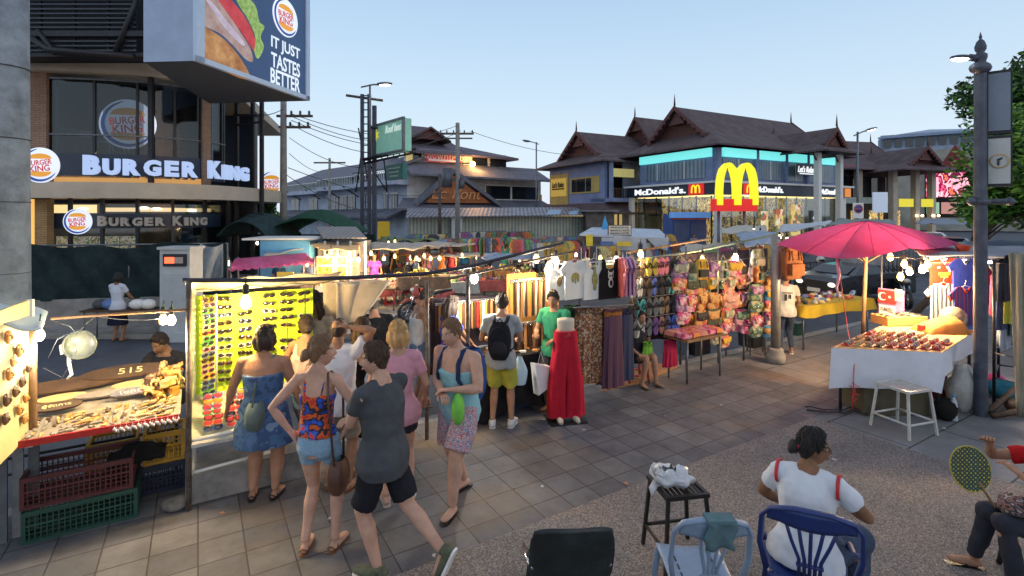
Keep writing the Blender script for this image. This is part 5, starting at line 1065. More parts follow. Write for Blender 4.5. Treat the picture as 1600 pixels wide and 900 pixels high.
for nm,px,pt,pb,off in (('dark post between wooden goods and sunglasses stalls',295,440,800,0),('dark post at the left of the belt stall',667,438,665,.25),('rusty post in the middle of the belt stall',731,417,640,.35),('thin post at the right of the white shirts',987,398,600,.55),('thin post between flip flops and bags',1063,390,590,.75)):
    a=RP(px,pt,off); t=tag(obj('stall_post',MB().tube([(0,0,-a.z),(0,0,0)],.024,8),M['rust'],loc=a),nm,'post')
# ---- wooden goods stall
wt=thing('wooden_goods_table','red edged stall table heaped with carved wooden goods at lower left','table',S(-1.2,.5,0),UANG)
Tt=adv(0,0,0)
def TS(a,b_): return S(a,b_,.905+.13*b_)
obj('tabletop',MB().slab([TS(-2.3,0),TS(-.04,0),TS(-.04,1.02),TS(-2.3,1.02)],(0,0,-.03)),mat('table_cloth_tan',(.26,.21,.15),.9,0,.3,9),wt,world=True)
obj('red_edge',MB().slab([S(-2.3,-.01,.915),S(-.04,-.01,.915),S(-.04,-.01,.86),S(-2.3,-.01,.86)],W*-.02),mat('red_edge',(.42,.02,.02),.5,0,.2,4),wt,world=True)
mb=MB()
for a in (-1.95,-1.25,-.1):
    for b_ in (.92,.98): mb.tube([S(a,b_,0),S(a,b_,.88)],.02,6)
for z in (.45,.3): mb.tube([S(-1.95,.95,z),S(-.1,.95,z)],.014,6)
obj('legs',mb,M['darkmetal'],wt,world=True)
def wpart(nm,mb,m,lb,cat,grp=None): return tag(obj(nm,mb,m),lb,cat,grp)
cw1=[mat('carved_wood_light',(.55,.33,.13),.55,0,.25,9,.3,30),mat('carved_wood_amber',(.50,.22,.05),.5,0,.25,9,.3,30),mat('carved_wood_dark',(.10,.05,.025),.45,0,.3,9,.3,30),mat('carved_wood_grey',(.28,.22,.17),.6,0,.3,9,.3,30)]
def plank(label,a,b_,L_,w_,rz,m,z=.03,txt=None,tm=None,th=.02,name='wooden_plaque'):
    t=thing(name,label,'plaque',TS(a,b_)+V((0,0,z)),UANG+rz)
    pts=[(L_/2*math.cos(k*math.pi/12)*(1 if abs(math.cos(k*math.pi/12))<.9 else .98),w_/2*math.sin(k*math.pi/12)) for k in range(24)]
    Ti=Matrix.Rotation(rad(28),4,'X')
    obj('board',MB().slab([(x,y,0) for x,y in pts],(0,0,th),0,Ti),m,t)
    if txt: text('carved_lettering',txt,L_*.55 if len(txt)>4 else L_*.27,w_*.42,Ti@Matrix.Translation((L_*(.0 if len(txt)>4 else .05),0,th+.002))@Matrix.Rotation(rad(-90),4,'X'),tm,t,.003,False,.004)
    return t
gold=mat('gold_paint',(.75,.62,.28),.4,.1,.1)
plank('long dark oval wooden plaque reading 515 at the back of the stall',-.53,.93,.75,.19,.0,M['wooddark'],.10,'515',gold)
plank('long plain dark wooden plank left of the 515 plaque',-.98,.86,.85,.17,.08,M['wooddark'],.07)
plank('second dark wooden plank under the 515 plaque',-.80,.92,.6,.15,-.05,mat('mid_wood',(.13,.07,.035),.5,0,.3,7),.06)
plank('dark wooden desk sign with Thai lettering at the left of the table',-.98,.42,.36,.105,.05,M['wooddark'],.06,'ผู้จัดการ',gold)
plank('light wooden oar shaped tray before the 515 plaque',-.42,.70,.42,.10,.0,cw1[0],.05)
plank('small light wooden oval tray behind the Thai desk sign',-.98,.62,.36,.09,.1,cw1[0],.05)
plank('pale brown wooden tray in the middle of the table',-.66,.60,.48,.08,.05,cw1[3],.04)
plank('grey carved wooden fish shaped plaque in the middle of the table',-.45,.50,.34,.10,.1,mat('slate_wood',(.16,.14,.15),.6,0,.4,14),.06,'โชคดี',mat('pale_letters',(.5,.48,.45),.6,0,.1))
# keyrings and small carvings, each its own object
kr=[]
for k in range(4):
    mb=MB()
    if k==0: mb.tube([(-.035,0,.006),(-.01,0,.012),(.015,0,.012),(.035,0,.006)],[.003,.010,.009,.004],8)
    elif k==1: mb.box((0,0,.006),(.05,.018,.01)).tube([(.025+.011*math.cos(j),.011*math.sin(j),.005) for j in [i*.7 for i in range(10)]],.0018,4)
    elif k==2: mb.ball((-.01,0,.012),(.02,.014,.011),8).ball((.017,0,.012),(.010,.009,.009),8)
    else: mb.box((0,0,.005),(.034,.026,.008)).ball((.02,0,.008),(.009,.006,.006),6)
    kr.append(mb.mesh('carved_keyring',cw1[0]))
rk=random.Random(21); nk=0
for j in range(11):
    b_=.03+j*.052
    for i in range(20):
        a=-1.42+i*.068+rk.uniform(-.01,.01)
        if rk.random()<.10 or (j>6 and -1.15<a<-.25): continue
        o=bpy.data.objects.new('carved_keyring',kr[rk.choice([0,0,1,2,3])]); C.objects.link(o); o.location=TS(a,b_); o.rotation_euler=(.13,0,UANG+rk.uniform(-.4,.4)+(1.57 if (i//4)%2 else .5)); s=rk.uniform(1.0,1.5); o.scale=(s,s,s)
        recolor(o,[cw1[rk.choice([0,0,1,3,3,2])]]); tag(o,'small carved wooden keyring laid in rows on the red edged table','keyring','carved keyrings on the table'); nk+=1
# figurines heaped at right
fg=[]
for k in range(3):
    mb=MB()
    if k==0: # elephant
        mb.ball((0,0,.05),(.045,.026,.032),10).ball((.045,0,.065),(.022,.02,.022),8).tube([(.062,0,.065),(.078,0,.045),(.078,0,.02),(.088,0,.012)],[.011,.008,.006,.004],6)
        for x in(-.028,.028):
            for y in(-.014,.014): mb.tube([(x,y,0),(x,y,.04)],.010,6)
        for y in(-1,1): mb.ball((.038,y*.022,.065),(.014,.005,.018),6)
    elif k==1: # frog
        mb.ball((0,0,.03),(.04,.03,.026),10).ball((.03,0,.05),(.022,.022,.016),8)
        for y in(-1,1): mb.ball((.036,y*.013,.064),.007,6).tube([(-.02,y*.02,.02),(-.005,y*.04,.03),(-.02,y*.042,.004)],.010,6).tube([(.02,y*.018,.02),(.03,y*.03,.003)],.008,6)
    else: # box
        mb.box((0,0,.025),(.08,.05,.05)).box((0,0,.055),(.086,.056,.012))
    fg.append(mb.mesh('wooden_figurine',cw1[1]))
for i in range(46):
    a=-.33+rk.random()*.27; b_=.38+rk.random()*.42; k=rk.choice([0,1,2]); o=bpy.data.objects.new('wooden_figurine',fg[k]); C.objects.link(o); o.location=TS(a,b_)+V((0,0,.005+.055*(i%3))); o.rotation_euler=(0,0,rk.random()*6.28); s=rk.uniform(.9,1.4); o.scale=(s,s,s); recolor(o,[cw1[rk.choice([0,1,1,0,2])]])
    tag(o,'carved amber wooden figurine in the heap at the right end of the table','figurine','carved figurines heaped on the table')
mb=MB()
shl=MB().ball((0,0,0),(.012,.008,.016),8).tube([(0,0,.015),(0,0,.035)],.0015,4).mesh('shell_charm',mat('shell_white',(.68,.62,.60),.4,0,.15))
for i in range(34):
    o=bpy.data.objects.new('shell_charm',shl); C.objects.link(o); o.location=S(-.52+i*.0142,-.04-.008*(i%2),.885-.012*(i%3)); o.rotation_euler=(0,.2*(i%3),UANG+i); tag(o,'small white shell charm hanging from the red table edge','charm','shell charms on the table edge')
# crates
def crate(label,c,rz,d,m,group=None,name='plastic_crate'):
    t=thing(name,label,'crate',c,rz,group); x,y,z=[q/2 for q in d]; h=d[2]; mb=MB()
    mb.box((0,0,.012),(d[0]*.94,d[1]*.94,.012))
    for sx,sy,ln,ax in ((0,-1,d[0],0),(0,1,d[0],0),(-1,0,d[1],1),(1,0,d[1],1)):
        def bx(u,zz,du,dz,th=.012):
            if ax==0: mb.box((u,sy*(y-.006),zz),(du,th,dz))
            else: mb.box((sx*(x-.006),u,zz),(th,du,dz))
        bx(0,h-.02,ln,.04,.022); bx(0,.015,ln,.03,.016); bx(0,h*.55,ln,.016,.013)
        n=int(ln/.038)
        for k in range(n+1): bx(-ln/2+.01+k*(ln-.02)/n,h/2,.009,h-.04,.008)
        for k in range(1,7): bx(0,h*k/7,ln-.02,.006,.007)
    obj('basket',mb,m,t); mb=MB()
    for sx in(-1,1):
        for sy in(-1,1): mb.box((sx*(x-.012),sy*(y-.012),h/2),(.03,.03,h-.003))
    obj('corner_ribs',mb,m,t); return t
cr=mat('maroon_plastic',(.075,.016,.018),.45,0,.2,5); cg=mat('green_plastic',(.012,.055,.038),.45,0,.2,5); cn=mat('navy_plastic',(.012,.02,.05),.45,0,.2,5); cy=mat('yellow_plastic',(.42,.24,.02),.5,0,.2,5)
crate('dark green plastic crate on the paving under the maroon crate',S(-.76,.34,0),UANG,(.78,.46,.27),cg)
crate('maroon plastic crate stacked on the dark green crate',S(-.78,.35,.275),UANG-.02,(.76,.44,.27),cr)
wpart('black_sack',MB().grid(lambda u,v:S(-.62+u*.45,.25+v*.3,.47+.1*math.sin(u*3.1)*math.sin(v*3.1)+.04*noise.noise(V((u*5,v*5,1)))),12,10,th=(0,0,-.03)),cloth('black_sacking',(.01,.01,.012)),'black sacking bundled in the maroon crate','sack')
crate('navy blue plastic crate on the paving right of the green crate',S(-.22,.68,0),UANG,(.42,.36,.27),cn)
crate('yellow plastic crate on top of the navy crate',S(-.19,.7,.275),UANG,(.34,.34,.30),cy)
crate('yellow plastic crate behind the maroon crate',S(-.62,.85,.10),UANG,(.4,.34,.42),cy)
wpart('paving_stone_lump',MB().ball((0,0,.05),(.13,.09,.06),9,0),M['concrete'],'x','x') if 0 else None
st=obj('weight_stone',MB().ball((0,0,.05),(.12,.09,.06),10).ball((.05,.03,.07),(.08,.07,.05),8),mat('stone_grey',(.14,.13,.12),.9,0,.5,9,.8,14),loc=G(272,800)+W*.05); tag(st,'grey stone lump on the paving beside the dark post','stone')
# left panel with masks, canopy
pn=thing('mask_panel','cream display panel hung with wooden masks at the left edge','panel',P(20,640,4.0))
a0,b0=P(-80,650,3.0),P(50,680,4.25)
f=Fac(-90,3.1,50,4.35); T=Matrix.Translation(f.a)@Matrix.Rotation(f.ang,4,'Z')
obj('panel',MB().box((f.L/2,.03,1.45),(f.L,.03,1.15),T),mat('cream_panel',(.62,.50,.25),.7,0,.15,3),pn,world=True)
obj('panel_edge',MB().box((f.L+.02,.02,1.40),(.05,.05,1.25),T),M['white'],pn,world=True)
mk=[]
for j,(px,py,m,s) in enumerate(((10,527,1,1),(28,548,0,1.1),(42,575,2,.8),(12,585,1,1),(32,597,2,.9),(8,625,2,1),(28,640,1,.9),(18,566,0,.8),(6,655,2,.9),(38,622,1,.8),(22,612,2,.9),(36,655,1,.8))):
    x=f.x(px); z=f.z(px,py); 
    mb=MB().ball((0,0,0),(.035,.02,.05),10).ball((0,-.02,-.005),(.008,.012,.015),6)
    for e_ in(-1,1): mb.ball((e_*.014,-.016,.012),(.008,.006,.005),6,1).ball((e_*.035,0,.03),(.012,.008,.012),6)
    mb.ball((0,-.017,-.026),(.014,.005,.005),6,1)
    o=obj('wooden_mask',mb,[cw1[m],M['black']],loc=T@V((x,-.01,z)),rz=f.ang); o.scale=(s*1.1,)*3; tag(o,'small carved wooden mask hung on the cream panel','mask','masks on the cream panel')
tag(obj('plastic_canopy',MB().grid(lambda u,v:P(-60+u*(135-12*v),472+u*17+v*26-8*math.sin(u*3)*(1-v),4.9-v*.9-.2*u)+V((0,0,.02*math.sin(u*9+v*4))),16,8,th=(0,0,-.012)),mat('translucent_sheet',(.62,.72,.72),.35,0,.12,4,.4,6)),'pale translucent plastic canopy at the left edge','canopy')
tag(obj('stall_post',MB().tube([P(51,500,4.35),P(51,690,4.35)],.03,8),M['wood']),'wooden post beside the cream mask panel','post')
tag(obj('wooden_rail',MB().tube([P(80,498,4.5),P(160,492,4.65),P(290,484,4.75)],.014,8),M['wood']),'thin wooden rail over the carved goods','rail')
tag(obj('cable',MB().tube([P(80,500,4.5),P(110,510,4.5),P(120,522,4.5),P(135,505,4.6),P(150,494,4.65),P(185,499,4.7),P(230,500,4.7),P(252,497,4.7)],.0035,5),M['metal']),'white cable drooping from the wooden rail','cable')
tag(obj('cable',MB().tube([P(75,560,4.5),P(90,530,4.5),P(105,522,4.5),P(120,548,4.6),P(98,590,4.6),P(68,575,4.6)],.003,5),M['metal']),'white cable looping behind the clip fan','cable')
for i,(px,py,w_,lb) in enumerate(((32,520,1,'leftmost bulb of the pair under the translucent canopy'),(62,520,0,'white bulb right of its pair under the translucent canopy'),(255,496,1,'left bulb of the pair beside the dark post'),(268,497,0,'right bulb of the pair beside the dark post'))): bulb(P(px,py-3,4.3 if i<2 else 4.75),w_,7 if i!=1 else 4,'light bulb',lb,1.0,None)
fnn=thing('clip_fan','grey clip fan seen from behind over the carved goods','fan',P(122,540,4.7))
T=Matrix.Translation(P(124,539,4.8))@Matrix.Rotation(rad(62),4,'Z')@Matrix.Rotation(rad(72),4,'X')
obj('fan_guard',MB().lathe([(.0,-.045),(.06,-.045),(.11,-.03),(.135,0),(.137,.012),(.125,.02)],28,T).lathe([(.09,-.04),(.094,-.052),(.098,-.038)],28,T).lathe([(.05,-.05),(.054,-.058),(.058,-.048)],28,T),mat('fan_grey',(.16,.18,.17),.4,.2,.15,5),fnn,world=True)
obj('motor',MB().box((-.05,0,-.09),(.10,.09,.09),T),M['white'],fnn,world=True); obj('clip',MB().tube([T@V((-.05,-.03,-.1)),P(108,568,4.7),P(112,585,4.7),P(105,592,4.7)],[.012,.016,.014,.01],8),M['white'],fnn,world=True)
# boards beside the crates (left edge)
for i,px in enumerate((6,24,42)):
    q=G(px,860-8*i); tag(obj('side_board',MB().box((0,0,.42),(.07,.03,.84)),mat('grey_board%d'%(i%2),(.10+.1*(i%2),.11+.1*(i%2),.12+.1*(i%2)),.8,0,.4,5),loc=S(-1.30+.09*i,.25+.05*i,0),rz=UANG),('upright dark board nearest the left edge below the table','upright pale board second from the left edge below the table','upright dark board left of the green crate')[i],'board')
# ---- sunglasses stall
f=Fac(306,5.25,520,5.95); T=Matrix.Translation(f.a)@Matrix.Rotation(f.ang,4,'Z')
sg=thing('sunglasses_stall','white framed stall with bright yellow green sunglasses board','stall',f.a+V((.8,0,0)))
lime=mat('lime_board',(.55,.78,.03),.6,0,.06,3,.05,10)
obj('board',MB().box((f.L*.42,.02,1.40),(f.L*.84,.03,1.02),T),lime,sg,world=True)
mb=MB().tube([T@V((-.02,-.02,0)),T@V((-.02,-.02,2.02))],.025,6).tube([T@V((-.06,-.5,0)),T@V((-.05,-.5,2.05))],.02,6).tube([T@V((-.02,0,1.97)),T@V((f.L*.8,0,1.97))],.018,6).tube([T@V((-.06,-.5,.62)),T@V((f.L*.5,-.5,.66))],.02,6).tube([T@V((-.06,-.5,.32)),T@V((f.L*.5,-.5,.36))],.015,6)
mb.box((f.L*.4,.02,.87),(f.L*.85,.05,.05),T); obj('frame',mb,M['white'],sg,world=True)
obj('side_lining',MB().box((-.045,-.25,1.3),(.02,.5,1.3),T),lime,sg,world=True)
obj('shelf',MB().slab([T@V((-.03,-.55,.60)),T@V((f.L*.6,-.55,.60)),T@V((f.L*.6,-.05,.86)),T@V((-.03,-.05,.86))],(0,0,-.03)),mat('pale_shelf',(.45,.45,.42),.7,0,.3,4),sg,world=True)
obj('valance',MB().grid(lambda u,v:T@V((-.08+u*f.L*1.06,-.5+v*.5,2.13-v*.16+.015*math.sin(u*20))),24,4,th=(0,0,-.01)),M['tarp'],sg,world=True)
obj('base_box',MB().box((f.L*.35,-.2,.14),(f.L*.75,.5,.28),T),mat('dirty_step',(.22,.22,.21),.9,0,.4,4),sg,world=True)
bk=mat('sunglass_black',(.012,.012,.014),.2,0,.1,5,0); ln=mat('sunglass_lens',(.02,.015,.015),.06,0,.1,5,0,spec=.8)
def shades(name='sunglasses'):
    t=thing(name,'','sunglasses'); fm=MB()
    for s in(-1,1):
        fm.tube([(s*.036+.033*math.cos(a),0,.022*math.sin(a)+(.004 if math.sin(a)>0 else 0)) for a in [k*math.pi/7 for k in range(15)]],.0035,5)
        fm.tube([(s*.069,0,.008),(s*.071,.03,.006),(s*.05,.06,.0)],.003,4)
    fm.tube([(-.006,0,.008),(.006,0,.008)],.004,5); obj('frame',fm,bk,t)
    for s in(-1,1): obj('lens',MB().ball((s*.036,0,0),(.032,.004,.021),10,0),ln,t)
    return t
sh0=shades(); first=True
cols=[mat('frame_%s'%n,c,.3,0,.1,5,0) for n,c in (('red',(.5,.03,.03)),('orange',(.7,.25,.03)),('pink',(.6,.2,.3)),('green',(.05,.35,.1)),('silver',(.5,.5,.5)),('brown',(.12,.05,.02)),('blue',(.05,.12,.4)))]
names=['left','second','third','right','fifth']
def place_sh(loc,rot,label,grp,fm=None,lm=None,s=1.15):
    global first
    if first: r=sh0; r.location=loc; r.rotation_euler=rot; r['label']=label; r['group']=grp; r.scale=(s,s,s); first=False
    else: r=dup(sh0,loc,rot,label,grp,s)
    for ch in r.children:
        if fm and ch.name.startswith('frame'): recolor(ch,[fm])
        if lm and ch.name.startswith('lens'): recolor(ch,[lm])
    return r
for i,px in enumerate((351,383,420,447,474)):
    obj('display_strip',MB().box((f.x(px),-.005,1.41),(.02,.012,.95),T),mat('strip_lime',(.38,.55,.05),.5),sg,world=True)
    for k in range(11):
        if rk.random()<.07: continue
        p=T@V((f.x(px)+rk.uniform(-.004,.004),-.035,1.865-k*.084))
        place_sh(p,(rk.uniform(-.2,.2),rk.uniform(-.13,.13),f.ang+rk.uniform(-.25,.25)),'dark sunglasses on the lime board, %s column from the left'%['first','second','third','fourth','fifth'][i],'dark sunglasses in column %d of the board'%(i+1),None if rk.random()<.7 else rk.choice(cols[4:]),None,rk.uniform(.86,1.0))
for k in range(19):
    p=T@V((f.x(326)+rk.uniform(-.01,.01),-.10,1.88-k*.056)); place_sh(p,(rk.uniform(-.2,.2),0,f.ang+rad(35)),'bright framed glasses stacked in the upright rack at the left of the lime board','coloured glasses in the left rack',rk.choice(cols),None,1.0)
rackm=MB().tube([T@V((f.x(318),-.06,.9)),T@V((f.x(318),-.06,1.93))],.01,5).tube([T@V((f.x(338),-.06,.9)),T@V((f.x(338),-.06,1.93))],.01,5); obj('glasses_rack',rackm,M['white'],sg,world=True)
for (px0,px1,py0,py1,lb) in ((318,345,598,662,'left'),(352,378,592,656,'right')):
    xx,zz=f.x((px0+px1)/2),f.z((px0+px1)/2,(py0+py1)/2)-.02
    for k in range(7):
        p=T@V((xx+rk.uniform(-.01,.01),-.33-.02*(7-k)+.0,.70+.045*k)); place_sh(p,(-.5,0,f.ang),'colourful glasses laid on the pale shelf, %s bunch'%lb,'glasses on the shelf, %s bunch'%lb,rk.choice(cols),rk.choice([None,cols[1],cols[0]]),1.15)
bulb(P(384,463,5.0),1,16,'light bulb','large bulb hanging before the lime sunglasses board',1.5,None)
# mirror
mf=Fac(478,6.55,532,6.6); Tm=Matrix.Translation(mf.a)@Matrix.Rotation(mf.ang,4,'Z')
mi=thing('mirror','small framed mirror hanging right of the sunglasses','mirror',mf.a+V((0,0,1.5)))
z0,z1=mf.z(500,512),mf.z(500,457)
obj('frame',MB().box((mf.L/2,.02,(z0+z1)/2),(mf.L,.03,z1-z0),Tm),M['black'],mi,world=True); obj('glass',MB().box((mf.L/2,0,(z0+z1)/2),(mf.L-.04,.02,z1-z0-.04),Tm),mat('mirror_glass',(.75,.76,.75),.05,1,.02,1,0),mi,world=True)
# hanging beige tarp beyond the board
sheet('hanging_tarpaulin','beige tarpaulin hanging in a curve right of the mirror','tarpaulin',(RP(505,520,.9),RP(560,500,.7),RP(612,438,.4),RP(505,441,.5)),M['tarp'],wr=.05,th=.01)
tag(obj('hanging_tarpaulin',MB().grid(lambda u,v:RP(525+u*75,441+v*95*(1-u)**1.4+2,.45+.3*v+.03*math.sin(u*14)),16,12,th=(0,.012,0)),M['tarp']),'beige tarpaulin edge falling from the dark pipe','tarpaulin')
# ---- belt stall
belt_cols=[mat('belt_%s'%n,c,.5,0,.15,6,.1) for n,c in (('brown',(.10,.04,.02)),('tan',(.42,.20,.07)),('orange',(.62,.22,.04)),('black',(.015,.013,.012)),('white',(.6,.58,.52)),('red',(.45,.04,.03)),('yellow',(.65,.42,.06)),('darkbrown',(.045,.02,.012)))]
bm=MB().box((0,0,-.26),(.032,.006,.5)).slab([(-.016,-.003,-.51),(.016,-.003,-.51),(0,-.003,-.54)],(0,.006,0))
bkm=MB().tube([(-.02,-.006,.0),(.02,-.006,.0),(.02,-.006,-.035),(-.02,-.006,-.035),(-.02,-.006,0)],.004,5,mi=1)
bl0=thing('belt','','belt'); obj('strap',bm,belt_cols[0],bl0); obj('buckle',bkm,[M['chrome'],M['chrome']],bl0); bfirst=True
def belt(p,ci,lb,grp,s=1,rz=0):
    global bfirst
    rot=(rk.uniform(-.04,.04),0,UANG+rz)
    if bfirst: r=bl0; r.location=p; r.rotation_euler=rot; r['label']=lb; r['group']=grp; bfirst=False
    else: r=dup(bl0,p,rot,lb,grp)
    r.scale=(1.15,1,s)
    for ch in r.children:
        if ch.name.startswith('strap'): recolor(ch,[belt_cols[ci]])
rows=[(680,795,470,.95,26,[0,4,5,2,1,1,6,4,2,0,7,0],.75,'upper rack of bright belts at the back of the belt stall'),(735,798,540,.95,18,[3,4,6,3,0,3,7],.8,'lower rack of dark belts at the back of the belt stall'),
      (798,872,436,.55,24,[2,7,1,3,4,3,1,0,4,7,0,0],1.0,'upper rack of long belts beside the boy in green'),(798,872,503,.55,22,[7,3,0,3,1,3,7],1.0,'lower rack of dark studded belts beside the boy in green')]
for (a,b_,py,off,n,cc,s,lb) in rows:
    pa=RP(a,py,off); pb=RP(b_,py,off); zz=(pa.z+pb.z)/2
    tag(obj('belt_rail',MB().tube([V((pa.x,pa.y,zz+.01)),V((pb.x,pb.y,zz+.01))],.012,6),M['metal']),'steel rail of the '+lb,'rail')
    for k in range(n):
        q=pa.lerp(pb,(k+.5)/n); belt(V((q.x,q.y,zz)),cc[(k*5+k//3)%len(cc)],'belt hanging on the '+lb,'belts on the '+lb,s,rk.uniform(-.5,.5))
obk=RP(797,425,.75); tag(obj('cardboard_panel',MB().box((0,0,-.45),(.5,.03,1.0)),mat('cardboard_orange',(.50,.24,.06),.8,0,.2,3),loc=RP(815,432,.78),rz=UANG),'orange brown cardboard behind the long belts','cardboard')
q=RP(790,600,.6); table('black clothed table of the belt stall',(q.x,q.y,0),(1.25,.6),UANG,.78,M['wood'],cloth('black_cloth',(.012,.012,.014)),drop=.72)
for k in range(26):
    c_=V((q.x,q.y,.815))+U*rk.uniform(-.58,.58)+W*rk.uniform(-.26,.26); o=obj('wallet',MB().box((0,0,.012),(.09,.07,.022)),belt_cols[rk.randrange(8)],loc=c_,rz=rk.random()*3); tag(o,'small leather wallet on the black clothed table','wallet','wallets on the black cloth')
bx_=RP(823,640,.5); 
for lb,px,py,d,m in (('blue plastic box on the ground behind the mannequin',822,640,(.34,.3,.34),cbl),('dark grey box below the yellow shorts man',755,655,(.5,.35,.42),mat('grey_box',(.10,.12,.15),.6,0,.3))):
    c_=G(px,py)+W*.25; t=thing('storage_box',lb,'box',(c_.x,c_.y,0),UANG); obj('tub',MB().box((0,0,d[2]/2),d,top=1.06),m,t); obj('lid',MB().box((0,0,d[2]+.015),(d[0]*1.1,d[1]*1.1,.03)),m,t)
q=RP(845,580,.0)
wb_=thing('carrier_bag','large white paper carrier bag hanging beside the red trousers','bag',q,UANG); obj('bag',MB().slab([(-.12,-.05,.12),(.14,-.05,.05),(.16,-.05,-.20),(-.07,-.05,-.30)],(0,.12,0)),mat('white_paper',(.66,.66,.66),.7,0,.08,3,.3,6),wb_); obj('handle',MB().tube([(-.05,0,.1),(0,.0,.26),(.06,0,.08)],.004,4),M['white'],wb_)
q=RP(812,575,.1); obj_=obj('plastic_bag',MB().grid(lambda u,v:V(((.09+.04*math.sin(v*3))*math.cos(u*6.28)*(.35+v*.9 if v<.5 else .8),(.06)*math.sin(u*6.28)*(.5+v*.6),.15-.36*v)),16,8),mat('pale_blue_plastic',(.45,.58,.66),.3,0,.15,5,.5,12),loc=q); tag(obj_,'pale blue plastic bag hanging right of the man with the black backpack','bag')
# bulbs of the row
for px,py,off,w_,e_,lb,bg_ in ((741,432,.45,0,16,'very bright bulb over the belt stall post',1.5),(838,403,.4,1,10,'warm bulb with reflector over the long belts',1.3),(868,407,.3,0,10,'white bulb over the elephant shirts',1.4),(963,406,.3,0,9,'white bulb over the black owl shirt',1.2),(1001,396,.4,1,9,'orange bulb over the flip flops',1.4),(1098,404,.5,1,9,'warm bulb over the yellow backpack',1.3),(1149,402,.4,0,14,'bright white bulb over the pink bags',1.6),(938,404,.8,1,3,'dim bulb behind the buddha shirt',.9)):
    bulb(RP(px,py-4,off),w_,e_,'light bulb',lb,bg_,None)
# ---- T shirts
def hanger(t,m=M['white']): obj('hanger',MB().tube([(-.19,0,-.07),(0,0,0),(.19,0,-.07),(-.19,0,-.07)],.006,5).tube([(0,0,0),(0,0,.05),(.02,0,.07),(.01,0,.09)],.004,4),m,t)
def tshirt(label,p,rz,m,tank=False,s=1,name='hanging_shirt',L_=.68,w_=.5):
    t=thing(name,label,'shirt',p,UANG+rz); hanger(t)
    h=w_/2
    if tank: poly=[(-.17,-.03),(-.12,-.03),(-.09,-.17),(0,-.21),(.09,-.17),(.12,-.03),(.17,-.03),(.16,-.18),(.22,-.28),(.23,-L_),(-.23,-L_),(-.22,-.28),(-.16,-.18)]
    else: poly=[(-.17,-.03),(-.09,-.02),(-.05,-.06),(0,-.075),(.05,-.06),(.09,-.02),(.17,-.03),(.33,-.17),(.27,-.26),(.22,-.2),(.225,-L_),(-.225,-L_),(-.22,-.2),(-.27,-.26),(-.33,-.17)]
    # thickened, slightly wavy cloth: front and back grid cut to outline
    mb=MB(); mb.prism(poly,.035,Matrix.Translation((0,-.018,0))); obj('cloth',mb,m,t); t.scale=(s,s,s); return t
wsh=cloth('white_jersey',(.68,.67,.62),.05,.4,7); bsh=cloth('black_jersey',(.013,.012,.012),.2,.4,7)
hr=[RP(855,413,.3),RP(990,404,.3)]; tag(obj('shirt_rail',MB().tube(hr,.012,6),M['metal']),'steel rail over the hanging white shirts','rail')
def rail(px,off=.28,py=None): q=RP(px,408,off); q.z=2.10; return q
ga=mat('print_olive',(.30,.26,.07),.8,0,.3,20); gb=mat('print_brown',(.22,.13,.05),.8,0,.3,20); gw_=mat('print_white',(.6,.58,.52),.8,0,.1)
t1=tshirt('white tank top with small brown print, first shirt right of the boy',rail(873),.1,wsh,True,.86)
obj('print',MB().ball((0,-.022,-.36),(.06,.006,.09),10).ball((.05,-.022,-.30),(.03,.006,.04),8),gb,t1)
t1=tshirt('white T shirt with a brown elephant print',rail(898,.26),.05,wsh,False,.86)
el=MB().ball((0,-.022,-.28),(.085,.006,.05),12).ball((-.06,-.022,-.33),(.03,.006,.07),8).ball((.06,-.022,-.33),(.025,.006,.07),8).ball((0,-.024,-.33),(.022,.006,.10),8); obj('elephant_print',el,ga,t1)
t1=tshirt('white tank top with a green head print on two tiers',rail(928,.24),.0,wsh,True,.9)
obj('head_print',MB().ball((0,-.022,-.35),(.065,.006,.12),12).ball((0,-.022,-.21),(.03,.006,.05),8).ball((0,-.022,-.48),(.04,.006,.06),8),ga,t1); obj('print_eye',MB().ball((-.025,-.028,-.33),(.018,.004,.008),8).ball((.025,-.028,-.33),(.018,.004,.008),8),gw_,t1)
t1=tshirt('black tank top with a white owl print',rail(953,.2),.0,bsh,True,.92)
obj('owl_print',MB().ball((0,-.022,-.30),(.062,.006,.062),12).ball((0,-.022,-.42),(.055,.006,.08),12).slab([(-.06,-.026,-.26),(-.03,-.026,-.25),(-.055,-.026,-.20)],(0,.004,0)).slab([(.03,-.026,-.25),(.06,-.026,-.26),(.055,-.026,-.20)],(0,.004,0)),gw_,t1)
obj('owl_eye',MB().ball((-.025,-.030,-.30),(.018,.003,.018),10).ball((.025,-.030,-.30),(.018,.003,.018),10).ball((0,-.03,-.42),(.03,.003,.05),8),bsh,t1)
for k,(px,m,lb) in enumerate(((967,cloth('coral_cloth',(.60,.12,.10)),'coral red shirt hung sideways right of the owl shirt'),(973,cloth('rose_cloth',(.55,.20,.28)),'rose shirt hung sideways, second right of the owl shirt'),(979,cloth('mauve_cloth',(.40,.25,.42)),'mauve shirt hung sideways, third right of the owl shirt'),(985,cloth('pink_cloth',(.60,.28,.38)),'pale pink shirt hung sideways, last before the flip flops'))): tshirt(lb,rail(px,.18),1.1,m,False,.86)
for k,(px,m,lb) in enumerate(((862,M['tarp'],'cream shirt hung sideways left of the white tops'),(915,cloth('sand_cloth',(.5,.42,.3)),'sand coloured shirt hung behind the elephant shirt'))): tshirt(lb,rail(px,.45),.6,m,False,.86)
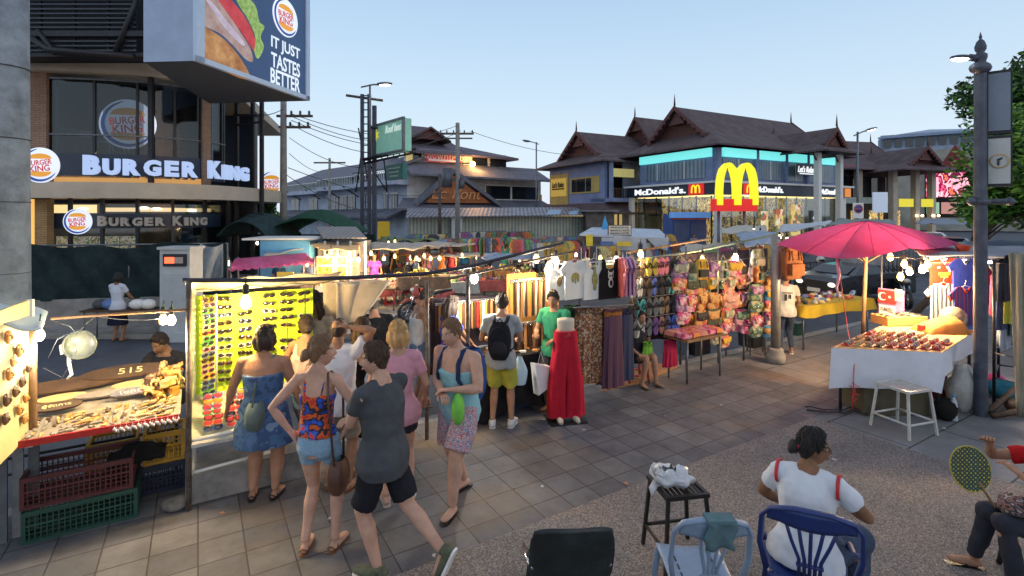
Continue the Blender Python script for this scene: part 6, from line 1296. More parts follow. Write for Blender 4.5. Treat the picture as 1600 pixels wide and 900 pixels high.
# trousers / skirts hanging
def drape(label,p,w_,h,m,cat='skirt',name='hanging_skirt',n=5,rz=0,fl=1.15,band=None):
    t=thing(name,label,cat,p,UANG+rz)
    def fn(u,v):
        a=2*math.pi*u; ww=w_/2*(1+(fl-1)*v); r=1+.22*v*math.sin(a*n*2+1.3*math.sin(v*2)); return V((ww*math.cos(a)*r,.06*math.sin(a)*r,-h*v))
    obj('cloth',MB().grid(fn,60,10),m,t); obj('waistband',MB().grid(lambda u,v:V((w_/2*1.02*math.cos(6.283*u),.064*math.sin(6.283*u),-.07*v+.005)),40,2,th=(0,0,.001)),band or m,t); return t
brp=patt('brown_print',[(.20,.08,.03),(.10,.04,.02),(.30,.15,.06),(.35,.30,.22),(.14,.05,.03)],42,'voronoi'); prp=patt('purple_stripe',[(.06,.02,.05),(.10,.03,.07),(.03,.02,.05),(.14,.05,.06)],10,'X'); nvp=patt('navy_stripe',[(.02,.03,.08),(.05,.05,.12),(.02,.02,.04)],12,'X')
drape('long brown patterned skirt with pale border hanging below the white shirts',RP(912,482,.15),.30,1.08,brp)
drape('long brown floral skirt beside the patterned one',RP(932,484,.15),.26,1.06,patt('brown_floral',[(.16,.06,.02),(.28,.11,.03),(.10,.04,.03),(.4,.3,.2)],50,'voronoi'))
drape('purple striped wide trousers with orange waistband below the owl shirt',RP(958,486,.05),.34,1.12,prp,'trousers','hanging_trousers',4,0,1.1,mat('orange_band',(.5,.2,.05),.8,0,.2))
drape('dark navy striped trousers at the right of the purple pair',RP(978,484,.2),.26,1.08,nvp,'trousers','hanging_trousers',4)
drape('dark plum trousers between the brown skirt and the purple pair',RP(944,486,.3),.24,1.1,patt('plum_stripe',[(.05,.015,.03),(.09,.03,.05)],12,'X'),'trousers','hanging_trousers',4)
tag(obj('trouser_rail',MB().tube([RP(896,481,.15),RP(990,476,.12)],.012,6),M['metal']),'steel rail carrying the long skirts and trousers','rail')
for i,px in enumerate((890,898)): drape(('dark green garment hanging left of the brown skirt','black garment hanging left of the brown skirt')[i],RP(px,478,.4),.2,.75,[cloth('deep_green_cloth',(.02,.05,.03)),bsh][i],'garment','hanging_garment')
tag(obj('floor_mat',MB().slab([G(938,612),G(1000,600),G(1062,574),G(1015,566)],(0,0,.012)),wavy('bamboo_mat',(.30,.14,.05),(.42,.20,.08),14,'X',.8,.3,0,.3)),'orange brown woven mat on the ground behind the trousers','mat')
# ---- flip flops
ff0=thing('flip_flops','','flip flops')
def sole(T): 
    pts=[(.045*math.sin(a)*(1 if math.cos(a)>0 else .8),0,.13*math.cos(a)) for a in [k*math.pi/9 for k in range(18)]]; return MB().slab([T@V(p) for p in pts],(0,.018,0))
for s in (-1,1):
    T=Matrix.Translation((s*.048,s*.006,-.13))@Matrix.Rotation(rad(s*3),4,'Y'); so_=obj('sole',sole(T),M['black'],ff0); obj('strap',MB().tube([T@V((-.04,-.005,-.02)),T@V((-.02,-.035,.03)),T@V((0,-.01,.065)),T@V((.02,-.035,.03)),T@V((.04,-.005,-.02))],.007,5),M['black'],ff0)
FC=[mat('ff_%s'%n,c,.6,0,.1) for n,c in (('yellow',(.62,.45,.05)),('pink',(.65,.16,.22)),('white',(.55,.53,.47)),('brown',(.14,.09,.05)),('blue',(.04,.10,.42)),('teal',(.06,.42,.38)),('black',(.02,.02,.022)),('purple',(.16,.07,.25)),('grey',(.15,.16,.15)),('floral',(.30,.14,.12)))]
lay_=[[8,3,0,0,1,1,6,6],[2,2,3,4,6,6,5,5],[6,5,6,8,8,3,6,8],[8,2,8,7,9,6,4,4]]
cn_=['yellow','pink','white','brown','blue','teal','black','purple','grey','flowered']
rn_=['top','second','third','bottom']; ff1=True
for r_ in range(4):
    a=RP(990,412+r_*35,.38); b_=RP(1058,409+r_*33,.38); zz=2.03-.33*r_
    tag(obj('sandal_rail',MB().tube([V((a.x,a.y,zz+.02)),V((b_.x,b_.y,zz+.02))],.008,5),M['metal']),'rail of the %s row of flip flops'%rn_[r_],'rail')
    for k in range(8):
        q=a.lerp(b_,k/7.); p=V((q.x,q.y,zz)); lb='%s flip flops hanging in the %s row of the footwear rack'%(cn_[lay_[r_][k]],rn_[r_]); g_='%s flip flops in the %s row'%(cn_[lay_[r_][k]],rn_[r_]); rot=(0,0,UANG+rk.uniform(-.5,.2))
        if ff1: o=ff0;o.location=p;o.rotation_euler=rot;o['label']=lb;o['group']=g_;ff1=False
        else: o=dup(ff0,p,rot,lb,g_)
        o.scale=(1.15,)*3
        for ch in o.children: 
            if ch.name.startswith('sole'): recolor(ch,[FC[lay_[r_][k]]])
drape('small lime green cloth hanging below the flip flops',RP(1012,535,.3),.16,.26,cloth('lime_cloth',(.22,.50,.06)),'cloth','hanging_cloth'); drape('crimson cloth hanging below the blue flip flops',RP(1047,532,.2),.26,.42,cloth('crimson_cloth',(.42,.02,.06)),'cloth','hanging_cloth')
# ---- bags
def bagp(kind,name='hanging_bag'):
    t=thing(name,'','bag'); w_,h,d=[(.29,.26,.08),(.27,.34,.10),(.29,.19,.07)][kind]
    def fn(u,v):
        a=2*math.pi*u; vv=math.sin(math.pi*(.05+.90*v))**.16; ca,sa=math.cos(a),math.sin(a); x=w_/2*math.copysign(abs(ca)**.38,ca)*vv*(1-.10*(1-v)); y=d/2*math.copysign(abs(sa)**.7,sa)*vv; return V((x,y,-h*v))
    obj('body',MB().grid(fn,28,10),GM[0],t)
    obj('flap',MB().grid(lambda u,v:V(((u-.5)*w_*.86*(1-.15*v*v),-d/2-.012-.01*math.sin(v*3),-.02-h*.5*v-.02*math.sin(u*3.14))),8,6,th=(0,.008,0)) if kind!=1 else MB().box((0,-d/2-.018,-h*.68),(w_*.62,.05,h*.36)),GM[1],t)
    obj('strap',MB().tube([(-w_*.42,0,-.03),(-w_*.12,0,.07),(0,0,.10),(w_*.12,0,.07),(w_*.42,0,-.03)],.008,5,ry=.004),GM[2],t)
    if kind==1: obj('strap',MB().tube([(-w_*.22,-d/2-.01,-.03),(-w_*.22,-d/2-.03,-h*.4)],.012,4),GM[2],t); obj('strap',MB().tube([(w_*.22,-d/2-.01,-.03),(w_*.22,-d/2-.03,-h*.4)],.012,4),GM[2],t)
    obj('buckle',MB().ball((0,-d/2-.03,-h*.5),(.011,.008,.011),8),M['chrome'],t)
    return t
BP={'red and orange':patt('bag_redorange',[(.55,.06,.05),(.65,.25,.05),(.6,.12,.15),(.7,.45,.25)],14,'voronoi'),'yellow':mat('bag_yellow',(.62,.36,.03),.8,0,.2,6,.3),'pink flowered':patt('bag_pink',[(.62,.12,.25),(.65,.30,.35),(.55,.05,.15),(.65,.5,.45)],16,'voronoi'),'orange brown':patt('bag_orange',[(.50,.20,.05),(.40,.12,.03),(.60,.32,.10)],12,'voronoi'),
 'green patterned':patt('bag_green',[(.10,.20,.12),(.20,.28,.12),(.35,.33,.22),(.06,.12,.10)],15,'voronoi'),'cream patterned':patt('bag_cream',[(.50,.44,.30),(.55,.50,.38),(.30,.30,.18)],13,'voronoi'),'purple patterned':patt('bag_purple',[(.22,.08,.25),(.35,.14,.30),(.15,.05,.14),(.4,.3,.35)],15,'voronoi'),'dark olive':mat('bag_olive',(.08,.08,.04),.8,0,.3,6),'blue':mat('bag_blue',(.06,.22,.38),.8,0,.3,6),'salmon':patt('bag_salmon',[(.65,.28,.20),(.6,.20,.15),(.68,.38,.28)],10,'voronoi'),'black':mat('bag_black',(.02,.02,.02),.7,0,.3,6)}
protos=[bagp(0),bagp(1),bagp(2)]; used=[False]*3
bags=[(1062,412,0,'purple patterned'),(1060,437,2,'red and orange'),(1064,463,0,'purple patterned'),(1066,490,2,'pink flowered'),(1078,414,1,'dark olive'),(1080,438,0,'red and orange'),(1078,464,0,'pink flowered'),(1096,408,1,'yellow'),(1094,436,0,'orange brown'),(1095,461,0,'orange brown'),(1094,487,0,'orange brown'),(1112,412,0,'purple patterned'),(1112,436,2,'yellow'),(1113,460,0,'orange brown'),
 (1112,485,0,'dark olive'),(1130,410,1,'cream patterned'),(1140,436,0,'salmon'),(1142,460,0,'salmon'),(1136,484,0,'red and orange'),(1133,506,2,'pink flowered'),(1156,416,0,'salmon'),(1160,436,2,'red and orange'),(1158,458,0,'red and orange'),(1158,486,0,'pink flowered'),(1132,527,2,'red and orange'),(1118,522,2,'cream patterned'),
 (1184,392,1,'cream patterned'),(1184,414,1,'orange brown'),(1181,447,0,'green patterned'),(1180,473,2,'green patterned'),(1183,496,2,'pink flowered'),(1180,512,2,'green patterned'),(1201,434,0,'orange brown'),(1202,455,2,'blue'),(1201,472,2,'red and orange'),(1201,491,2,'pink flowered'),(1199,512,2,'blue'),(1147,410,0,'pink flowered'),(1105,510,2,'orange brown')]
cnt={}
for px,py,k,nm in bags:
    off=.35 if px<1170 else .15; p=RP(px,py-3,off); lb='%s %s hanging in the bag stall, %s'%(nm,['satchel','backpack','small bag'][k],'beside the round post' if px>1195 else 'in the column left of the post' if px>1170 else 'under the right bulb' if px>1125 else 'under the left bulb' if px>1070 else 'next to the flip flops'); 
    key=(lb,); r=['uppermost','second','third','lowest']; c_=cnt.get(lb,0); cnt[lb]=c_+1; g_=None
    if c_: lb=lb.replace(' hanging in the bag stall','')+', '+['','lower one','third down','fourth down','fifth down'][min(c_,4)]
    rot=(0,0,UANG+rk.uniform(-.45,.25))
    if not used[k]: o=protos[k]; o.location=p; o.rotation_euler=rot; o['label']=lb; o['group']='patterned bags of the bag stall'; used[k]=True
    else: o=dup(protos[k],p,rot,lb,'patterned bags of the bag stall')
    s=1.12 if k!=1 else 1.05; o.scale=(s,s,s); m=BP[nm]; alt=BP[rk.choice(list(BP))]
    for ch in o.children:
        if ch.name.startswith('body'): recolor(ch,[m])
        elif ch.name.startswith('flap'): recolor(ch,[m if rk.random()<.5 else alt])
        elif ch.name.startswith('strap'): recolor(ch,[BP['black'] if rk.random()<.6 else alt])
for j,px in enumerate((1072,1122,1172,1192)):
    a=RP(px,388,.45); tag(obj('bag_post',MB().tube([(a.x,a.y,0),(a.x,a.y,a.z)],.014,6),M['metal']),'thin steel upright %s of the bag stall'%['first from the left','second from the left','third from the left','nearest the round post'][j],'post')
for j,py in enumerate((408,432,457,481)): tag(obj('bag_rail',MB().tube([RP(1058,py+3,.42),RP(1205,py-(6-j*4),.42)],.008,5),M['metal']),'%s horizontal rail of the bag stall'%rn_[j],'rail')
q=RP(1085,505,.15); table('low table of pink folded cloths before the bags',(q.x,q.y,0),(.95,.5),UANG,.70,M['wood'])
for k in range(10):
    c_=V((q.x,q.y,.73))+U*(-.4+(k%5)*.2)+W*(-.1+.22*(k//5)); o=obj('folded_cloth',MB().box((0,0,.03),(.19,.2,.05)).box((0,0,.065),(.17,.19,.02)),[BP['pink flowered'],BP['red and orange'],BP['salmon']][k%3],loc=c_,rz=UANG+rk.uniform(-.15,.15)); tag(o,'pink folded cloth on the low table before the bags','cloth','folded cloths on the low table')
q=RP(1165,512,.5); table('low table under the bags left of the post',(q.x,q.y,0),(.8,.5),UANG,.62,M['wood'],BP['pink flowered'],drop=.12)
for lb,px,py,d,m in (('blue box on the ground under the pink cloths',1085,558,(.28,.25,.26),cbl),('black bin under the bag stall',1105,556,(.45,.4,.5),M['black']),('black bin left of the round post',1196,545,(.4,.35,.35),M['black'])):
    c_=G(px,py)+W*.3; t=thing('storage_box',lb,'box',(c_.x,c_.y,0),UANG); obj('tub',MB().box((0,0,d[2]/2),d,top=1.06),m,t); obj('rim',MB().box((0,0,d[2]+.01),(d[0]*1.12,d[1]*1.12,.02)),m,t)
pp=G(1212,566); po=thing('round_post','pale round steel post on a concrete foot right of the bag stall','post',(pp.x,pp.y,0))
obj('shaft',MB().tube([(0,0,.2),(0,0,2.35)],.085,18),mat('galvanised_post',(.30,.29,.26),.5,.4,.25,5,.15),po); obj('foot',MB().lathe([(0,0),(.17,0),(.17,.14),(.13,.2),(.14,.24),(.11,.27),(.0,.28)],18),M['concrete'],po)
b1=dup(protos[1],P(1237,387,9.4),(0,0,.3),'big rust brown tasselled bag hanging right of the round post','patterned bags of the bag stall',1.7)
for ch in b1.children: recolor(ch,[mat('rust_suede',(.24,.09,.03),.9,0,.25,7,.4)])
b2=dup(protos[1],P(1222,385,9.9),(0,0,.5),'dark bag half hidden between the round post and the rust brown bag','patterned bags of the bag stall',1.3)
for ch in b2.children: recolor(ch,[BP['black']])
# ---- yellow cloth stall beyond
q=G(1283,492)+V((0,0,0)); yt=table('long table with yellow cloth edge beyond the round post',(P(1283,480,11.2).x,11.2,0),(2.3,.8),UANG-.1,.86,M['wood'],mat('yellow_cloth',(.50,.36,.02),.8,0,.15,4,.3,6),drop=.22)
for k in range(34):
    c_=V((P(1283,480,11.2).x,11.2,.90))+U*rk.uniform(-1.05,1.05)+W*rk.uniform(-.33,.33); o=obj('purse',MB().ball((0,0,.035),(.08,.05,.045),8),rk.choice([GM[4],GM[5],GM[6],GM[0],GM[3],M['white'],GM[9]]),loc=c_,rz=rk.random()*3); tag(o,'small purse on the yellow clothed table','purse','purses on the yellow clothed table')
t=thing('tripod_rack','black tripod display stand before the yellow clothed table','stand',(G(1256,488).x,G(1256,488).y,0)); mb=MB().tube([(0,0,.05),(0,0,2.0)],.018,6)
for k in range(3): a=k*2.094; mb.tube([(0,0,.3),(.42*math.cos(a),.42*math.sin(a),.02)],.016,6)
obj('stand',mb,M['black'],t); obj('arms',MB().tube([(-.25,0,1.9),(.25,0,1.9)],.01,5).tube([(0,-.25,1.6),(0,.25,1.6)],.01,5),M['black'],t)
t=thing('storage_box','green plastic basket under the yellow clothed table','box',G(1243,522)+W*.0,UANG); obj('tub',MB().box((0,0,.14),(.3,.26,.28),top=1.1),cg,t)
c_=G(1265,500)+W*.6; t=thing('storage_box','large black bin under the yellow clothed table','box',(c_.x,c_.y,0),UANG); obj('tub',MB().box((0,0,.3),(.7,.4,.6),top=1.02),M['black'],t)
# ---- magenta parasol
um=thing('market_parasol','wide magenta parasol on a wooden pole over the jewellery table','parasol',(6.15,9.0,0))
ux=P(1355,345,9.0).x; zr_=2.22
corner=[]
tips=[(1212,381,8.6),(1310,404,7.35),(1420,388,7.7),(1503,381,9.0),(1470,372,10.4),(1355,366,10.8),(1260,368,10.2),(1222,375,9.5)]
tp_=[P(*q) for q in tips]; pk_=P(1355,345,9.0); mb=MB(); n=len(tp_)
vs=[];fs=[]; sub=6; rr_=7
for i in range(n):
    a,b_=tp_[i],tp_[(i+1)%n]
    for s in range(sub):
        e_=a.lerp(b_,s/sub); e_=e_-(e_-V((pk_.x,pk_.y,e_.z)))*.05*math.sin(math.pi*s/sub)
        for r in range(1,rr_+1): 
            p=pk_.lerp(e_,r/rr_); p.z+=.05*math.sin(math.pi*r/rr_)-.05*(r/rr_)*math.sin(math.pi*s/sub); vs.append(p)
N_=n*sub; base=len(vs); vs.append(pk_)
for i in range(N_):
    j=(i+1)%N_; fs.append((base,j*rr_,i*rr_))
    for r in range(rr_-1): fs.append((i*rr_+r,j*rr_+r,j*rr_+r+1,i*rr_+r+1))
mg=mat('magenta_canvas',(.36,.015,.08),.75,0,.10,1.1,.5,5,col2=(.52,.09,.24),det=9); b__=mg.node_tree.nodes['Principled BSDF']
# thin canvas lets some light through
tn=mg.node_tree.nodes.new('ShaderNodeBsdfTranslucent'); tn.inputs[0].default_value=(.75,.06,.25,1); mxs=mg.node_tree.nodes.new('ShaderNodeMixShader'); mxs.inputs[0].default_value=.20; mg.node_tree.links.new(b__.outputs[0],mxs.inputs[1]); mg.node_tree.links.new(tn.outputs[0],mxs.inputs[2]); mg.node_tree.links.new(mxs.outputs[0],mg.node_tree.nodes['Material Output'].inputs[0])
obj('canvas',mb.add(vs,fs,0,False),mg,um,world=True)
for i in range(n):
    a=tp_[i]; mb=MB(); pts=[]
    for r in range(rr_+1): p=pk_.lerp(a,r/rr_); p.z+=.05*math.sin(math.pi*r/rr_)-.015; pts.append(p)
    obj('rib',mb.tube(pts,.009,5),M['wood'],um,world=True)
for i in range(n):
    a=tp_[i].lerp(tp_[(i+1)%n],.5); pts=[]
    for r in range(rr_+1): p=pk_.lerp(a,r/rr_); p.z+=.05*math.sin(math.pi*r/rr_)-.05*r/rr_+.004; pts.append(p)
    obj('seam',MB().tube(pts,.004,4),mat('seam_dark',(.25,.01,.06),.8,0,.1),um,world=True)
obj('pole',MB().tube([(ux-.1,9.0,0),(ux,9.0,2.62)],.032,10),M['wood'],um,world=True)
obj('stretchers',MB().tube([V((ux-.02,9,1.9)),tp_[1].lerp(pk_,.45)],.008,5).tube([V((ux-.02,9,1.9)),tp_[3].lerp(pk_,.45)],.008,5).tube([V((ux-.02,9,1.9)),tp_[0].lerp(pk_,.45)],.008,5).tube([V((ux-.02,9,1.9)),tp_[6].lerp(pk_,.45)],.008,5),M['wood'],um,world=True)
obj('loose_corner',MB().grid(lambda u,v:P(1490+u*28,380+v*16*math.sin(u*3)+u*4,8.9+.05*math.sin(u*9+v*5)),8,6,th=(0,.01,0)),mat('orange_red_cloth',(.62,.08,.03),.7,0,.2,5),um,world=True)
tag(obj('ribbon',MB().tube([P(1309,404,7.4),P(1315,450,7.6),P(1325,520,7.8),P(1335,560,7.0),P(1332,640,6.9)],.006,4),mat('red_string',(.6,.05,.06),.7,0,.1)),'thin red string hanging from the parasol corner','string')
tag(obj('ribbon',MB().tube([P(1307,405,7.5),P(1311,430,7.5),P(1307,450,7.5),P(1312,470,7.5)],[.02,.028,.02,.006],5,ry=.004),mat('pink_ribbon',(.65,.25,.32),.7,0,.1)),'pink ribbon tied to the parasol corner','ribbon')
# ---- jewellery table
jt=thing('jewellery_table','table with white cloth and rows of bracelets under the parasol','table',(5.6,7.6,0))
cs_=[P(1300,545,7.05),P(1472,553,6.8),P(1524,519,8.1),P(1384,508,8.55)]
for c in cs_: c.z=.90
obj('tabletop',MB().slab(cs_,(0,0,-.03)),M['wood'],jt,world=True)
ctr=sum(cs_,V())/4
def skirt(u,v):
    k=u*4; i=int(k)%4; p=cs_[i].lerp(cs_[(i+1)%4],k-int(k)) if u<1 else cs_[0].copy(); o=(p-ctr); o.z=0; o.normalize(); wv=math.sin(u*70)*.02*v+math.sin(u*31)*.03*v; dr=.50 if i in(0,3) else .28
    c_=abs((k-int(k))-.5)*2; q=p+o*(.01+.05*v*c_**3+wv); q.z=.915-dr*v*(1+.12*c_**4+.05*math.sin(u*17)); return q
obj('tablecloth',MB().grid(skirt,160,6),cloth('white_tablecloth',(.60,.62,.68),.06,.4,3),jt,world=True)
obj('cloth_top',MB().slab([c+V((0,0,.018)) for c in cs_],(0,0,-.015)),cloth('peach_cloth',(.62,.34,.14),.15,.3,5),jt,world=True)
for c in cs_: q=c.lerp(ctr,.1); obj('leg',MB().tube([(q.x,q.y,0),(q.x,q.y,.88)],.022,6),M['darkmetal'],jt,world=True)
def JT(u,v): a=cs_[0].lerp(cs_[1],u); b_=cs_[3].lerp(cs_[2],u); p=a.lerp(b_,v); p.z=.922; return p
br0=[]
for k in range(3):
    mb=MB(); T=Matrix.Rotation(rad(78),4,'X')
    mb.tube([T@V((.027*math.cos(a),.027*math.sin(a),0)) for a in [i*2*math.pi/14 for i in range(15)]],.0065 if k else .0045,6); br0.append(mb.mesh('bracelet',GM[0]))
bmts=[mat('bead_%s'%n,c,.35,.1,.3,60) for n,c in (('red',(.50,.05,.03)),('amber',(.55,.22,.05)),('silver',(.50,.48,.45)),('turquoise',(.08,.30,.32)),('black',(.03,.03,.03)),('ivory',(.60,.50,.36)))]
mat('olive_tray',(.30,.19,.09),.6,0,.2,5)
trm=mat('red_tray',(.42,.03,.025),.6,0,.2,5)
rowc=[[2,4,2,5,4],[5,1,5,1],[0,2,5,0],[5,1,2],[0,5,0,2],[2,0,5]]
ti=0
for i in range(9):
    u0=.09+i*.103
    for j in range(3):
        v0=.12+j*.205
        if j>1 and i>5: continue
        T=fr(JT(u0,v0),JT(u0+.01,v0)-JT(u0,v0)); d_=(JT(u0,v0+.1)-JT(u0,v0)); an=math.atan2(d_.y,d_.x)
        t=thing('bracelet_tray','jewellery tray on the white clothed table, %s of the %s row'%(['first','second','third','fourth','fifth','sixth','seventh','eighth','last'][i],['front','second','third','back'][j]),'tray',JT(u0,v0),an,'trays on the jewellery table')
        obj('tray',MB().box((0,0,.008),(.27,.115,.012)).tube([(-.13,0,.022),(.13,0,.022)],.016,8),[trm,cw1[0],_mc['olive_tray'],cw1[2]][(i+2*j)%4] if i<5 or j>1 else trm,t)
        for k in range(8):
            o=bpy.data.objects.new('bracelet',br0[k%3]); C.objects.link(o); q=t.location+Matrix.Rotation(an,3,'Z')@V((-.118+k*.034,0,.030)); o.location=q; o.rotation_euler=(0,0,an+rad(90)+rk.uniform(-.2,.2)); s=rk.uniform(.9,1.15); o.scale=(s,s,s); rc=rowc[(i+j)%6]; recolor(o,[bmts[rc[k%len(rc)]]]); tag(o,'bead bracelet in the trays on the jewellery table','bracelet','bracelets on the jewellery table')
t=thing('raised_tray','raised peach tray of dark pendants at the back of the jewellery table','tray',P(1410,512,8.55)); 
a=P(1375,512,8.5); obj('tray',MB().box((P(1408,512,8.5).x,8.55,1.0),(.72,.35,.14),rz=.1),mat('peach_box',(.62,.32,.10),.8,0,.1),t,world=True)
for k in range(18):
    o=obj('pendant',MB().box((0,0,.008),(.10,.03,.012)),[M['black'],bmts[2],bmts[4]][k%3],loc=(P(1408,512,8.5).x-.29+(k%6)*.115,8.43+(k//6)*.11,1.075),rz=.4); tag(o,'dark pendant laid in the raised peach tray','pendant','pendants in the raised tray')
ob=P(1468,500,8.0); t=thing('cloth_bundle','orange cloth draped over a box at the back of the jewellery table','cloth',(ob.x,ob.y,.92)); obj('cloth',MB().grid(lambda u,v:V(((u-.5)*.62,(v-.5)*.42,(.30*(.35+.65*u))*(math.sin(math.pi*min(1,max(0,v)))**.3)*(1-(2*u-1)**6)+.02*noise.noise(V((u*6,v*6,0))))),18,14,th=(0,0,-.01)),mat('orange_drape',(.42,.17,.035),.8,0,.2,4,.4,6),t)
t=thing('plastic_bundle','crumpled translucent plastic wrap beside the orange cloth','plastic',(ob.x+.28,ob.y+.08,.94)); obj('wrap',MB().ball((0,0,.17),(.20,.16,.19),16),mat('crumpled_plastic',(.26,.19,.14),.25,0,.25,7,1,14),t)
tag(obj('red_box',MB().box((0,0,.05),(.13,.09,.10)),trm,loc=JT(.52,.78),rz=.4),'small red box among the bracelets','box')
# bulbs and goods round the jewellery
for px,py,Y,w_,e_,lb in ((1413,411,8.3,1,6,'dim bulb, left and highest of the cluster over the bracelets'),(1407,430,8.0,1,14,'yellow bulb, lowest left of the cluster over the bracelets'),(1421,422,8.1,1,12,'yellow bulb, middle of the cluster over the bracelets'),(1441,419,8.2,0,14,'white bulb, right of the cluster over the bracelets'),(1449,411,8.4,1,6,'dim bulb, highest right of the cluster over the bracelets'),(1391,400,8.6,1,4,'small bulb under the parasol edge')): bulb(P(px,py-3,Y),w_,e_,'light bulb',lb,1.35,None)
tag(obj('bulb_bar',MB().tube([P(1385,400,8.5),P(1430,404,8.2),P(1470,398,8.4)],.01,5),M['black']),'thin dark bar carrying the bulbs over the bracelets','bar')
q=P(1500,404,8.6); t=thing('tube_light','long white tube light over the football shirts','lamp',q); obj('tube',MB().tube([(-.55,0,0),(.75,.1,-.08)],.022,8),emit('tube_glow',(1,.93,.85),7),t); obj('batten',MB().box((.1,.05,.0),(1.4,.05,.03),rz=.08),M['white'],t)
l=bpy.data.lights.new('tube_lamp','AREA'); l.shape='RECTANGLE'; l.size=1.2; l.size_y=.06; l.energy=14; l.color=(1,.93,.85); o=bpy.data.objects.new('tube_lamp',l); C.objects.link(o); o.parent=t; o.location=(.1,0,-.06)
sheet('canopy','grey plastic roof over the football shirts','canopy',(P(1440,398,8.3),P(1600,402,7.6),P(1640,384,9.5),P(1420,383,10)),mat('grey_plastic_roof',(.20,.22,.26),.6,0,.3,2,.3,6),wr=.05)
sheet('canopy','navy blue sheet roof behind the round lamp post','canopy',(P(1500,392,10),P(1620,392,10),P(1620,377,13),P(1505,377,13)),mat('navy_sheet',(.06,.09,.17),.5,0,.3,2,.3,6),wr=.06)
# turkish sign
tf=Fac(1372,9.3,1411,8.9); T=Matrix.Translation(tf.a)@Matrix.Rotation(tf.ang,4,'Z'); t=thing('flag_sign','Turkish flag sign with white lettered board behind the jewellery table','sign',tf.a+V((0,0,1)))
z=lambda py:tf.z(1390,py)
obj('board',MB().box((tf.L/2,.02,(z(452)+z(502))/2),(tf.L,.03,z(452)-z(502)),T),mat('sign_mauve',(.40,.22,.40),.6,0,.3,4),t,world=True)
obj('red_flag',MB().box((tf.L*.38,-.01,(z(454)+z(474))/2),(tf.L*.72,.02,z(454)-z(474)),T),trm,t,world=True); obj('white_panel',MB().box((tf.L*.85,-.012,(z(450)+z(468))/2),(tf.L*.27,.02,z(450)-z(468)),T).box((tf.L*.38,-.01,(z(478)+z(499))/2),(tf.L*.6,.02,z(478)-z(499)),T),M['white'],t,world=True)
mo=[];c0=(tf.L*.22,(z(454)+z(474))/2); 
for k in range(15): a=rad(50+k*(260/14)); mo.append((c0[0]+.075*math.cos(a),c0[1]+.075*math.sin(a)))
for k in range(14,-1,-1): a=rad(45+k*(270/14)); mo.append((c0[0]+.02+.058*math.cos(a),c0[1]+.058*math.sin(a)))
obj('crescent',MB().prism(mo,.004,T@Matrix.Translation((0,-.026,0))),M['white'],t,world=True)
obj('star',MB().prism([(c0[0]+.12+(.03 if k%2==0 else .012)*math.cos(k*math.pi/5),c0[1]+(.03 if k%2==0 else .012)*math.sin(k*math.pi/5)) for k in range(10)],.004,T@Matrix.Translation((0,-.026,0))),M['white'],t,world=True)
text('lettering','TURKISH',tf.L*.5,.07,T@Matrix.Translation((tf.L*.38,-.025,z(484))),M['black'],t,.002,True); text('lettering','BAZAAR',tf.L*.46,.06,T@Matrix.Translation((tf.L*.38,-.025,z(494))),M['black'],t,.002,True); text('lettering','50',tf.L*.2,.10,T@Matrix.Translation((tf.L*.85,-.026,z(459))),M['black'],t,.002,True)
mb=MB().tube([T@V((.03,.05,0)),T@V((.03,.05,z(400)))],.015,6); obj('pole',mb,M['metal'],t,world=True)
# football shirts
def jersey(label,p,rz,m,s=1.0,trim=None,num=None):
    t=tshirt(label,p,rz,m,False,s,'football_shirt',.72); t.rotation_euler=(0,0,rz)
    obj('collar',MB().tube([(-.07,-.022,-.03),(0,-.026,-.13),(.07,-.022,-.03)],.010,5),trim or M['white'],t)
    for e_ in(-1,1): obj('cuff',MB().tube([(e_*.33,-.0,-.17),(e_*.27,-.0,-.26)],.02,5),trim or M['white'],t)
    return t
rj=cloth('red_jersey',(.62,.045,.02),.1,.3,6)
t=jersey('red football shirt with yellow sponsor bar, uppermost left',P(1474,401,8.6),-.05,rj,.95); obj('sponsor_bar',MB().box((0,-.024,-.30),(.20,.006,.05)).box((0,-.024,-.35),(.13,.006,.03)),mat('sponsor_yellow',(.75,.45,.05),.5,0,.1),t); obj('badge',MB().ball((.09,-.022,-.19),(.025,.006,.03),8).ball((-.09,-.022,-.19),(.03,.006,.015),8),M['white'],t)
t=jersey('black and white striped football shirt below the red one',P(1474,441,8.5),.0,patt('jersey_stripe',[(.6,.6,.6),(.02,.02,.03),(.6,.6,.6),(.02,.02,.03)],4.2,'X'),.92)
t=jersey('blue football shirt hung right of the red one',P(1507,402,8.5),.05,cloth('blue_jersey',(.03,.05,.32),.1,.3,6),.9)
t=jersey('navy and red football shirt below the blue one',P(1508,446,8.3),.1,patt('jersey_navy',[(.02,.03,.18),(.35,.02,.05),(.02,.03,.20),(.03,.04,.22)],2.2,'X'),.92,rj)
t=jersey('blue football shirt low behind the lamp post',P(1513,482,8.5),.1,cloth('royal_jersey',(.03,.09,.35),.1,.3,6),.8)
t=jersey('claret football shirt right of the lamp post',P(1548,412,8.4),.2,cloth('claret_jersey',(.22,.02,.06),.2,.3,6),.95)
for i,(px,py,c,w_) in enumerate(((1566,405,(.03,.03,.04),.3),(1580,400,(.05,.03,.04),.3),(1573,440,(.35,.33,.05),.2),(1562,450,(.05,.06,.12),.25),(1584,460,(.06,.10,.12),.25),(1568,480,(.30,.33,.38),.25),(1556,430,(.30,.05,.10),.2))):
    drape('dark garment %s on the black rack at the far right'%['first','second','third','fourth','fifth','sixth','seventh'][i],P(px,py,7.6+.05*i),w_,.62,cloth('rackcloth%d'%i,c),'garment','hanging_garment',3)
t=thing('black_rack','black steel rack of dark garments at the right edge','rack',(6.9,7.4,0)); mb=MB()
for px,Y in ((1553,7.4),(1592,7.1),(1560,8.0),(1600,7.8)): q=P(px,400,Y); mb.tube([(q.x,q.y,0),(q.x,q.y,2.1)],.02,6)
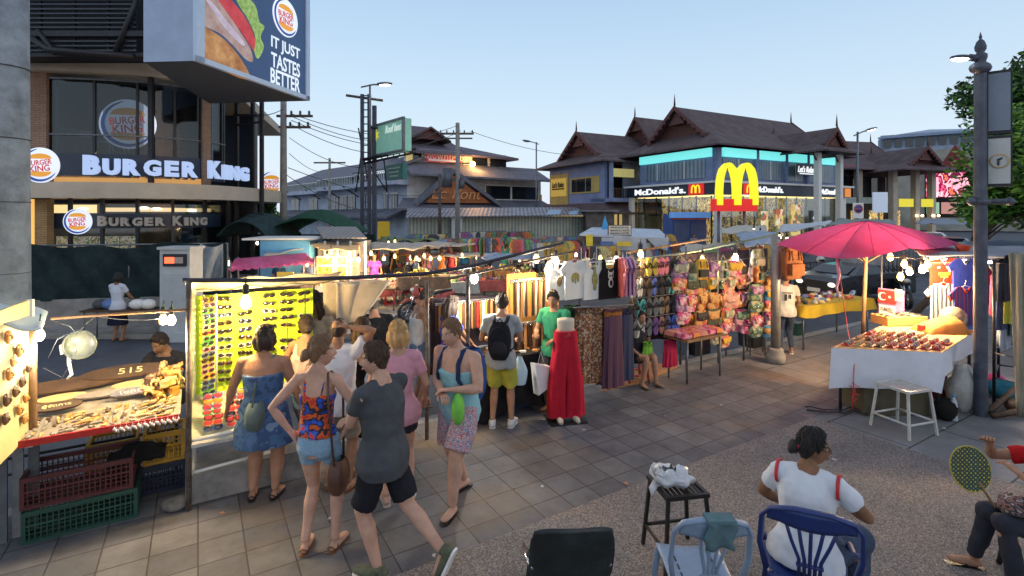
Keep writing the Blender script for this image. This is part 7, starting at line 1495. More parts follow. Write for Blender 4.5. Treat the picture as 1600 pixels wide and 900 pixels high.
for z_k in (.4,.75,2.05): mb.tube([tuple(P(1553,400,7.4).xy)+(z_k,),tuple(P(1592,400,7.1).xy)+(z_k,),tuple(P(1600,400,7.8).xy)+(z_k,),tuple(P(1560,400,8.0).xy)+(z_k,),tuple(P(1553,400,7.4).xy)+(z_k,)],.014,5)
obj('frame',mb,M['black'],t,world=True)
tag(obj('fabric_panel',MB().grid(lambda u,v:P(1578+u*40+v*12,395+v*255,6.6-.2*u+.04*math.sin(u*12+v*2)),12,10,th=(0,.02,0)),mat('khaki_panel',(.30,.27,.20),.8,0,.25,2,.3,5)),'khaki cloth panel at the right edge','cloth')
tag(obj('wooden_beam',MB().tube([G(1545,650)+V((0,0,.06)),G(1600,628)+V((0,0,.3))],.04,6).tube([G(1550,655)+V((0,0,.05)),G(1640,650)+V((0,0,.12))],.04,6),M['wooddark']),'dark wooden beams leaning at the right edge','beam')
for nm,lb,px,py,d,m in (('bundle','teal blue bundle on the ground under the black rack',1568,620,(.24,.2,.13),cloth('teal_bundle',(.04,.20,.28))),('bundle','pink bundle under the black rack',1556,605,(.12,.12,.12),cloth('pink_bundle',(.5,.08,.25))),('plastic_sack','big pale plastic sack on the ground left of the lamp post',1503,640,(.20,.16,.34),mat('pale_plastic',(.46,.44,.40),.35,0,.2,5,1,9)),('bundle','dark red bundle under the right end of the table',1471,628,(.12,.12,.22),cloth('maroon_bundle',(.22,.02,.02))),('bundle','black bag under the right end of the table',1478,655,(.14,.12,.16),bsh),('basket','brown basket at the right edge',1592,645,(.16,.16,.10),M['wooddark'])):
    q=G(px,py); o=obj(nm,MB().ball((0,0,d[2]*.85),d,14,0),m,loc=q); tag(o,lb,'sack' if 'sack' in nm else nm)
for v_ in [o for o in C.objects if o.name.startswith(('plastic_sack','bundle'))]:
    for vt in v_.data.vertices: nz=noise.noise(V(vt.co)*9+v_.location); vt.co*=1+.22*nz
q=G(1490,657); t=thing('water_bottle','clear plastic water bottle on the ground under the table corner','bottle',q); obj('body',MB().lathe([(0,0),(.045,0),(.048,.02),(.045,.1),(.048,.11),(.045,.2),(.04,.25),(.016,.30),(.016,.32)],16),mat('bottle_plastic',(.55,.62,.68),.1,0,.1,9,.2,20,trans=.3),t); obj('cap',MB().lathe([(0,.345),(.019,.345),(.019,.318),(0,.318)],12),mat('cap_blue',(.1,.3,.6),.4),t)
q=G(1400,655)+V((.1,.35,0)); t=thing('storage_box','olive brown fabric box under the jewellery table','box',q,.0); obj('tub',MB().box((0,0,.27),(.9,.45,.54)),mat('olive_box',(.075,.065,.035),.8,0,.3,4),t); obj('lid',MB().box((0,0,.55),(.94,.49,.03)),mat('olive_lid',(.09,.08,.04),.8,0,.3,4),t)
mb=MB(); rr2=random.Random(5)
pts=[G(1260+k*12,640+6*rr2.random()+k*.6)+V((0,0,.03)) for k in range(9)]; tag(obj('cable_tangle',MB().tube(pts,.014,5).tube([p+V((.02,.1*rr2.random(),.02)) for p in pts],.01,5),M['black']),'black cable tangle on the paving left of the jewellery table','cable')
tag(obj('red_netting',MB().tube([P(1335,600,6.9)+V((.05*math.sin(k*2),.05*math.cos(k*3),-.02*k)) for k in range(14)],.008,4),mat('red_string')if 0 else _mc['red_string']),'tangled red string under the table corner','string')
# white steel stool
q=G(1412,678)-V((0,-.05,0)); ws_=pstool('steel_stool','white painted steel stool before the jewellery table',(G(1411,672).x,G(1411,672).y,0),rad(18),.56,.40,mat('stool_white',(.52,.52,.49),.5,.2,.15,9),slats=True,th=.018)
# ---- lamp post with sign boxes
q=G(1532,648); lp=thing('round_lamp_post','tall blue grey street lamp post with two sign boxes at right','street lamp',q)
lm=mat('lamp_post_paint',(.075,.085,.115),.55,.4,.35,5,.2,30)
obj('shaft',MB().lathe([(.082,0),(.078,.3),(.070,4.72),(.06,4.85),(.075,4.9),(.075,4.94),(.04,4.97),(.062,5.01),(.066,5.05),(.045,5.12),(.012,5.16),(.02,5.18),(.0,5.26)],20),lm,lp)
hz_=H+(HY-92)/F*7.03; obj('lamp_arm',MB().tube([(0,0,hz_),(-.15,0,hz_+.02)],.05,8).ball((-.02,-.02,hz_-.13),(.14,.10,.09),12),lm,lp)
obj('lamp_shade',MB().ball((-.26,0,hz_+.02),(.16,.07,.035),12),lm,lp); obj('lamp_lens',MB().ball((-.28,0,hz_-.005),(.12,.06,.03),12),emit('led_lamp',(.95,.97,1),8),lp)
obj('collar',MB().tube([(-.14,0,H+(HY-315)/F*7.03),(.42,0,H+(HY-315)/F*7.03)],.04,10).ball((-.12,0,H+(HY-315)/F*7.03),.06,10).ball((.4,0,H+(HY-315)/F*7.03),.06,10).lathe([(.1,H+.14),(.115,H+.17),(.1,H+.2)],18),lm,lp)
for (py0,py1,nm) in ((112,210,'upper'),(213,292,'lower')):
    zc=H+(HY-(py0+py1)/2)/F*7.03; hh=(py1-py0)/F*7.03; Tb=Matrix.Translation((.22,0,zc))@Matrix.Rotation(rad(-38),4,'Z')
    obj('sign_box',MB().box((0,0,0),(.30,.14,hh),Tb),M['darkmetal'],lp); obj('sign_face',MB().box((.02,-.075,0),(.22,.02,hh-.08),Tb),mat('sign_face_'+nm,(.16,.20,.26) if nm=='upper' else (.46,.48,.48),.4,0,.1,2),lp)
    if nm=='lower':
        Tr=Tb@Matrix.Translation((.02,-.09,.0))@Matrix.Rotation(rad(90),4,'X'); obj('sign_ring',MB().lathe([(.085,0),(.10,0),(.10,.006),(.085,.006)],24,Tr),mat('ring_gold',(.45,.30,.12),.5),lp); obj('sign_arrow',MB().slab([Tb@V(p) for p in ((.0,-.10,-.06),(.02,-.10,-.06),(.02,-.10,.03),(.0,-.10,.03))],(0,.004,0)).slab([Tb@V(p) for p in ((.0,-.10,.03),(.05,-.10,.05),(.05,-.10,.02),(.02,-.10,.01))],(0,.004,0)),M['black'],lp)
# sodium glow on the lower post comes from the bulbs nearby
# ================================================================ PEOPLE
def bake(mb,vox,it=4,fac=.6,nz=0,ns=9,seed=0):
    me=mb.mesh('tmp',[M['white']]); o=bpy.data.objects.new('tmp',me); C.objects.link(o)
    r=o.modifiers.new('r','REMESH'); r.mode='VOXEL'; r.voxel_size=vox; r.adaptivity=0
    if it: s=o.modifiers.new('s','SMOOTH'); s.factor=fac; s.iterations=it
    dg=bpy.context.evaluated_depsgraph_get(); m=bpy.data.meshes.new_from_object(o.evaluated_get(dg)); bpy.data.objects.remove(o); bpy.data.meshes.remove(me)
    out=MB(); out.v=[v.co.copy() for v in m.vertices]
    if nz:
        for i,v in enumerate(m.vertices):
            p=v.co; a=noise.noise(V((p.x*ns+seed,p.y*ns,p.z*ns*.6))); b_=noise.noise(V((p.x*ns*2.3,p.y*ns*2.3+seed,p.z*ns*1.6))); out.v[i]=p+v.normal*nz*(a+.5*b_-.1)
    out.f=[list(p.vertices) for p in m.polygons]; out.m=[0]*len(out.f); out.s=[True]*len(out.f); bpy.data.meshes.remove(m); return out
def ik(a,t,l1,l2,hint):
    a=V(a);t=V(t); d=t-a; L_=min(max(d.length,abs(l1-l2)+.01),l1+l2-.002); dn=d.normalized(); x=(l1*l1-l2*l2+L_*L_)/(2*L_); h=math.sqrt(max(0,l1*l1-x*x)); hv=V(hint); hv=(hv-dn*hv.dot(dn)); hv=hv.normalized() if hv.length>1e-5 else V((0,1,0)); return a+dn*x+hv*h, a+dn*L_
skins={k:mat('skin_'+k,c,.62,0,.16,9,.2,60,spec=.22,col2=c2) for k,c,c2 in (('fair',(.50,.29,.205),(.56,.34,.25)),('tan',(.36,.19,.115),(.41,.22,.14)),('brown',(.22,.11,.06),(.27,.14,.08)),('mid',(.30,.155,.09),(.35,.19,.11)))}
hairs={k:wavy('hair_'+k,c,tuple(min(1,q*1.9) for q in c),60,'X',.68,.5,0,.5,.004) for k,c in (('black',(.010,.008,.008)),('brown',(.045,.022,.012)),('light',(.15,.085,.045)),('blond',(.36,.22,.09)),('grey',(.09,.075,.065)),('dark',(.020,.012,.009)))}
def headpt(u,v,mode=0,st=None):
    th=math.pi*v; ph=2*math.pi*u; x=math.sin(th)*math.sin(ph); y=math.sin(th)*math.cos(ph); z=math.cos(th)
    X,Y,Z=x*.076,y*.097,z*.118
    if Z<0: k=(-Z/.118); X*=1-.30*k**1.3; Y*=1-.12*k if y<0 else 1.0-.05*k
    if Y<0: Z+=.012*(-y)
    if mode==0 and y>0:
        g=lambda a,b_,sa,sb: math.exp(-(a/sa)**2-(b_/sb)**2)
        Y+=.025*g(X,Z+.022,.013,.020)+.011*g(X,Z-.008,.010,.022)-.010*g(abs(X)-.031,Z-.010,.015,.013)+.007*g(X,Z+.060,.022,.009)+.009*g(X,Z+.097,.026,.020)+.004*g(abs(X)-.03,Z-.034,.02,.008)+.004*g(abs(X)-.045,Z+.02,.02,.02)
    if mode==1:
        t,full=st; line=(.066+.012*math.cos(X*60)) if y>.55 else (.066*(y/.55) if y>0 else 0)+(-full*min(1,-y*1.6) if y<0 else 0)
        if y>.1 and abs(X)>.05: line-=.03
        k=min(1,max(0,(Z-line)/.016)); k=k*k*(3-2*k)
        n_=1+.05*noise.noise(V((x*5,y*5,z*5)))*k+.045*noise.noise(V((x*26,y*26,z*6)))*k
        f_=(.93+(t+.07)*k)*n_; return V((X*f_,Y*f_,Z*f_+(.012*k if z>.3 else 0)))
    return V((X,Y,Z))
def person(label,loc,face,h=1.75,skin='fair',hair='brown',style='short',female=False,b=1.0,lean=0,twist=0,side=0,pz=.93,head=(0,0),hands=None,hint=None,feet=None,fdir=None,khint=None,top=None,bottom=None,shoes=None,vox=.010,stature=None,glasses=False,group=None,fold=.013,curl=1.0,seed=0):
    s=h/1.75; root=thing('person',label,'person',loc,rad(face),group); root.scale=(s,s,s)
    Mx=Matrix.Rotation(rad(twist),3,'Z')@Matrix.Rotation(rad(side),3,'Y')@Matrix.Rotation(-rad(lean),3,'X'); pel=V((0,0,pz))
    c=lambda x,y,z: pel+Mx@V((x,y,z))
    sw=.168 if female else .188
    if female: TP=[(-.14,.150,.10),(-.06,.172,.112),(.02,.168,.108),(.13,.122,.088),(.22,.130,.095),(.33,.146,.112),(.42,.150,.092),(.49,.128,.070),(.535,.060,.052)]
    else: TP=[(-.14,.140,.10),(-.06,.160,.108),(.02,.158,.105),(.13,.145,.102),(.24,.156,.110),(.36,.172,.116),(.44,.172,.098),(.50,.135,.074),(.545,.064,.056)]
    TP=[(z,x*b,y*(.6+.4*b) if b<1 else y*(1+(b-1)*1.2)) for z,x,y in TP]
    def torso(mb,z0,z1,inf,infx=0,n=22,bust=True,grow=False):
        r=[]; k_=0 if not grow else .028
        zs=[z0]+[z for z,_,_ in TP if z0<z<z1]+[z1]
        for z in zs:
            for i in range(len(TP)-1):
                if TP[i][0]<=z<=TP[i+1][0] or i==len(TP)-2 or (i==0 and z<TP[0][0]):
                    t=(z-TP[i][0])/(TP[i+1][0]-TP[i][0]); t=max(0,min(1,t)); kk=k_*min(1,max(0,(.14-z)/.16)); r.append((z,TP[i][1]+(TP[i+1][1]-TP[i][1])*t+inf+infx+kk,TP[i][2]+(TP[i+1][2]-TP[i][2])*t+inf+kk*1.6)); break
        mb.tube([c(0,-.012*math.sin((z+.1)*5),z) for z,_,_ in r],[q[1] for q in r],n,ry=[q[2] for q in r],up=Mx@V((1,0,0)))
        if female and bust and z1>.3 and z0<.3:
            for e_ in(-1,1): mb.ball(c(e_*.062,.082,.315),(.056+inf*.5,.045+inf,.052+inf*.5),12)
    sh={e_:c(e_*sw*(.5+.5*b),-.012,.475) for e_ in(-1,1)}
    hp={e_:pel+V((e_*.088*(.4+.6*b),0,-.03)) for e_ in(-1,1)}
    hands=hands or {}; feet=feet or {}; fdir=fdir or {}; hint=hint or {}; khint=khint or {}
    A_={};Lg={}
    for e_ in(-1,1):
        t=V(hands.get(e_,(e_*.30,.06,.80 if pz>.8 else pz-.0))); A_[e_]=ik(sh[e_],t,.285,.255,hint.get(e_,(e_*.6,-1,-.2)))
        t=V(feet.get(e_,(e_*.11,0,.085))); Lg[e_]=ik(hp[e_],t,.43,.425,khint.get(e_,(0,1,0)))
    lw=b if b>1 else (.5+.5*b); fem=1.0
    mb=MB(); torso(mb,-.14,.545,0)
    neck=c(0,-.008,.50); hm=Matrix.Rotation(rad(head[0]),3,'Z')@Matrix.Rotation(-rad(head[1]),3,'X'); nb=c(0,.0,.545); hc=nb+(Mx@V((0,.014,.045)))+hm@V((0,.022,.098))
    mb.tube([neck,nb+(Mx@V((0,.004,.03))),hc+hm@V((0,-.025,-.055))],[.060,.052 if female else .058,.050],14)
    for e_ in(-1,1):
        el,wr=A_[e_]; S_=sh[e_]; ar=.9 if female else 1
        mb.ball(S_+V((0,0,-.004)),(.058*ar*lw,.058*ar,.060*ar),12)
        mb.tube([S_,S_.lerp(el,.35),S_.lerp(el,.75),el,el.lerp(wr,.3),el.lerp(wr,.7),wr],[.050*ar*lw,.050*ar*lw,.043*ar*lw,.038*ar*lw,.041*ar*lw,.032*ar,.026*ar],12)
        kn,an=Lg[e_]; H_=hp[e_]
        back=V((0,-1,0)) if abs((an-kn).normalized().z)>.5 else V((0,0,-1))
        mb.tube([H_+V((0,0,.03)),H_.lerp(kn,.2),H_.lerp(kn,.6),kn,kn.lerp(an,.12),kn.lerp(an,.32)+back*.008,kn.lerp(an,.65),an],[.088*lw,.090*lw,.074*lw,.056*lw,.052*lw,.057*lw,.044*lw,.036],14)
        f_=V(fdir.get(e_,(e_*.18,1,-.02))).normalized(); F0=an+V((0,0,-.045))
        mb.tube([F0-f_*.055,F0-f_*.03,F0+f_*.03,F0+f_*.10,F0+f_*.155,F0+f_*.175],[.026,.034,.038,.043,.036,.018],12,ry=[.026,.034,.036,.026,.018,.010],up=f_.cross(V((0,0,1))))
    if True:
        for e_ in(-1,1): mb.tube([c(e_*.02,-.015,.565),c(e_*.07,-.018,.508),sh[e_]+V((0,0,.006))],[.040,.038,.042],10)
    if True: 
        for e_ in(-1,1): mb.ball(c(e_*.075,-.055,-.055),(.085*b,.07*b,.085),12)
    body=bake(mb,vox,5,.6)
    # hands: palm, four unequal curled fingers, thumb
    for e_ in(-1,1):
        el,wr=A_[e_]; d=(wr-el).normalized(); sd=d.cross(V((0,0,1))); sd=(sd.normalized() if sd.length>.2 else V((0,-1,0)))*(1); 
        if abs(d.z)>.75: sd=V((0,1,0)); sd=(sd-d*sd.dot(d)).normalized()
        pn_=sd.cross(d).normalized()*(e_ if abs(d.z)>.75 else 1)     # palm normal
        if abs(d.z)<=.75: pn_=-pn_ if pn_.z>0 else pn_
        body.tube([wr-d*.02,wr+d*.01,wr+d*.05,wr+d*.088],[.024,.028,.038,.036],10,ry=[.020,.018,.015,.011],up=sd)
        for k,(o_,ln_,r_) in enumerate(((-.029,.060,.0075),(-.010,.070,.0085),(.010,.075,.0085),(.028,.068,.0085))):
            p0=wr+d*.08+sd*o_; a1=rad(22*curl); a2=rad(55*curl); d1=d*math.cos(a1)+pn_*math.sin(a1); d2=d*math.cos(a2)+pn_*math.sin(a2); p1=p0+d1*ln_*.5; p2=p1+d2*ln_*.5
            body.tube([p0-d*.01,p0,p1,p2,p2+d2*.004],[r_,r_,r_*.92,r_*.75,r_*.3],7)
        q0=wr+d*.02+sd*.024; q1=q0+d*.035+sd*.030+pn_*.012; q2=q1+d*.030+sd*.006+pn_*.014; body.tube([q0,q1,q2,q2+(q2-q1).normalized()*.004],[.013,.010,.008,.003],7)
    hT=Matrix.Translation(hc)@hm.to_4x4(); nu,nv=(40,32) if vox<.013 else (22,18)
    hd=MB().grid(lambda u,v:headpt(u,v),nu,nv)
    for e_ in(-1,1): hd.ball((e_*.073,-.008,-.005),(.009,.019,.030),8)
    hd.v=[hT@p for p in hd.v]; body.add(hd.v,hd.f,0,True)
    obj('body',body,skins[skin],root)
    if vox<.016:
        ey=MB()
        for e_ in(-1,1): ey.ball((e_*.030,.0795,.010),(.0135,.008,.0062),8,0).ball((e_*.030,.0855,.010),(.0058,.0035,.0058),8,1)
        ey.v=[hT@p for p in ey.v]; obj('eyes',ey,[mat('eye_white',(.55,.53,.5),.3,0,.02),M['black']],root)
        bw=MB()
        for e_ in(-1,1): bw.tube([(e_*.014,.0915,.030),(e_*.03,.090,.036),(e_*.047,.077,.030)],[.003,.0035,.002],5)
        bw.v=[hT@p for p in bw.v]; obj('eyebrows',bw,hairs[hair if hair not in('blond','grey') else 'light'],root)
        lp=MB().tube([(-.022,.088,-.0595),(-.008,.0995,-.057),(0,.1005,-.0585),(.008,.0995,-.057),(.022,.088,-.0595)],[.002,.0045,.004,.0045,.002],6).tube([(-.02,.088,-.062),(0,.099,-.0655),(.02,.088,-.062)],[.002,.005,.002],6); lp.v=[hT@p for p in lp.v]; obj('lips',lp,mat('lips_'+skin,tuple(q*w_ for q,w_ in zip({'fair':(.50,.29,.205),'tan':(.36,.19,.115),'brown':(.22,.11,.06),'mid':(.30,.155,.09)}[skin],(.95,.6,.65))),.45,0,.05),root)
    if glasses:
        gl_=MB()
        for e_ in(-1,1): gl_.tube([(e_*.032+.022*math.cos(a),.1,.010+.016*math.sin(a)) for a in [k*math.pi/6 for k in range(13)]],.0022,5).tube([(e_*.054,.098,.014),(e_*.075,.02,.012),(e_*.077,-.01,.005)],.0022,4)
        gl_.tube([(-.01,.1,.014),(.01,.1,.014)],.0022,4); gl_.v=[hT@p for p in gl_.v]; obj('glasses',gl_,M['black'],root)
    # hair
    hr_={'short':(.13,.085),'buzz':(.045,.075),'bald':(.04,.07),'bob':(.22,.10),'long':(.17,.10),'bun':(.17,.095)}[style]
    hb=MB().grid(lambda u,v:headpt(u,v,1,hr_),nu,nv)
    if style=='bald': hb.v=[V((p.x,p.y,p.z)) if p.z<.045 else V((p.x*.90,p.y*.90,p.z*.90)) for p in hb.v]
    if style in('bob','long'):
        Ld=.10 if style=='bob' else .25
        def cur(u,v):
            a=rad(62+236*u); r_=.088+.022*math.sin(math.pi*min(1,v*1.1)); z=.06-v*(Ld+.06); n_=.006*math.sin(u*46+3*v)+.010*noise.noise(V((u*9,v*4,seed))); return V((math.sin(a)*(r_+n_),math.cos(a)*(r_*1.12+n_)-.012-(.02*v if Ld>.2 else 0),z-.012*math.sin(u*23+seed)*v))
        cb=MB().grid(cur,46,14); k0=len(cb.v); inn=[V((p.x*.86,p.y*.86,p.z)) for p in cb.v]; cb.v+=inn; cb.f+=[[k0+i for i in f_[::-1]] for f_ in list(cb.f)]; nf=len(cb.f); cb.m=[0]*nf; cb.s=[True]*nf; hb.add(cb.v,cb.f,0,True)
    if style=='bun': hb.ball((0,-.125,-.01),(.048,.042,.050),14).ball((0,-.145,-.035),(.030,.026,.034),10).tube([(0,-.08,.0),(0,-.115,-.005)],.032,8)
    if vox<.013 and style!='bald':
        rr=random.Random(seed+77)
        for k in range(170 if style!='buzz' else 40):
            u=rr.random(); v=rr.uniform(.06,.42); pts=[]
            for j in range(4):
                p_=headpt(u+.02*j*rr.uniform(-1,1),min(.62,v+.055*j),1,hr_); y_=math.cos(2*math.pi*u)
                if p_.z<.055 and y_>.35: break
                pts.append(p_*(1.005+.006*j+rr.uniform(0,.02)))
            if len(pts)>2: hb.tube(pts,[.004]+[.0045]*(len(pts)-2)+[.001],4)
    hb.v=[hT@p for p in hb.v]; obj('hair',hb,hairs[hair],root)
    # clothes
    if top:
        ty,m=top[0],top[1]; hem=top[2] if len(top)>2 else -.13; t=MB(); it=4
        if ty in('tee','long'):
            torso(t,hem,.515,.018,.004,grow=True); sl=.58 if ty=='tee' else 1.0
            for e_ in(-1,1):
                el,wr=A_[e_]; S_=sh[e_]; t.ball(S_+V((0,0,.002)),(.068*lw,.072,.068),12); t.tube([c(e_*.055,-.014,.520),c(e_*.09,-.014,.508),S_+V((0,0,.008))],[.048,.056,.062],10)
                if ty=='tee': t.tube([S_,S_.lerp(el,.3),S_.lerp(el,sl)],[.064*lw,.066*lw,.064*lw],12)
                else: t.tube([S_,S_.lerp(el,.5),el,el.lerp(wr,.5),wr],[.064*lw,.058*lw,.050,.042,.036],12)
        elif ty=='tank':
            torso(t,hem,.36,.022); 
            for e_ in(-1,1): t.tube([c(e_*.085,.105,.30),c(e_*.088,.085,.42),c(e_*.092,.03,.505),c(e_*.09,-.04,.500),c(e_*.08,-.098,.40),c(e_*.07,-.11,.28)],[.045,.030,.026,.026,.036,.05],8,ry=[.02,.014,.012,.012,.016,.02],up=Mx@V((1,0,0)))
        elif ty in('cami','dress'):
            torso(t,hem,.36,.014)
            for e_ in(-1,1): t.tube([c(e_*.075,.11,.35),c(e_*.085,.07,.46),c(e_*.09,.0,.50),c(e_*.08,-.07,.46),c(e_*.06,-.10,.33)],.011,6)
            if ty=='dress':
                w_=top[3] if len(top)>3 else .22; zz=top[4] if len(top)>4 else -.42; n_=24
                t.tube([pel+V((0,0,.04)),pel+V((0,0,-.10)),pel+V((0,0,zz*.6)),pel+V((0,0,zz))],[.165*b,.185*b,w_*b*.98,w_*b],n_,ry=[.12*b,.135*b,w_*.72*b,w_*.75*b],up=(1,0,0))
        obj('top' if ty!='dress' else 'dress',bake(t,max(vox,.010),it,.6,fold,9,seed),m,root)
    if bottom:
        ty,m=bottom[0],bottom[1]; ln_=bottom[2] if len(bottom)>2 else .65; fl=bottom[3] if len(bottom)>3 else 1.0; t=MB()
        if ty=='skirt':
            t.tube([pel+V((0,0,.08)),pel+V((0,0,-.04)),pel+V((0,0,-ln_*.5)),pel+V((0,0,-ln_))],[.15,.185,.22*fl,.25*fl],24,ry=[.11,.13,.17,.20],up=(1,0,0))
        else:
            zs=.10 if pz>.7 else .07; torso(t,-.10,.03 if top and len(top)<4 else zs,.008)
            for e_ in(-1,1): t.ball(c(e_*.075,-.052,-.06),(.096*b,.083*b,.094),12)
            for e_ in(-1,1):
                kn,an=Lg[e_]; H_=hp[e_]
                if ty=='jeans': t.ball(kn,.086*lw,14)
                if ty=='shorts': t.tube([H_+V((0,0,.03)),H_.lerp(kn,ln_*.5),H_.lerp(kn,ln_)],[.100*lw,.099*lw*fl,.094*lw*fl],14)
                else: t.tube([H_+V((0,0,.03)),H_.lerp(kn,.5),kn,kn.lerp(an,.35),kn.lerp(an,.95)],[.100*lw,.092*lw,.080*lw,.066*lw*fl,.052*fl],14)
        obj({'shorts':'shorts','jeans':'trousers','skirt':'skirt'}[ty],bake(t,max(vox,.010),4,.6,fold,9,seed+3),m,root)
    if shoes:
        ty,m=shoes
        for e_ in(-1,1):
            kn,an=Lg[e_]; f_=V(fdir.get(e_,(e_*.18,1,-.02))).normalized(); sd=f_.cross(V((0,0,1))).normalized(); up=sd.cross(f_); F0=an-up*.045
            t=MB()
            if ty=='shoe': t.tube([F0-f_*.075,F0-f_*.04,F0+f_*.04,F0+f_*.12,F0+f_*.175,F0+f_*.195],[.030,.042,.045,.050,.043,.022],14,ry=[.030,.046,.042,.032,.024,.012],up=sd).tube([F0-f_*.01+up*.0,F0-f_*.015+up*.055],[.045,.044],12)
            pts=[(-.075,.022),(-.05,.036),(.04,.038),(.12,.048),(.17,.038),(.195,.012),(.195,-.012),(.17,-.038),(.12,-.048),(.04,-.038),(-.05,-.036),(-.075,-.022)]
            if ty!='shoe': t.slab([F0+f_*x+sd*y-up*.036 for x,y in pts],up*-.016); t.tube([F0+f_*.05+sd*.042-up*.02,F0+f_*.08+sd*.02+up*.014,F0+f_*.12-up*.0,F0+f_*.08-sd*.02+up*.014,F0+f_*.05-sd*.042-up*.02],.006,5)
            if ty=='sandal': t.tube([F0-f_*.05+sd*.036-up*.01,F0-f_*.072+up*.02,F0-f_*.05-sd*.036-up*.01],.006,5).tube([F0-f_*.02+sd*.038+up*.0,F0+f_*.02+up*.046,F0-f_*.02-sd*.038],.006,5)
            obj('shoe' if ty=='shoe' else 'sandal',t,m,root)
            if ty=='shoe': obj('sole',MB().slab([F0+f_*x*1.05+sd*y*1.1-up*.034 for x,y in pts],up*-.018),M['white'],root)
    root['J']=1; del root['J']
    W_=Matrix.Translation(V(loc))@Matrix.Rotation(rad(face),4,'Z')@Matrix.Scale(s,4)
    return dict(root=root,W=W_,sh={k:W_@p for k,p in sh.items()},wr={k:W_@A_[k][1] for k in A_},c=lambda x,y,z:W_@c(x,y,z),hc=W_@hc,hT=W_@hT)
def at(px,py,z=0): g_=G(px,py,z); return (g_.x,g_.y,z)
K=cloth; sandb=mat('sandal_brown',(.16,.07,.03),.6,0,.2); blk=M['black']
denim=mat('denim_light',(.20,.33,.46),.9,0,.2,12,.4,60); jean=mat('denim_dark',(.035,.055,.10),.9,0,.3,10,.4,40)
def shoulder_bag(label,pr,e_,m,sz=(.26,.10,.24),drop=.62,y=-.02,cross=False,name='shoulder_bag',xo=.24):
    a=pr['c'](e_*(.10 if not cross else -.12),-.01,.52); q=pr['c'](e_*xo,y,.52-drop)
    t=thing(name,label,'bag',q,pr['root'].rotation_euler.z)
    w_,d,h=sz
    def fn(u,v):
        an=6.283*u; ca,sa=math.cos(an),math.sin(an); k=math.sin(math.pi*(.08+.84*v))**.4; return V((math.copysign(abs(ca)**.6,ca)*d*.6*k,math.copysign(abs(sa)**.6,sa)*w_/2*k*(.85+.15*v),-h*v))
    obj('body',MB().grid(fn,24,10),m,t)
    W0=Matrix.Translation(q)@Matrix.Rotation(t.rotation_euler.z,4,'Z'); Wi=W0.inverted(); s0=Wi@a
    f_=Wi@pr['c'](e_*.16,.10,.40 if not cross else .30); bk_=Wi@pr['c'](e_*.14 if not cross else -.02,-.13,.36)
    obj('strap',MB().tube([(0,w_*.4,-.02),f_+V((0,.02,0)),s0+V((0,.03,.018)),s0+V((0,-.03,.018)),bk_,(0,-w_*.4,-.02)],.011,6,ry=.004),m,t); return t
def backpack(label,pr,m,m2,w_=.32,h=.46,d=.20):
    q=pr['c'](0,-.115-d/2,.47); t=thing('backpack',label,'backpack',q,pr['root'].rotation_euler.z)
    def fn(u,v):
        an=6.283*u; ca,sa=math.cos(an),math.sin(an); k=math.sin(math.pi*(.07+.86*v))**.35; return V((math.copysign(abs(ca)**.6,ca)*w_/2*k,math.copysign(abs(sa)**.6,sa)*d/2*k*(.75+.4*v),-h*v))
    obj('body',MB().grid(fn,28,14),m,t); obj('pocket',MB().ball((0,-d*.47,-h*.68),(w_*.36,.06,h*.22),14),m2,t)
    obj('zip',MB().tube([(-w_*.38,-d*.30,-h*.5),(-w_*.3,-d*.42,-h*.18),(0,-d*.46,-h*.08),(w_*.3,-d*.42,-h*.18),(w_*.38,-d*.30,-h*.5)],.005,4),m2,t)
    obj('grab_loop',MB().tube([(-.04,d*.2,-.01),(0,d*.2,.05),(.04,d*.2,-.01)],.009,6),m2,t)
    Wi=(Matrix.Translation(q)@Matrix.Rotation(t.rotation_euler.z,4,'Z')).inverted()
    for e_ in(-1,1):
        pts=[Wi@pr['c'](e_*x,y,z) for x,y,z in ((.07,-.14,.44),(.10,-.06,.535),(.11,.03,.53),(.115,.115,.43),(.125,.14,.30),(.155,.09,.17),(.15,-.04,.12),(.13,-.15,.10))]
        obj('strap',MB().tube(pts,.024,6,ry=.008,up=(1,0,0)),m2,t)
    return t
blued=patt('blue_check_dress',[(.035,.09,.20),(.05,.12,.26),(.03,.07,.17),(.14,.22,.34)],7,'noise'); 
p=person('stout woman in short blue checked dress with dark bobbed hair before the sunglasses',at(412,778),8,1.66,'tan','dark','bob',True,1.30,hands={-1:(-.40,.10,.86),1:(.36,.08,.88)},top=('dress',blued,-.10,.225,-.36),shoes=('sandal',blk),seed=1)
shoulder_bag('grey green sling bag on the back of the woman in blue checks',p,-1,mat('bag_greygreen',(.10,.14,.13),.8,0,.3,6),(.30,.14,.26),.40,-.15,True,xo=.02)
redblue=patt('red_blue_leaves',[(.50,.03,.02),(.60,.10,.02),(.02,.02,.03),(.02,.06,.42),(.04,.12,.50),(.55,.04,.03)],13,'noise')
p=person('young woman in red and blue camisole and denim shorts, hands on hips',at(497,860),-4,1.75,'fair','light','bun',True,.92,head=(-62,0),hands={-1:(-.20,-.06,.99),1:(.22,.02,.98)},hint={-1:(-1,-.5,.15),1:(1,-.35,.15)},feet={-1:(-.10,-.02,.085),1:(.13,.03,.085)},top=('cami',redblue,.03),bottom=('shorts',denim,.42,1.0),shoes=('sandal',sandb),vox=.008,curl=.6,seed=2)
shoulder_bag('brown leather bag hanging at the hip of the woman in the camisole',p,1,mat('brown_leather',(.085,.035,.022),.5,0,.3,7,.3),(.24,.12,.27),.66,-.06,False,xo=.20)
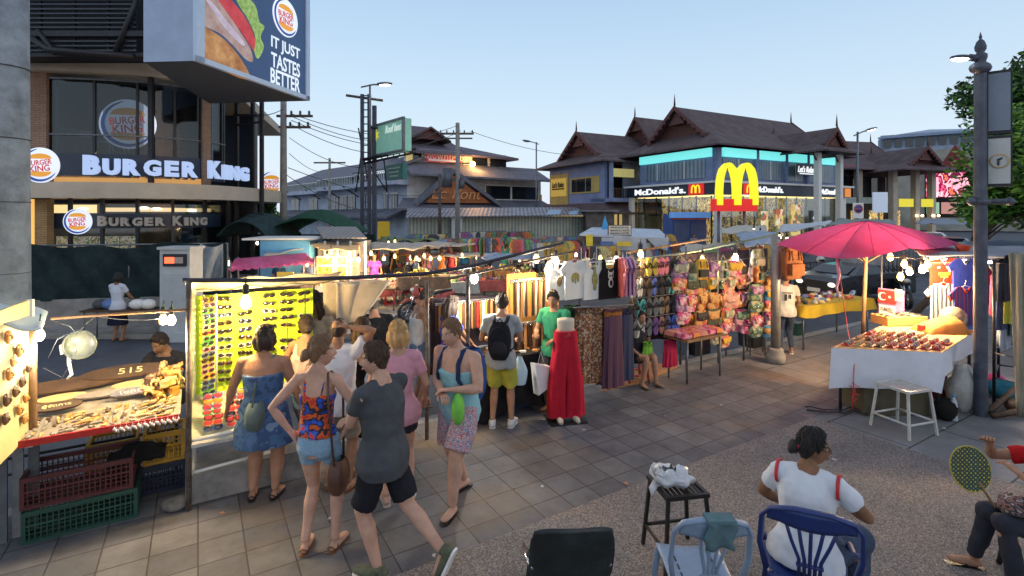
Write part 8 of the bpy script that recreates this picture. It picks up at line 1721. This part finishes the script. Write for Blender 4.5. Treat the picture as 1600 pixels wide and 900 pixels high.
p=person('balding man in white T shirt with one hand on his head',at(528,765),-8,1.72,'mid','dark','bald',False,1.05,hands={1:(.12,-.01,1.66),-1:(-.28,.10,.85)},hint={1:(1,.1,-.1)},top=('tee',K('white_tee',(.62,.62,.64),.05)),bottom=('shorts',K('khaki_short',(.25,.22,.17)),.9),shoes=('sandal',sandb),seed=3)
p=person('woman with curly brown hair in black strappy dress behind the walking man',at(566,738),14,1.64,'tan','brown','long',True,1.0,hands={1:(.22,.16,.98),-1:(-.24,.1,.85)},top=('dress',K('black_dress',(.012,.012,.013)),-.10,.19,-.48),shoes=('sandal',sandb),seed=4)
p=person('woman with pinned up dark hair in pale rose top, behind the red and blue camisole',at(478,722),-10,1.62,'tan','dark','bun',True,1.0,head=(35,10),hands={1:(.2,.2,1.15),-1:(-.2,.2,1.1)},top=('tank',K('pale_rose_top',(.50,.36,.38))),bottom=('shorts',denim,.6),shoes=('sandal',sandb),seed=21)
p=person('large man in black T shirt with grey cropped hair and glasses',at(584,652,-.15),24,1.74,'tan','grey','buzz',False,1.18,head=(18,5),hands={1:(.2,.3,1.1),-1:(-.2,.3,1.1)},top=('tee',K('black_tee',(.010,.010,.012),.2)),bottom=('shorts',K('grey_short',(.08,.08,.09)),.9),glasses=True,seed=5)
p=person('blond woman in pale pink top behind the walking man',at(622,785),12,1.72,'fair','blond','bob',True,1.02,hands={1:(.26,.16,.95),-1:(-.26,.12,.95)},top=('tee',K('pink_top',(.55,.27,.33),.08)),bottom=('shorts',K('dark_short',(.03,.03,.04)),.5),shoes=('sandal',mat('white_sandal',(.5,.45,.42),.6)),seed=6)
t=thing('water_bottle','small water bottle held beside the blond woman','bottle',p['c'](-.30,.24,.10)); obj('body',MB().lathe([(0,0),(.03,0),(.032,.12),(.012,.17),(.012,.18)],12),_mc['bottle_plastic'],t); obj('cap',MB().lathe([(.0,.2),(.014,.2),(.014,.18),(0,.18)],10),_mc['cap_blue'],t)
p=person('man in charcoal T shirt and dark shorts striding left with arms folded',at(598,893),72,1.76,'fair','brown','short',False,1.08,lean=3,twist=-14,head=(22,4),hands={1:(-.04,.22,1.17),-1:(.10,.25,1.24)},hint={1:(1,.1,-1),-1:(-1,.1,-1)},feet={-1:(-.07,.00,.085),1:(.09,-.46,.20)},fdir={-1:(-.1,1,0),1:(.05,.42,-.95)},top=('tee',K('charcoal_tee',(.062,.066,.075),.2,.6,7),-.17),bottom=('shorts',K('black_short',(.014,.015,.02),.2),.88),shoes=('shoe',mat('olive_sneaker',(.09,.10,.06),.8,0,.4,12)),vox=.008,seed=7)
for e_ in(-1,1): pass
p=person('dark haired man in white tank top looking down at a camera',at(652,632,-.0),-66,1.70,'tan','black','short',False,.95,lean=6,head=(0,28),hands={1:(.05,.33,1.20),-1:(-.06,.33,1.20)},top=('tank',K('white_tank',(.60,.58,.54),.05)),bottom=('shorts',mat('denim_mid',(.10,.16,.24),.9,0,.3,12),.55),shoes=('sandal',sandb),seed=8)
q=p['c'](0,.50,.28); t=thing('camera','black camera held by the man in the white tank top','camera',q,rad(-66)); obj('body',MB().box((0,0,0),(.13,.06,.09)).box((0,0,.055),(.05,.05,.03)),blk,t); obj('lens',MB().lathe([(0,0),(.035,0),(.038,.06),(0,.06)],14,Matrix.Rotation(rad(-90),4,'X')),blk,t); obj('strap',MB().tube([(-.06,0,.03),(-.10,-.2,.22),(-.06,-.34,.36),(.06,-.36,.36),(.10,-.2,.22),(.06,0,.03)],.008,5),blk,t)
patsh=patt('patterned_short',[(.42,.06,.09),(.50,.42,.42),(.10,.14,.30),(.52,.46,.44),(.42,.05,.08),(.48,.40,.40)],26,'noise',.8,(1,1,2))
aqua=K('aqua_tank',(.24,.47,.53),.08)
p=person('young man in aqua tank top and patterned shorts wearing flip flops',at(718,782),146,1.77,'fair','light','short',False,1.22,lean=6,twist=0,head=(-8,8),hands={1:(-.02,.26,1.10),-1:(-.10,.24,1.14)},hint={1:(1,-.6,-.6),-1:(-1,-.6,-.6)},feet={-1:(-.10,.22,.085),1:(.10,-.20,.10)},fdir={-1:(-.2,1,0),1:(.25,1,-.1)},top=('tank',aqua,-.16),bottom=('shorts',patsh,.86,1.12),shoes=('flip',blk),vox=.008,seed=9)
backpack('large blue backpack worn by the young man in the aqua tank top',p,K('navy_pack',(.02,.06,.20),.2),K('navy_trim',(.015,.03,.09),.2),.34,.52,.20)
q=p['c'](-.16,.20,.14); t=obj('green_jacket',MB().ball((0,0,-.08),(.06,.07,.15),14),mat('lime_jacket',(.16,.50,.06),.7,0,.2,6,.5,9),loc=q); tag(t,'lime green jacket bundled before the young man in aqua','jacket')
p=person('woman with dark hair and glasses in a blue top behind the young man',at(703,648),-50,1.62,'tan','dark','long',True,1.0,head=(-10,8),hands={1:(.1,.35,1.0),-1:(-.1,.35,1.0)},top=('tee',K('blue_top',(.04,.06,.30),.2)),bottom=('shorts',K('black_skirtish',(.02,.02,.02)),.9),glasses=True,seed=10)
p=person('man in grey T shirt and yellow shorts with white sneakers',at(783,668),-6,1.72,'tan','dark','short',False,1.0,lean=4,head=(4,18),hands={-1:(-.18,.30,1.08),1:(.16,.32,1.08)},feet={-1:(-.12,.02,.085),1:(.13,.06,.085)},top=('tee',K('grey_tee',(.27,.29,.31),.1)),bottom=('shorts',K('yellow_short',(.42,.40,.06),.12),.92,1.08),shoes=('shoe',mat('white_sneaker',(.5,.5,.5),.6,0,.2,14)),seed=11)
backpack('black backpack worn by the man in yellow shorts',p,K('black_pack',(.012,.013,.018),.2),K('black_trim',(.02,.02,.025),.2),.30,.46,.17)
q=P(866,640,7.17); p=person('boy in green football shirt behind the red trousers',(q.x,q.y,0),150,1.70,'mid','dark','short',False,.92,head=(12,14),hands={1:(.14,.28,1.15),-1:(-.14,.30,1.10)},top=('tee',K('green_jersey',(.03,.20,.10),.1)),bottom=('shorts',K('dark_short2',(.03,.03,.04)),.9),seed=12)
obj('stripe',MB().tube([p['root'].matrix_world@V((0,0,0))]*2,.001,3),M['white'],p['root']) if 0 else None
# mannequin
mq=G(884,657); mn=thing('mannequin','headless mannequin in wide red trousers on a black base','mannequin',mq,rad(12))
obj('base',MB().box((0,.02,.012),(.50,.36,.024)),blk,mn)
mw_=mat('mannequin_skin',(.50,.43,.33),.5,0,.08)
obj('torso',MB().tube([(0,0,1.16),(0,0,1.24),(0,.0,1.32),(0,.0,1.36)],[.135,.115,.12,.118],20,ry=[.09,.08,.085,.083]),mw_,mn)
obj('feet',MB().tube([(-.10,-.02,.06),(-.11,-.10,.055),(-.12,-.18,.04)],[.04,.045,.025],10).tube([(.10,-.02,.06),(.11,-.10,.055),(.12,-.18,.04)],[.04,.045,.025],10),mw_,mn)
rp=cloth('red_trousers',(.42,.012,.03),.15,.5,7)
def leg(e_):
    def fn(u,v):
        a=6.283*u; z=1.20-1.13*v; cx=e_*(.035+.075*min(1,v*1.6)); rx=(.115 if v<.12 else .105+.035*v); f_=1+.05*math.sin(a*5+1)+.13*math.sin(a*5+v*2)*v; return V((cx+rx*math.cos(a)*f_,(.10+.015*v)*math.sin(a)*f_,z))
    return MB().grid(fn,44,18)
for e_ in(-1,1): obj('trouser_leg',leg(e_),rp,mn)
obj('waistband',MB().tube([(0,0,1.13),(0,0,1.21)],[.148,.138],26,ry=[.105,.095]),mat('red_band',(.50,.05,.06),.8,0,.3,20),mn)
q=RP(992,560,.55); p=person('seated vendor half hidden behind the hanging trousers',(q.x,q.y,0),205,1.60,'tan','dark','short',False,1.0,pz=.48,lean=12,feet={-1:(-.12,.42,.085),1:(.14,.38,.085)},hands={1:(.15,.30,.55),-1:(-.15,.30,.55)},top=('tee',K('vendor_black',(.03,.03,.035))),bottom=('shorts',K('vendor_short',(.05,.05,.06)),.6),shoes=('sandal',blk),vox=.012,seed=13)
pstool('plastic_stool','plastic stool under the vendor behind the hanging trousers',(q.x,q.y,0),.2,.40,.28,GM[0],th=.025)
p=person('man in white printed T shirt and jeans at the round post, back turned',at(1228,551),-14,1.60,'tan','dark','short',False,1.0,lean=3,head=(-25,22),hands={1:(.24,.22,.95),-1:(-.2,.25,1.0)},top=('tee',K('white_print',(.55,.53,.48),.06)),bottom=('jeans',jean),shoes=('sandal',M['white']),vox=.012,seed=14)
obj_b=obj('back_print',MB().box(p['root'].matrix_world.to_translation()*0+V((0,-.14,1.32)),(.20,.006,.02)).box((-.04,-.142,1.22),(.05,.006,.14)).box((.05,-.142,1.24),(.03,.006,.10)),blk,p['root'])
# seated pair in front
WX=at(1258,335+2.75*800/3.46); 
p=person('seated woman in white T shirt with red sleeve stripes, black hair tied back',(WX[0],WX[1],0),-40,1.66,'brown','black','bun',True,1.16,pz=.52,lean=14,head=(-68,2),hands={1:(.16,.36,.76),-1:(-.18,.34,.62)},hint={1:(1,-.2,-.5),-1:(-1,-.2,-.5)},feet={-1:(-.14,.44,.085),1:(.30,.20,.13)},khint={1:(.3,1,.6)},top=('tee',K('white_polo',(.60,.63,.68),.04,.4,5),-.10),bottom=('jeans',jean),shoes=('flip',sandb),glasses=True,vox=.008,seed=16)
Rt=p['root']
el_s=p['sh'][1]; obj('scrunchie',MB().tube([V((.032*math.cos(a)*(1+.12*math.sin(a*7)),0,.032*math.sin(a)*(1+.12*math.sin(a*7)))) for a in [k*math.pi/9 for k in range(19)]],.010,6,T=Rt.matrix_basis.inverted()@p['hT']@Matrix.Translation((0,-.105,-.002))),mat('scrunchie_red',(.50,.03,.05),.8,0,.3,30),Rt)
sm=(Matrix.Translation(Rt.location)@Matrix.Rotation(rad(-40),4,'Z')@Matrix.Scale(1.66/1.75,4)).inverted()
for e_ in(-1,1):
    S_=sm@p['sh'][e_]; ring=[S_+V((e_*.012,.087*math.cos(a),.080*math.sin(a)-.006)) for a in [k*math.pi/10 for k in range(21)]]
    obj('sleeve_stripe',MB().tube(ring,.012,6,ry=.006),mat('stripe_red',(.50,.03,.04),.8,0,.1),Rt)
def plastic_chair(label,c,rz,m,style=0,w_=.44):
    t=thing('plastic_chair',label,'chair',c,rz); hs=.43
    obj('seat',MB().grid(lambda u,v:V(((u-.5)*w_*(1-.08*v),(.5-v)*.44,hs-.02*math.sin(math.pi*u)+.01*math.cos(v*3))),12,10,th=(0,0,-.022)),m,t)
    for x in(-1,1):
        obj('leg',MB().tube([(x*.20,.19,hs),(x*.24,.25,0)],.024,5,ry=.016),m,t); obj('leg',MB().tube([(x*.19,-.19,hs),(x*.23,-.27,0)],.024,5,ry=.016),m,t)
    def bp(u,v):  # backrest surface
        x=(u-.5)*w_*(1+.12*math.sin(math.pi*min(1,v))); return V((x,-.20-.13*v-.04*(1-(2*u-1)**2),hs+.02+.49*v-.03*(2*u-1)**4*(v>.8)))
    if style==1:   # solid shell back
        obj('backrest',MB().grid(lambda u,v:bp(u,v),16,10,th=(0,-.018,.004)),m,t)
        for x in(-1,1): obj('armrest',MB().tube([(x*.235,-.27,hs+.20),(x*.27,-.14,hs+.17),(x*.27,.02,hs+.15),(x*.25,.09,hs+.06),(x*.23,.10,hs-.04)],.014,7),M['chrome'],t)
    else:
        rim=[bp(0.02,0),bp(.0,.4),bp(.0,.8),bp(.06,.98),bp(.3,1.02),bp(.7,1.02),bp(.94,.98),bp(1,.8),bp(1,.4),bp(.98,0)]
        mb=MB().tube(rim,.026,8,ry=.014,up=(0,0,1)); obj('backrest_rim',mb,m,t)
        obj('top_band',MB().grid(lambda u,v:bp(.04+.92*u,.84+.16*v-(.10*(1-(2*u-1)**2))*(1-v)),14,4,th=(0,-.014,0)),m,t)
        n=5 if style==0 else 4
        mb=MB()
        for k in range(n):
            u0=.5+(k-(n-1)/2)*.055; u1=.5+(k-(n-1)/2)*.13; mb.tube([bp(u0,.04),bp(u0,.30),bp((u0+u1)/2,.55),bp(u1,.82)],.011,6,ry=.007)
        mb.tube([bp(.36,.22),bp(.64,.22)],.012,6); obj('fan_slats',mb,m,t)
        if style==2:
            mb=MB()
            for x in(-1,1):
                for j in range(4): mb.box((x*.12,.14-.08*j,hs+.006),(.012,.05,.003))
            obj('seat_slots',mb,blk,t)
        for x in((-1,1) if style==0 else ()): obj('armrest',MB().tube([bp(.5+x*.5,.45),V((x*.26,-.10,hs+.18)),V((x*.26,.04,hs+.16)),V((x*.24,.12,hs+.02))],[.018]*4,7,ry=.012),m,t)
    return t
navyc=mat('navy_chair',(.012,.03,.14),.4,0,.12,5); grch=mat('bluegrey_chair',(.20,.27,.38),.45,0,.12,4)
plastic_chair('navy blue plastic chair with fan slats under the woman in white',(WX[0]-.02,WX[1]-.03,0),rad(-24),navyc,0,.50)
cx=P(1096,800,3.28); ch=plastic_chair('blue grey plastic chair with a cloth over its back',(cx.x,cx.y+.10,0),rad(-2),grch,2,.42)
tag(obj('cloth_rag',MB().grid(lambda u,v:V((cx.x-.08+u*.17+.01*math.sin(v*8),cx.y-.315+.05*v-.012*math.sin(u*9),.965-v*.19-.01*math.sin(u*7))),10,10,th=(0,.012,0)).box((cx.x+.005,cx.y-.275,.965),(.165,.09,.02)),cloth('green_rag',(.09,.16,.18),.25,.6,6)),'grey green rag draped over the back of the blue grey chair','cloth')
cx=P(886,822,3.25); plastic_chair('black moulded chair with chrome arms at the bottom edge',(cx.x,cx.y+.15,0),rad(3),mat('black_scuffed',(.007,.009,.011),.4,0,.5,5,.2,col2=(.018,.032,.034),det=9),1,.47).scale=(1,1,.95)
sp=G(1058,870); stl=pstool('steel_stool','tall dark steel stool with slatted top holding a plastic bag',(sp.x,sp.y,0),rad(10),.57,.33,mat('dark_stool',(.022,.018,.018),.5,.3,.3,9),slats=True,th=.018); stl.scale=(1,1,1.0)
o=obj('plastic_bag',MB().grid(lambda u,v:V((.15*math.copysign(abs(math.cos(6.283*u))**.6,math.cos(6.283*u))*math.sin(math.pi*(.04+.92*v))**.4-.03*(v<.2),.11*math.copysign(abs(math.sin(6.283*u))**.6,math.sin(6.283*u))*math.sin(math.pi*(.04+.92*v))**.4,.13-.13*v+.008*math.sin(u*44))),40,16).tube([(-.12,0,.08),(-.15,.01,.13),(-.135,.02,.175)],[.03,.014,.022],7,ry=.006).tube([(-.13,-.02,.03),(-.17,-.05,-.01),(-.18,-.06,-.06)],[.035,.03,.02],7,ry=.006),mat('white_plastic_bag',(.55,.56,.58),.25,0,.12,6,.8,22),loc=(sp.x-.04,sp.y+.0,.582)); tag(o,'crumpled white plastic bag on the tall dark stool','bag')
for vt in o.data.vertices: vt.co*=1+.30*noise.noise(V(vt.co)*17)+.12*noise.noise(V(vt.co)*45)
RX=P(1660,700,3.75)
p=person('person in red T shirt and dark jeans seated at the right edge, holding a fan',(RX.x,RX.y,0),78,1.66,'tan','dark','short',True,1.05,pz=.50,lean=8,head=(0,-6),hands={1:(.10,.42,1.06),-1:(-.12,.36,.92)},hint={1:(1,0,-1),-1:(-1,0,-1)},feet={-1:(-.16,.40,.085),1:(.16,.50,.085)},top=('tee',K('red_tee',(.42,.012,.015),.1,.5,5),-.12),bottom=('jeans',mat('blackblue_jean',(.015,.018,.03),.9,0,.3,8)),shoes=('flip',blk),vox=.009,seed=17)
plastic_chair('dark chair under the person in red at the right edge',(RX.x,RX.y,0),rad(78),blk,1,.46)
fq=P(1517,733,3.45); T=Matrix.Translation(fq)@Matrix.Rotation(rad(-8),4,'Y')@Matrix.Rotation(rad(0),4,'Z')
t=thing('hand_fan','oval hand fan with yellow and green printed pattern at the right edge','fan',fq)
fp=patt('fan_print',[(.45,.38,.03),(.02,.10,.05),(.03,.03,.06),(.50,.42,.04),(.04,.12,.06)],1,'voronoi')
n_,l_,b_=nodes(fp); vz=[x for x in n_ if x.type=='TEX_VORONOI'][0]; vz.inputs['Scale'].default_value=34; vz.inputs['Randomness'].default_value=.15; rmp=[x for x in n_ if x.type=='VALTORGB'][0]; l_.new(vz.outputs['Distance'],rmp.inputs[0])
Tl=Matrix.Rotation(rad(-32),4,'Y')
obj('blade',MB().slab([Tl@V((.128*math.cos(a),0,.165*math.sin(a))) for a in [k*math.pi/16 for k in range(32)]],(0,.006,0)),fp,t); obj('rim',MB().tube([Tl@V((.128*math.cos(a),.003,.165*math.sin(a))) for a in [k*math.pi/16 for k in range(33)]],.005,5),mat('fan_rim',(.40,.30,.05),.6),t)
obj('handle',MB().tube([Tl@V((0,.003,-.10)),Tl@V((0,.0,-.20)),Tl@V((.0,.0,-.30))],.009,6),M['wood'],t)
o=obj('patterned_bundle',MB().ball((0,0,0),(.14,.12,.08),16),patt('scarf_bundle',[(.02,.02,.03),(.35,.28,.25),(.04,.04,.06),(.25,.12,.10),(.02,.02,.02)],16,'noise'),loc=p['c'](-.02,.26,.16)); tag(o,'patterned scarf bundle in the lap of the person in red','scarf')
for vt in o.data.vertices: vt.co*=1+.3*noise.noise(V(vt.co)*13)
# vendors and passers further away
q=S(-.62,1.45,0); p=person('dark haired vendor in charcoal shirt looking down behind the carved goods',(P(266,500,6.35).x,6.35,0),176,1.70,'mid','dark','short',False,1.05,pz=.56,lean=8,head=(-6,26),hands={1:(.16,.36,.90),-1:(-.10,.36,.92)},feet={-1:(-.15,.35,.085),1:(.15,.35,.085)},top=('tee',K('charcoal_vendor',(.035,.032,.032))),bottom=('shorts',blk if 0 else K('v_short',(.04,.04,.05)),.9),seed=18)
for k in range(14):
    c_=S(-.30+.035*(k%7),.88+.05*(k//7),1.04+.03*(k//7)); tag(obj('carved_box',MB().box((0,0,.03),(.05,.04,.07),rz=k),cw1[1],loc=c_),'amber carved box stacked behind the figurines at the right end','box','amber carved boxes')
q=P(493,500,6.1); p=person('dark haired woman vendor in place of the face in the mirror by the sunglasses board',(q.x,q.y,0),175,1.84,'mid','dark','long',True,1.0,head=(-18,8),hands={1:(.05,.2,1.46),-1:(-.2,.2,1.0)},top=('tee',K('vendor_grey',(.25,.22,.2))),bottom=('jeans',jean),seed=19)  # figure stands in for the face reflected in the mirror
far=dict(vox=.016,fold=.003)
q=G(184,533,-.15); p=person('schoolgirl in white shirt and navy skirt across the road, back turned',(q.x,q.y,-.15),-6,1.56,'mid','black','bob',True,.95,hands={1:(.22,.3,1.0),-1:(-.2,.3,1.0)},top=('tee',K('school_white',(.55,.58,.66),.04)),bottom=('skirt',K('school_navy',(.012,.015,.035)),.50),shoes=('flip',blk),**far)
q=G(262,524,-.15); p=person('person in dark shirt bending down beside the signal box',(q.x+.1,q.y,-.15),-70,1.65,'mid','black','short',False,1.05,lean=62,pz=.88,head=(0,45),hands={1:(.15,.55,.65),-1:(-.15,.55,.65)},top=('tee',K('dark_slate',(.035,.045,.06))),bottom=('shorts',mat('denim_far',(.06,.10,.2),.9),.9),shoes=('shoe',M['white']),**far)
q=G(150,505,-.15); table('low bench table of goods beside the schoolgirl',(P(190,500,11.6).x,11.75),(1.7,.5),.05,.72,M['wooddark'],name='market_table')
for i,(px,m) in enumerate(((158,GM[6]),(172,GM[3]),(215,M['white']),(232,M['white']))): tag(obj('cloth_bag',MB().ball((0,0,.1),(.18,.15,.12),10),m,loc=(P(px,480,11.7).x,11.7,.6)),'cloth bag on the low bench, %s'%['far left','left of the schoolgirl','right of the schoolgirl','far right'][i],'bag')
FP=[(645,481,'man with black backpack in grey and black clothes beneath the far bulbs',-30,1.68,'short','tan',('tee',K('fp_grey',(.22,.26,.32))),('shorts',K('fp_black',(.015,.015,.02)),.95)),
 (585,470,'woman in white and purple top facing the lit stall across the road',200,1.6,'long','tan',('tee',K('fp_purple',(.25,.06,.40))),('jeans',jean)),(575,468,'woman in white blouse beside the purple top',160,1.6,'long','fair',('tee',K('fp_white',(.55,.5,.5))),('jeans',jean)),
 (726,440,'person in bright blue shirt among the far racks',180,1.7,'short','tan',('tee',K('fp_blue',(.03,.18,.55))),('jeans',jean)),(486,478,'person in pale blue shirt standing before the lantern pictures',0,1.5,'short','tan',('tee',K('fp_lblue',(.16,.22,.42))),('jeans',jean)),
 (437,478,'person in dark blue under the magenta awning',10,1.45,'short','tan',('tee',K('fp_dblue',(.02,.07,.16))),('jeans',jean)),(1084,408,'man in grey shirt standing before the blue kiosk',180,1.7,'short','tan',('tee',K('fp_grey2',(.24,.22,.22))),('jeans',jean)),
 (1383,470,'man in olive brown shirt behind the Turkish flag sign',20,1.85,'short','mid',('tee',K('fp_olive',(.16,.10,.02))),('jeans',K('fp_kh',(.15,.11,.05)))),(765,438,'shopper in dark clothes by the far racks',60,1.68,'long','tan',('tee',K('fp_d1',(.04,.03,.05))),('jeans',jean)),
 (690,452,'shopper in orange top below the beige canopy',-90,1.62,'bob','mid',('tee',K('fp_or',(.50,.16,.04))),('jeans',jean)),(705,448,'shopper in maroon top below the beige canopy',150,1.66,'short','mid',('tee',K('fp_mar',(.22,.03,.05))),('jeans',jean)),(613,450,'shopper in black beside the banana stall',100,1.68,'short','tan',('tee',K('fp_bk',(.02,.02,.02))),('jeans',jean)),
 (540,470,'vendor in grey apron before the lantern pictures',180,1.62,'bob','mid',('tee',K('fp_ap',(.2,.2,.2))),('skirt',K('fp_apr',(.1,.08,.08)),.5)),(820,440,'shopper in red top behind the belt stall',200,1.65,'long','mid',('tee',K('fp_red',(.5,.05,.06))),('jeans',jean)),
 (668,452,'shopper with pink shirt beneath the far bulbs',-20,1.64,'bob','mid',('tee',K('fp_pk',(.5,.2,.25))),('jeans',jean)),(790,446,'shopper in teal shirt by the far racks',-60,1.7,'short','tan',('tee',K('fp_tl',(.03,.2,.2))),('jeans',jean)),
 (1420,400,'pedestrian in white walking by the arcade',60,1.7,'short','tan',('tee',K('fp_w2',(.5,.5,.5))),('jeans',jean)),(1350,398,'pedestrian in dark red by the arcade',-60,1.65,'long','mid',('tee',K('fp_dr',(.25,.03,.04))),('jeans',jean)),(1545,418,'pedestrian in yellow shirt beyond the black rack',100,1.7,'short','mid',('tee',K('fp_yw',(.5,.38,.06))),('jeans',jean)),(1210,404,'pedestrian in blue before the corner restaurant',80,1.68,'short','tan',('tee',K('fp_b3',(.06,.12,.3))),('jeans',jean))]
for i,(px,py,lb,fc,h_,st_,sk,tp__,bt) in enumerate(FP):
    q=G(px,py,-.15); p=person(lb,(q.x,q.y,-.15),fc,h_,sk,'dark',st_,st_ in('long','bob'),1.0,top=tp__,bottom=bt,shoes=('flip',blk),vox=.020,fold=.0,feet={-1:(-.11,.10*(i%2),.085),1:(.11,-.08*(i%2),.085)},seed=i)
    if i==0: backpack('black backpack on the man beneath the far bulbs',p,_mc['black_pack'],_mc['black_trim'],.30,.42,.16)
# ================================================================ TREES
def tree(name,label,base,crown,r,n,leaf,m,trunk=.16,cl=26,seed=1):
    rr=random.Random(seed); base=V(base); crown=V(crown); t=thing(name,label,'tree',base); o=V((0,0,0)); c=crown-base
    mb=MB().tube([o,c*.25+V((.1,0,0)),c*.6,c],[trunk,trunk*.8,trunk*.6,trunk*.3],10); cents=[]
    for k in range(cl):
        d=V((rr.gauss(0,1),rr.gauss(0,1),rr.gauss(0,.8))).normalized(); q=c+V((d.x*r[0],d.y*r[1],d.z*r[2]))*rr.uniform(.35,1.0); cents.append((q,rr.uniform(.28,.55)*min(r)))
        if k<14: mb.tube([c*.55+c*.03*(k%5),(c*.6+q)/2+V((0,0,.1)),q],[trunk*.35,trunk*.2,.015],6)
    obj('trunk',mb,mat('bark',(.07,.05,.035),.9,0,.4,8,.6,20),t)
    vs=[];fs=[];mi=[]
    for k in range(n):
        q,cr_=cents[rr.randrange(cl)]; d=V((rr.gauss(0,1),rr.gauss(0,1),rr.gauss(0,1))).normalized()*cr_*(rr.random()**.4); p=q+d; a=V((rr.gauss(0,1),rr.gauss(0,1),rr.gauss(0,.5)-.4)).normalized(); b_=a.cross(V((rr.gauss(0,1),rr.gauss(0,1),rr.gauss(0,1)))).normalized(); s=leaf*rr.uniform(.6,1.3); i=len(vs)
        vs+=[p-a*s,p+b_*s*.38-a*s*.1,p+a*s,p-b_*s*.38-a*s*.1]; fs.append((i,i+1,i+2,i+3)); mi.append(rr.random())
    l=MB(); l.v=vs; l.f=fs; l.m=[0 if x<.45 else 1 if x<.8 else 2 for x in mi]; l.s=[False]*len(fs); obj('crown',l,m,t); return t
lf_=[mat('leaf_green',(.07,.20,.025),.55,0,.3,2,0),mat('leaf_light',(.17,.34,.04),.55,0,.3,2,0),mat('leaf_dark',(.02,.055,.015),.6,0,.3,2,0)]
tree('leafy_tree','bright green leafy tree behind the lamp post at the right edge',(10.9,10.3,-.15),P(1636,262,11.3),(1.35,1.3,1.8),30000,.085,lf_,.14,60,3)
tree('leafy_tree','darker green tree top higher up at the right edge',(13.2,12.8,-.15),P(1625,150,13),(1.5,1.2,1.3),15000,.095,[lf_[2],lf_[0],lf_[2]],.16,26,5)
tree('leafy_tree','low bushes seen past the lamp post under the bright tree',(11.2,14.4,-.15),P(1575,325,14.5),(1.6,1.2,.8),6000,.08,[lf_[2],lf_[0],lf_[1]],.10,20,8)
tree('leafy_tree','small dark tree behind the concrete utility pole',(-13.2,29,-.15),P(395,322,28),(1.8,1.2,.9),4000,.12,[lf_[2],lf_[0],lf_[2]],.12,18,11)

# second layer of goods behind the front ones
for i in range(34):
    px=1062+(i%12)*12.5; py=418+(i//12)*34+5*(i%3); off=.62; p_=RP(px,py,off)
    k=rk.choice([0,0,2]); nm=rk.choice(list(BP)); o=dup(protos[k],p_,(0,0,UANG+rk.uniform(-.5,.5)),'patterned bag half hidden in the back layer of the bag stall','bags in the back layer'); o.scale=(1.1,)*3
    for ch in o.children:
        if ch.name.startswith(('body','flap')): recolor(ch,[BP[nm]])
        elif ch.name.startswith('strap'): recolor(ch,[BP['black']])
for i in range(9):
    a=.02+i*.1
tag(obj('dark_clutter_sheet',MB().grid(lambda u,v:RP(1062+u*138,398+v*120-u*10,.85)+V((0,.02*math.sin(u*40),0)),40,6,th=(0,.01,0)),cloth('clutter_dark',(.03,.022,.03))),'dark sheet standing in for clutter at the back of the bag stall','cloth')  # dark sheets stand in for the dark clutter behind the goods
tag(obj('dark_clutter_sheet',MB().grid(lambda u,v:RP(986+u*72,408+v*122,.62)+V((0,.02*math.sin(u*24),0)),24,6,th=(0,.01,0)),_mc['clutter_dark']),'dark sheet standing in for clutter behind the flip flops','cloth')
tag(obj('dark_clutter_sheet',MB().grid(lambda u,v:RP(672+u*128,466+v*120-u*6,1.12)+V((0,.02*math.sin(u*34),0)),30,6,th=(0,.01,0)),_mc['clutter_dark']),'dark sheet standing in for clutter behind the short belts','cloth')
tag(obj('dark_clutter_sheet',MB().grid(lambda u,v:RP(858+u*130,480+v*95,.55)+V((0,.02*math.sin(u*34),0)),30,6,th=(0,.01,0)),_mc['clutter_dark']),'dark sheet standing in for clutter behind the long skirts','cloth')

# scraps on the paving
lm_=[mat('paper_scrap',(.5,.48,.42),.8),mat('dry_leaf',(.20,.11,.04),.8),mat('ticket_scrap',(.45,.2,.1),.8)]
for i in range(34):
    px=rk.uniform(180,1500); py=rk.uniform(620,890); g_=G(px,py,.004); s_=rk.uniform(.012,.035)
    o=obj('litter_scrap',MB().slab([(-s_,-s_*.5,0),(s_*.7,-s_*.6,.004),(s_,s_*.4,0),(-s_*.4,s_*.6,.006)],(0,0,.002)),lm_[i%3],loc=g_,rz=rk.random()*6); tag(o,'tiny scrap of paper or dry leaf lying on the paving','litter','litter on the paving')
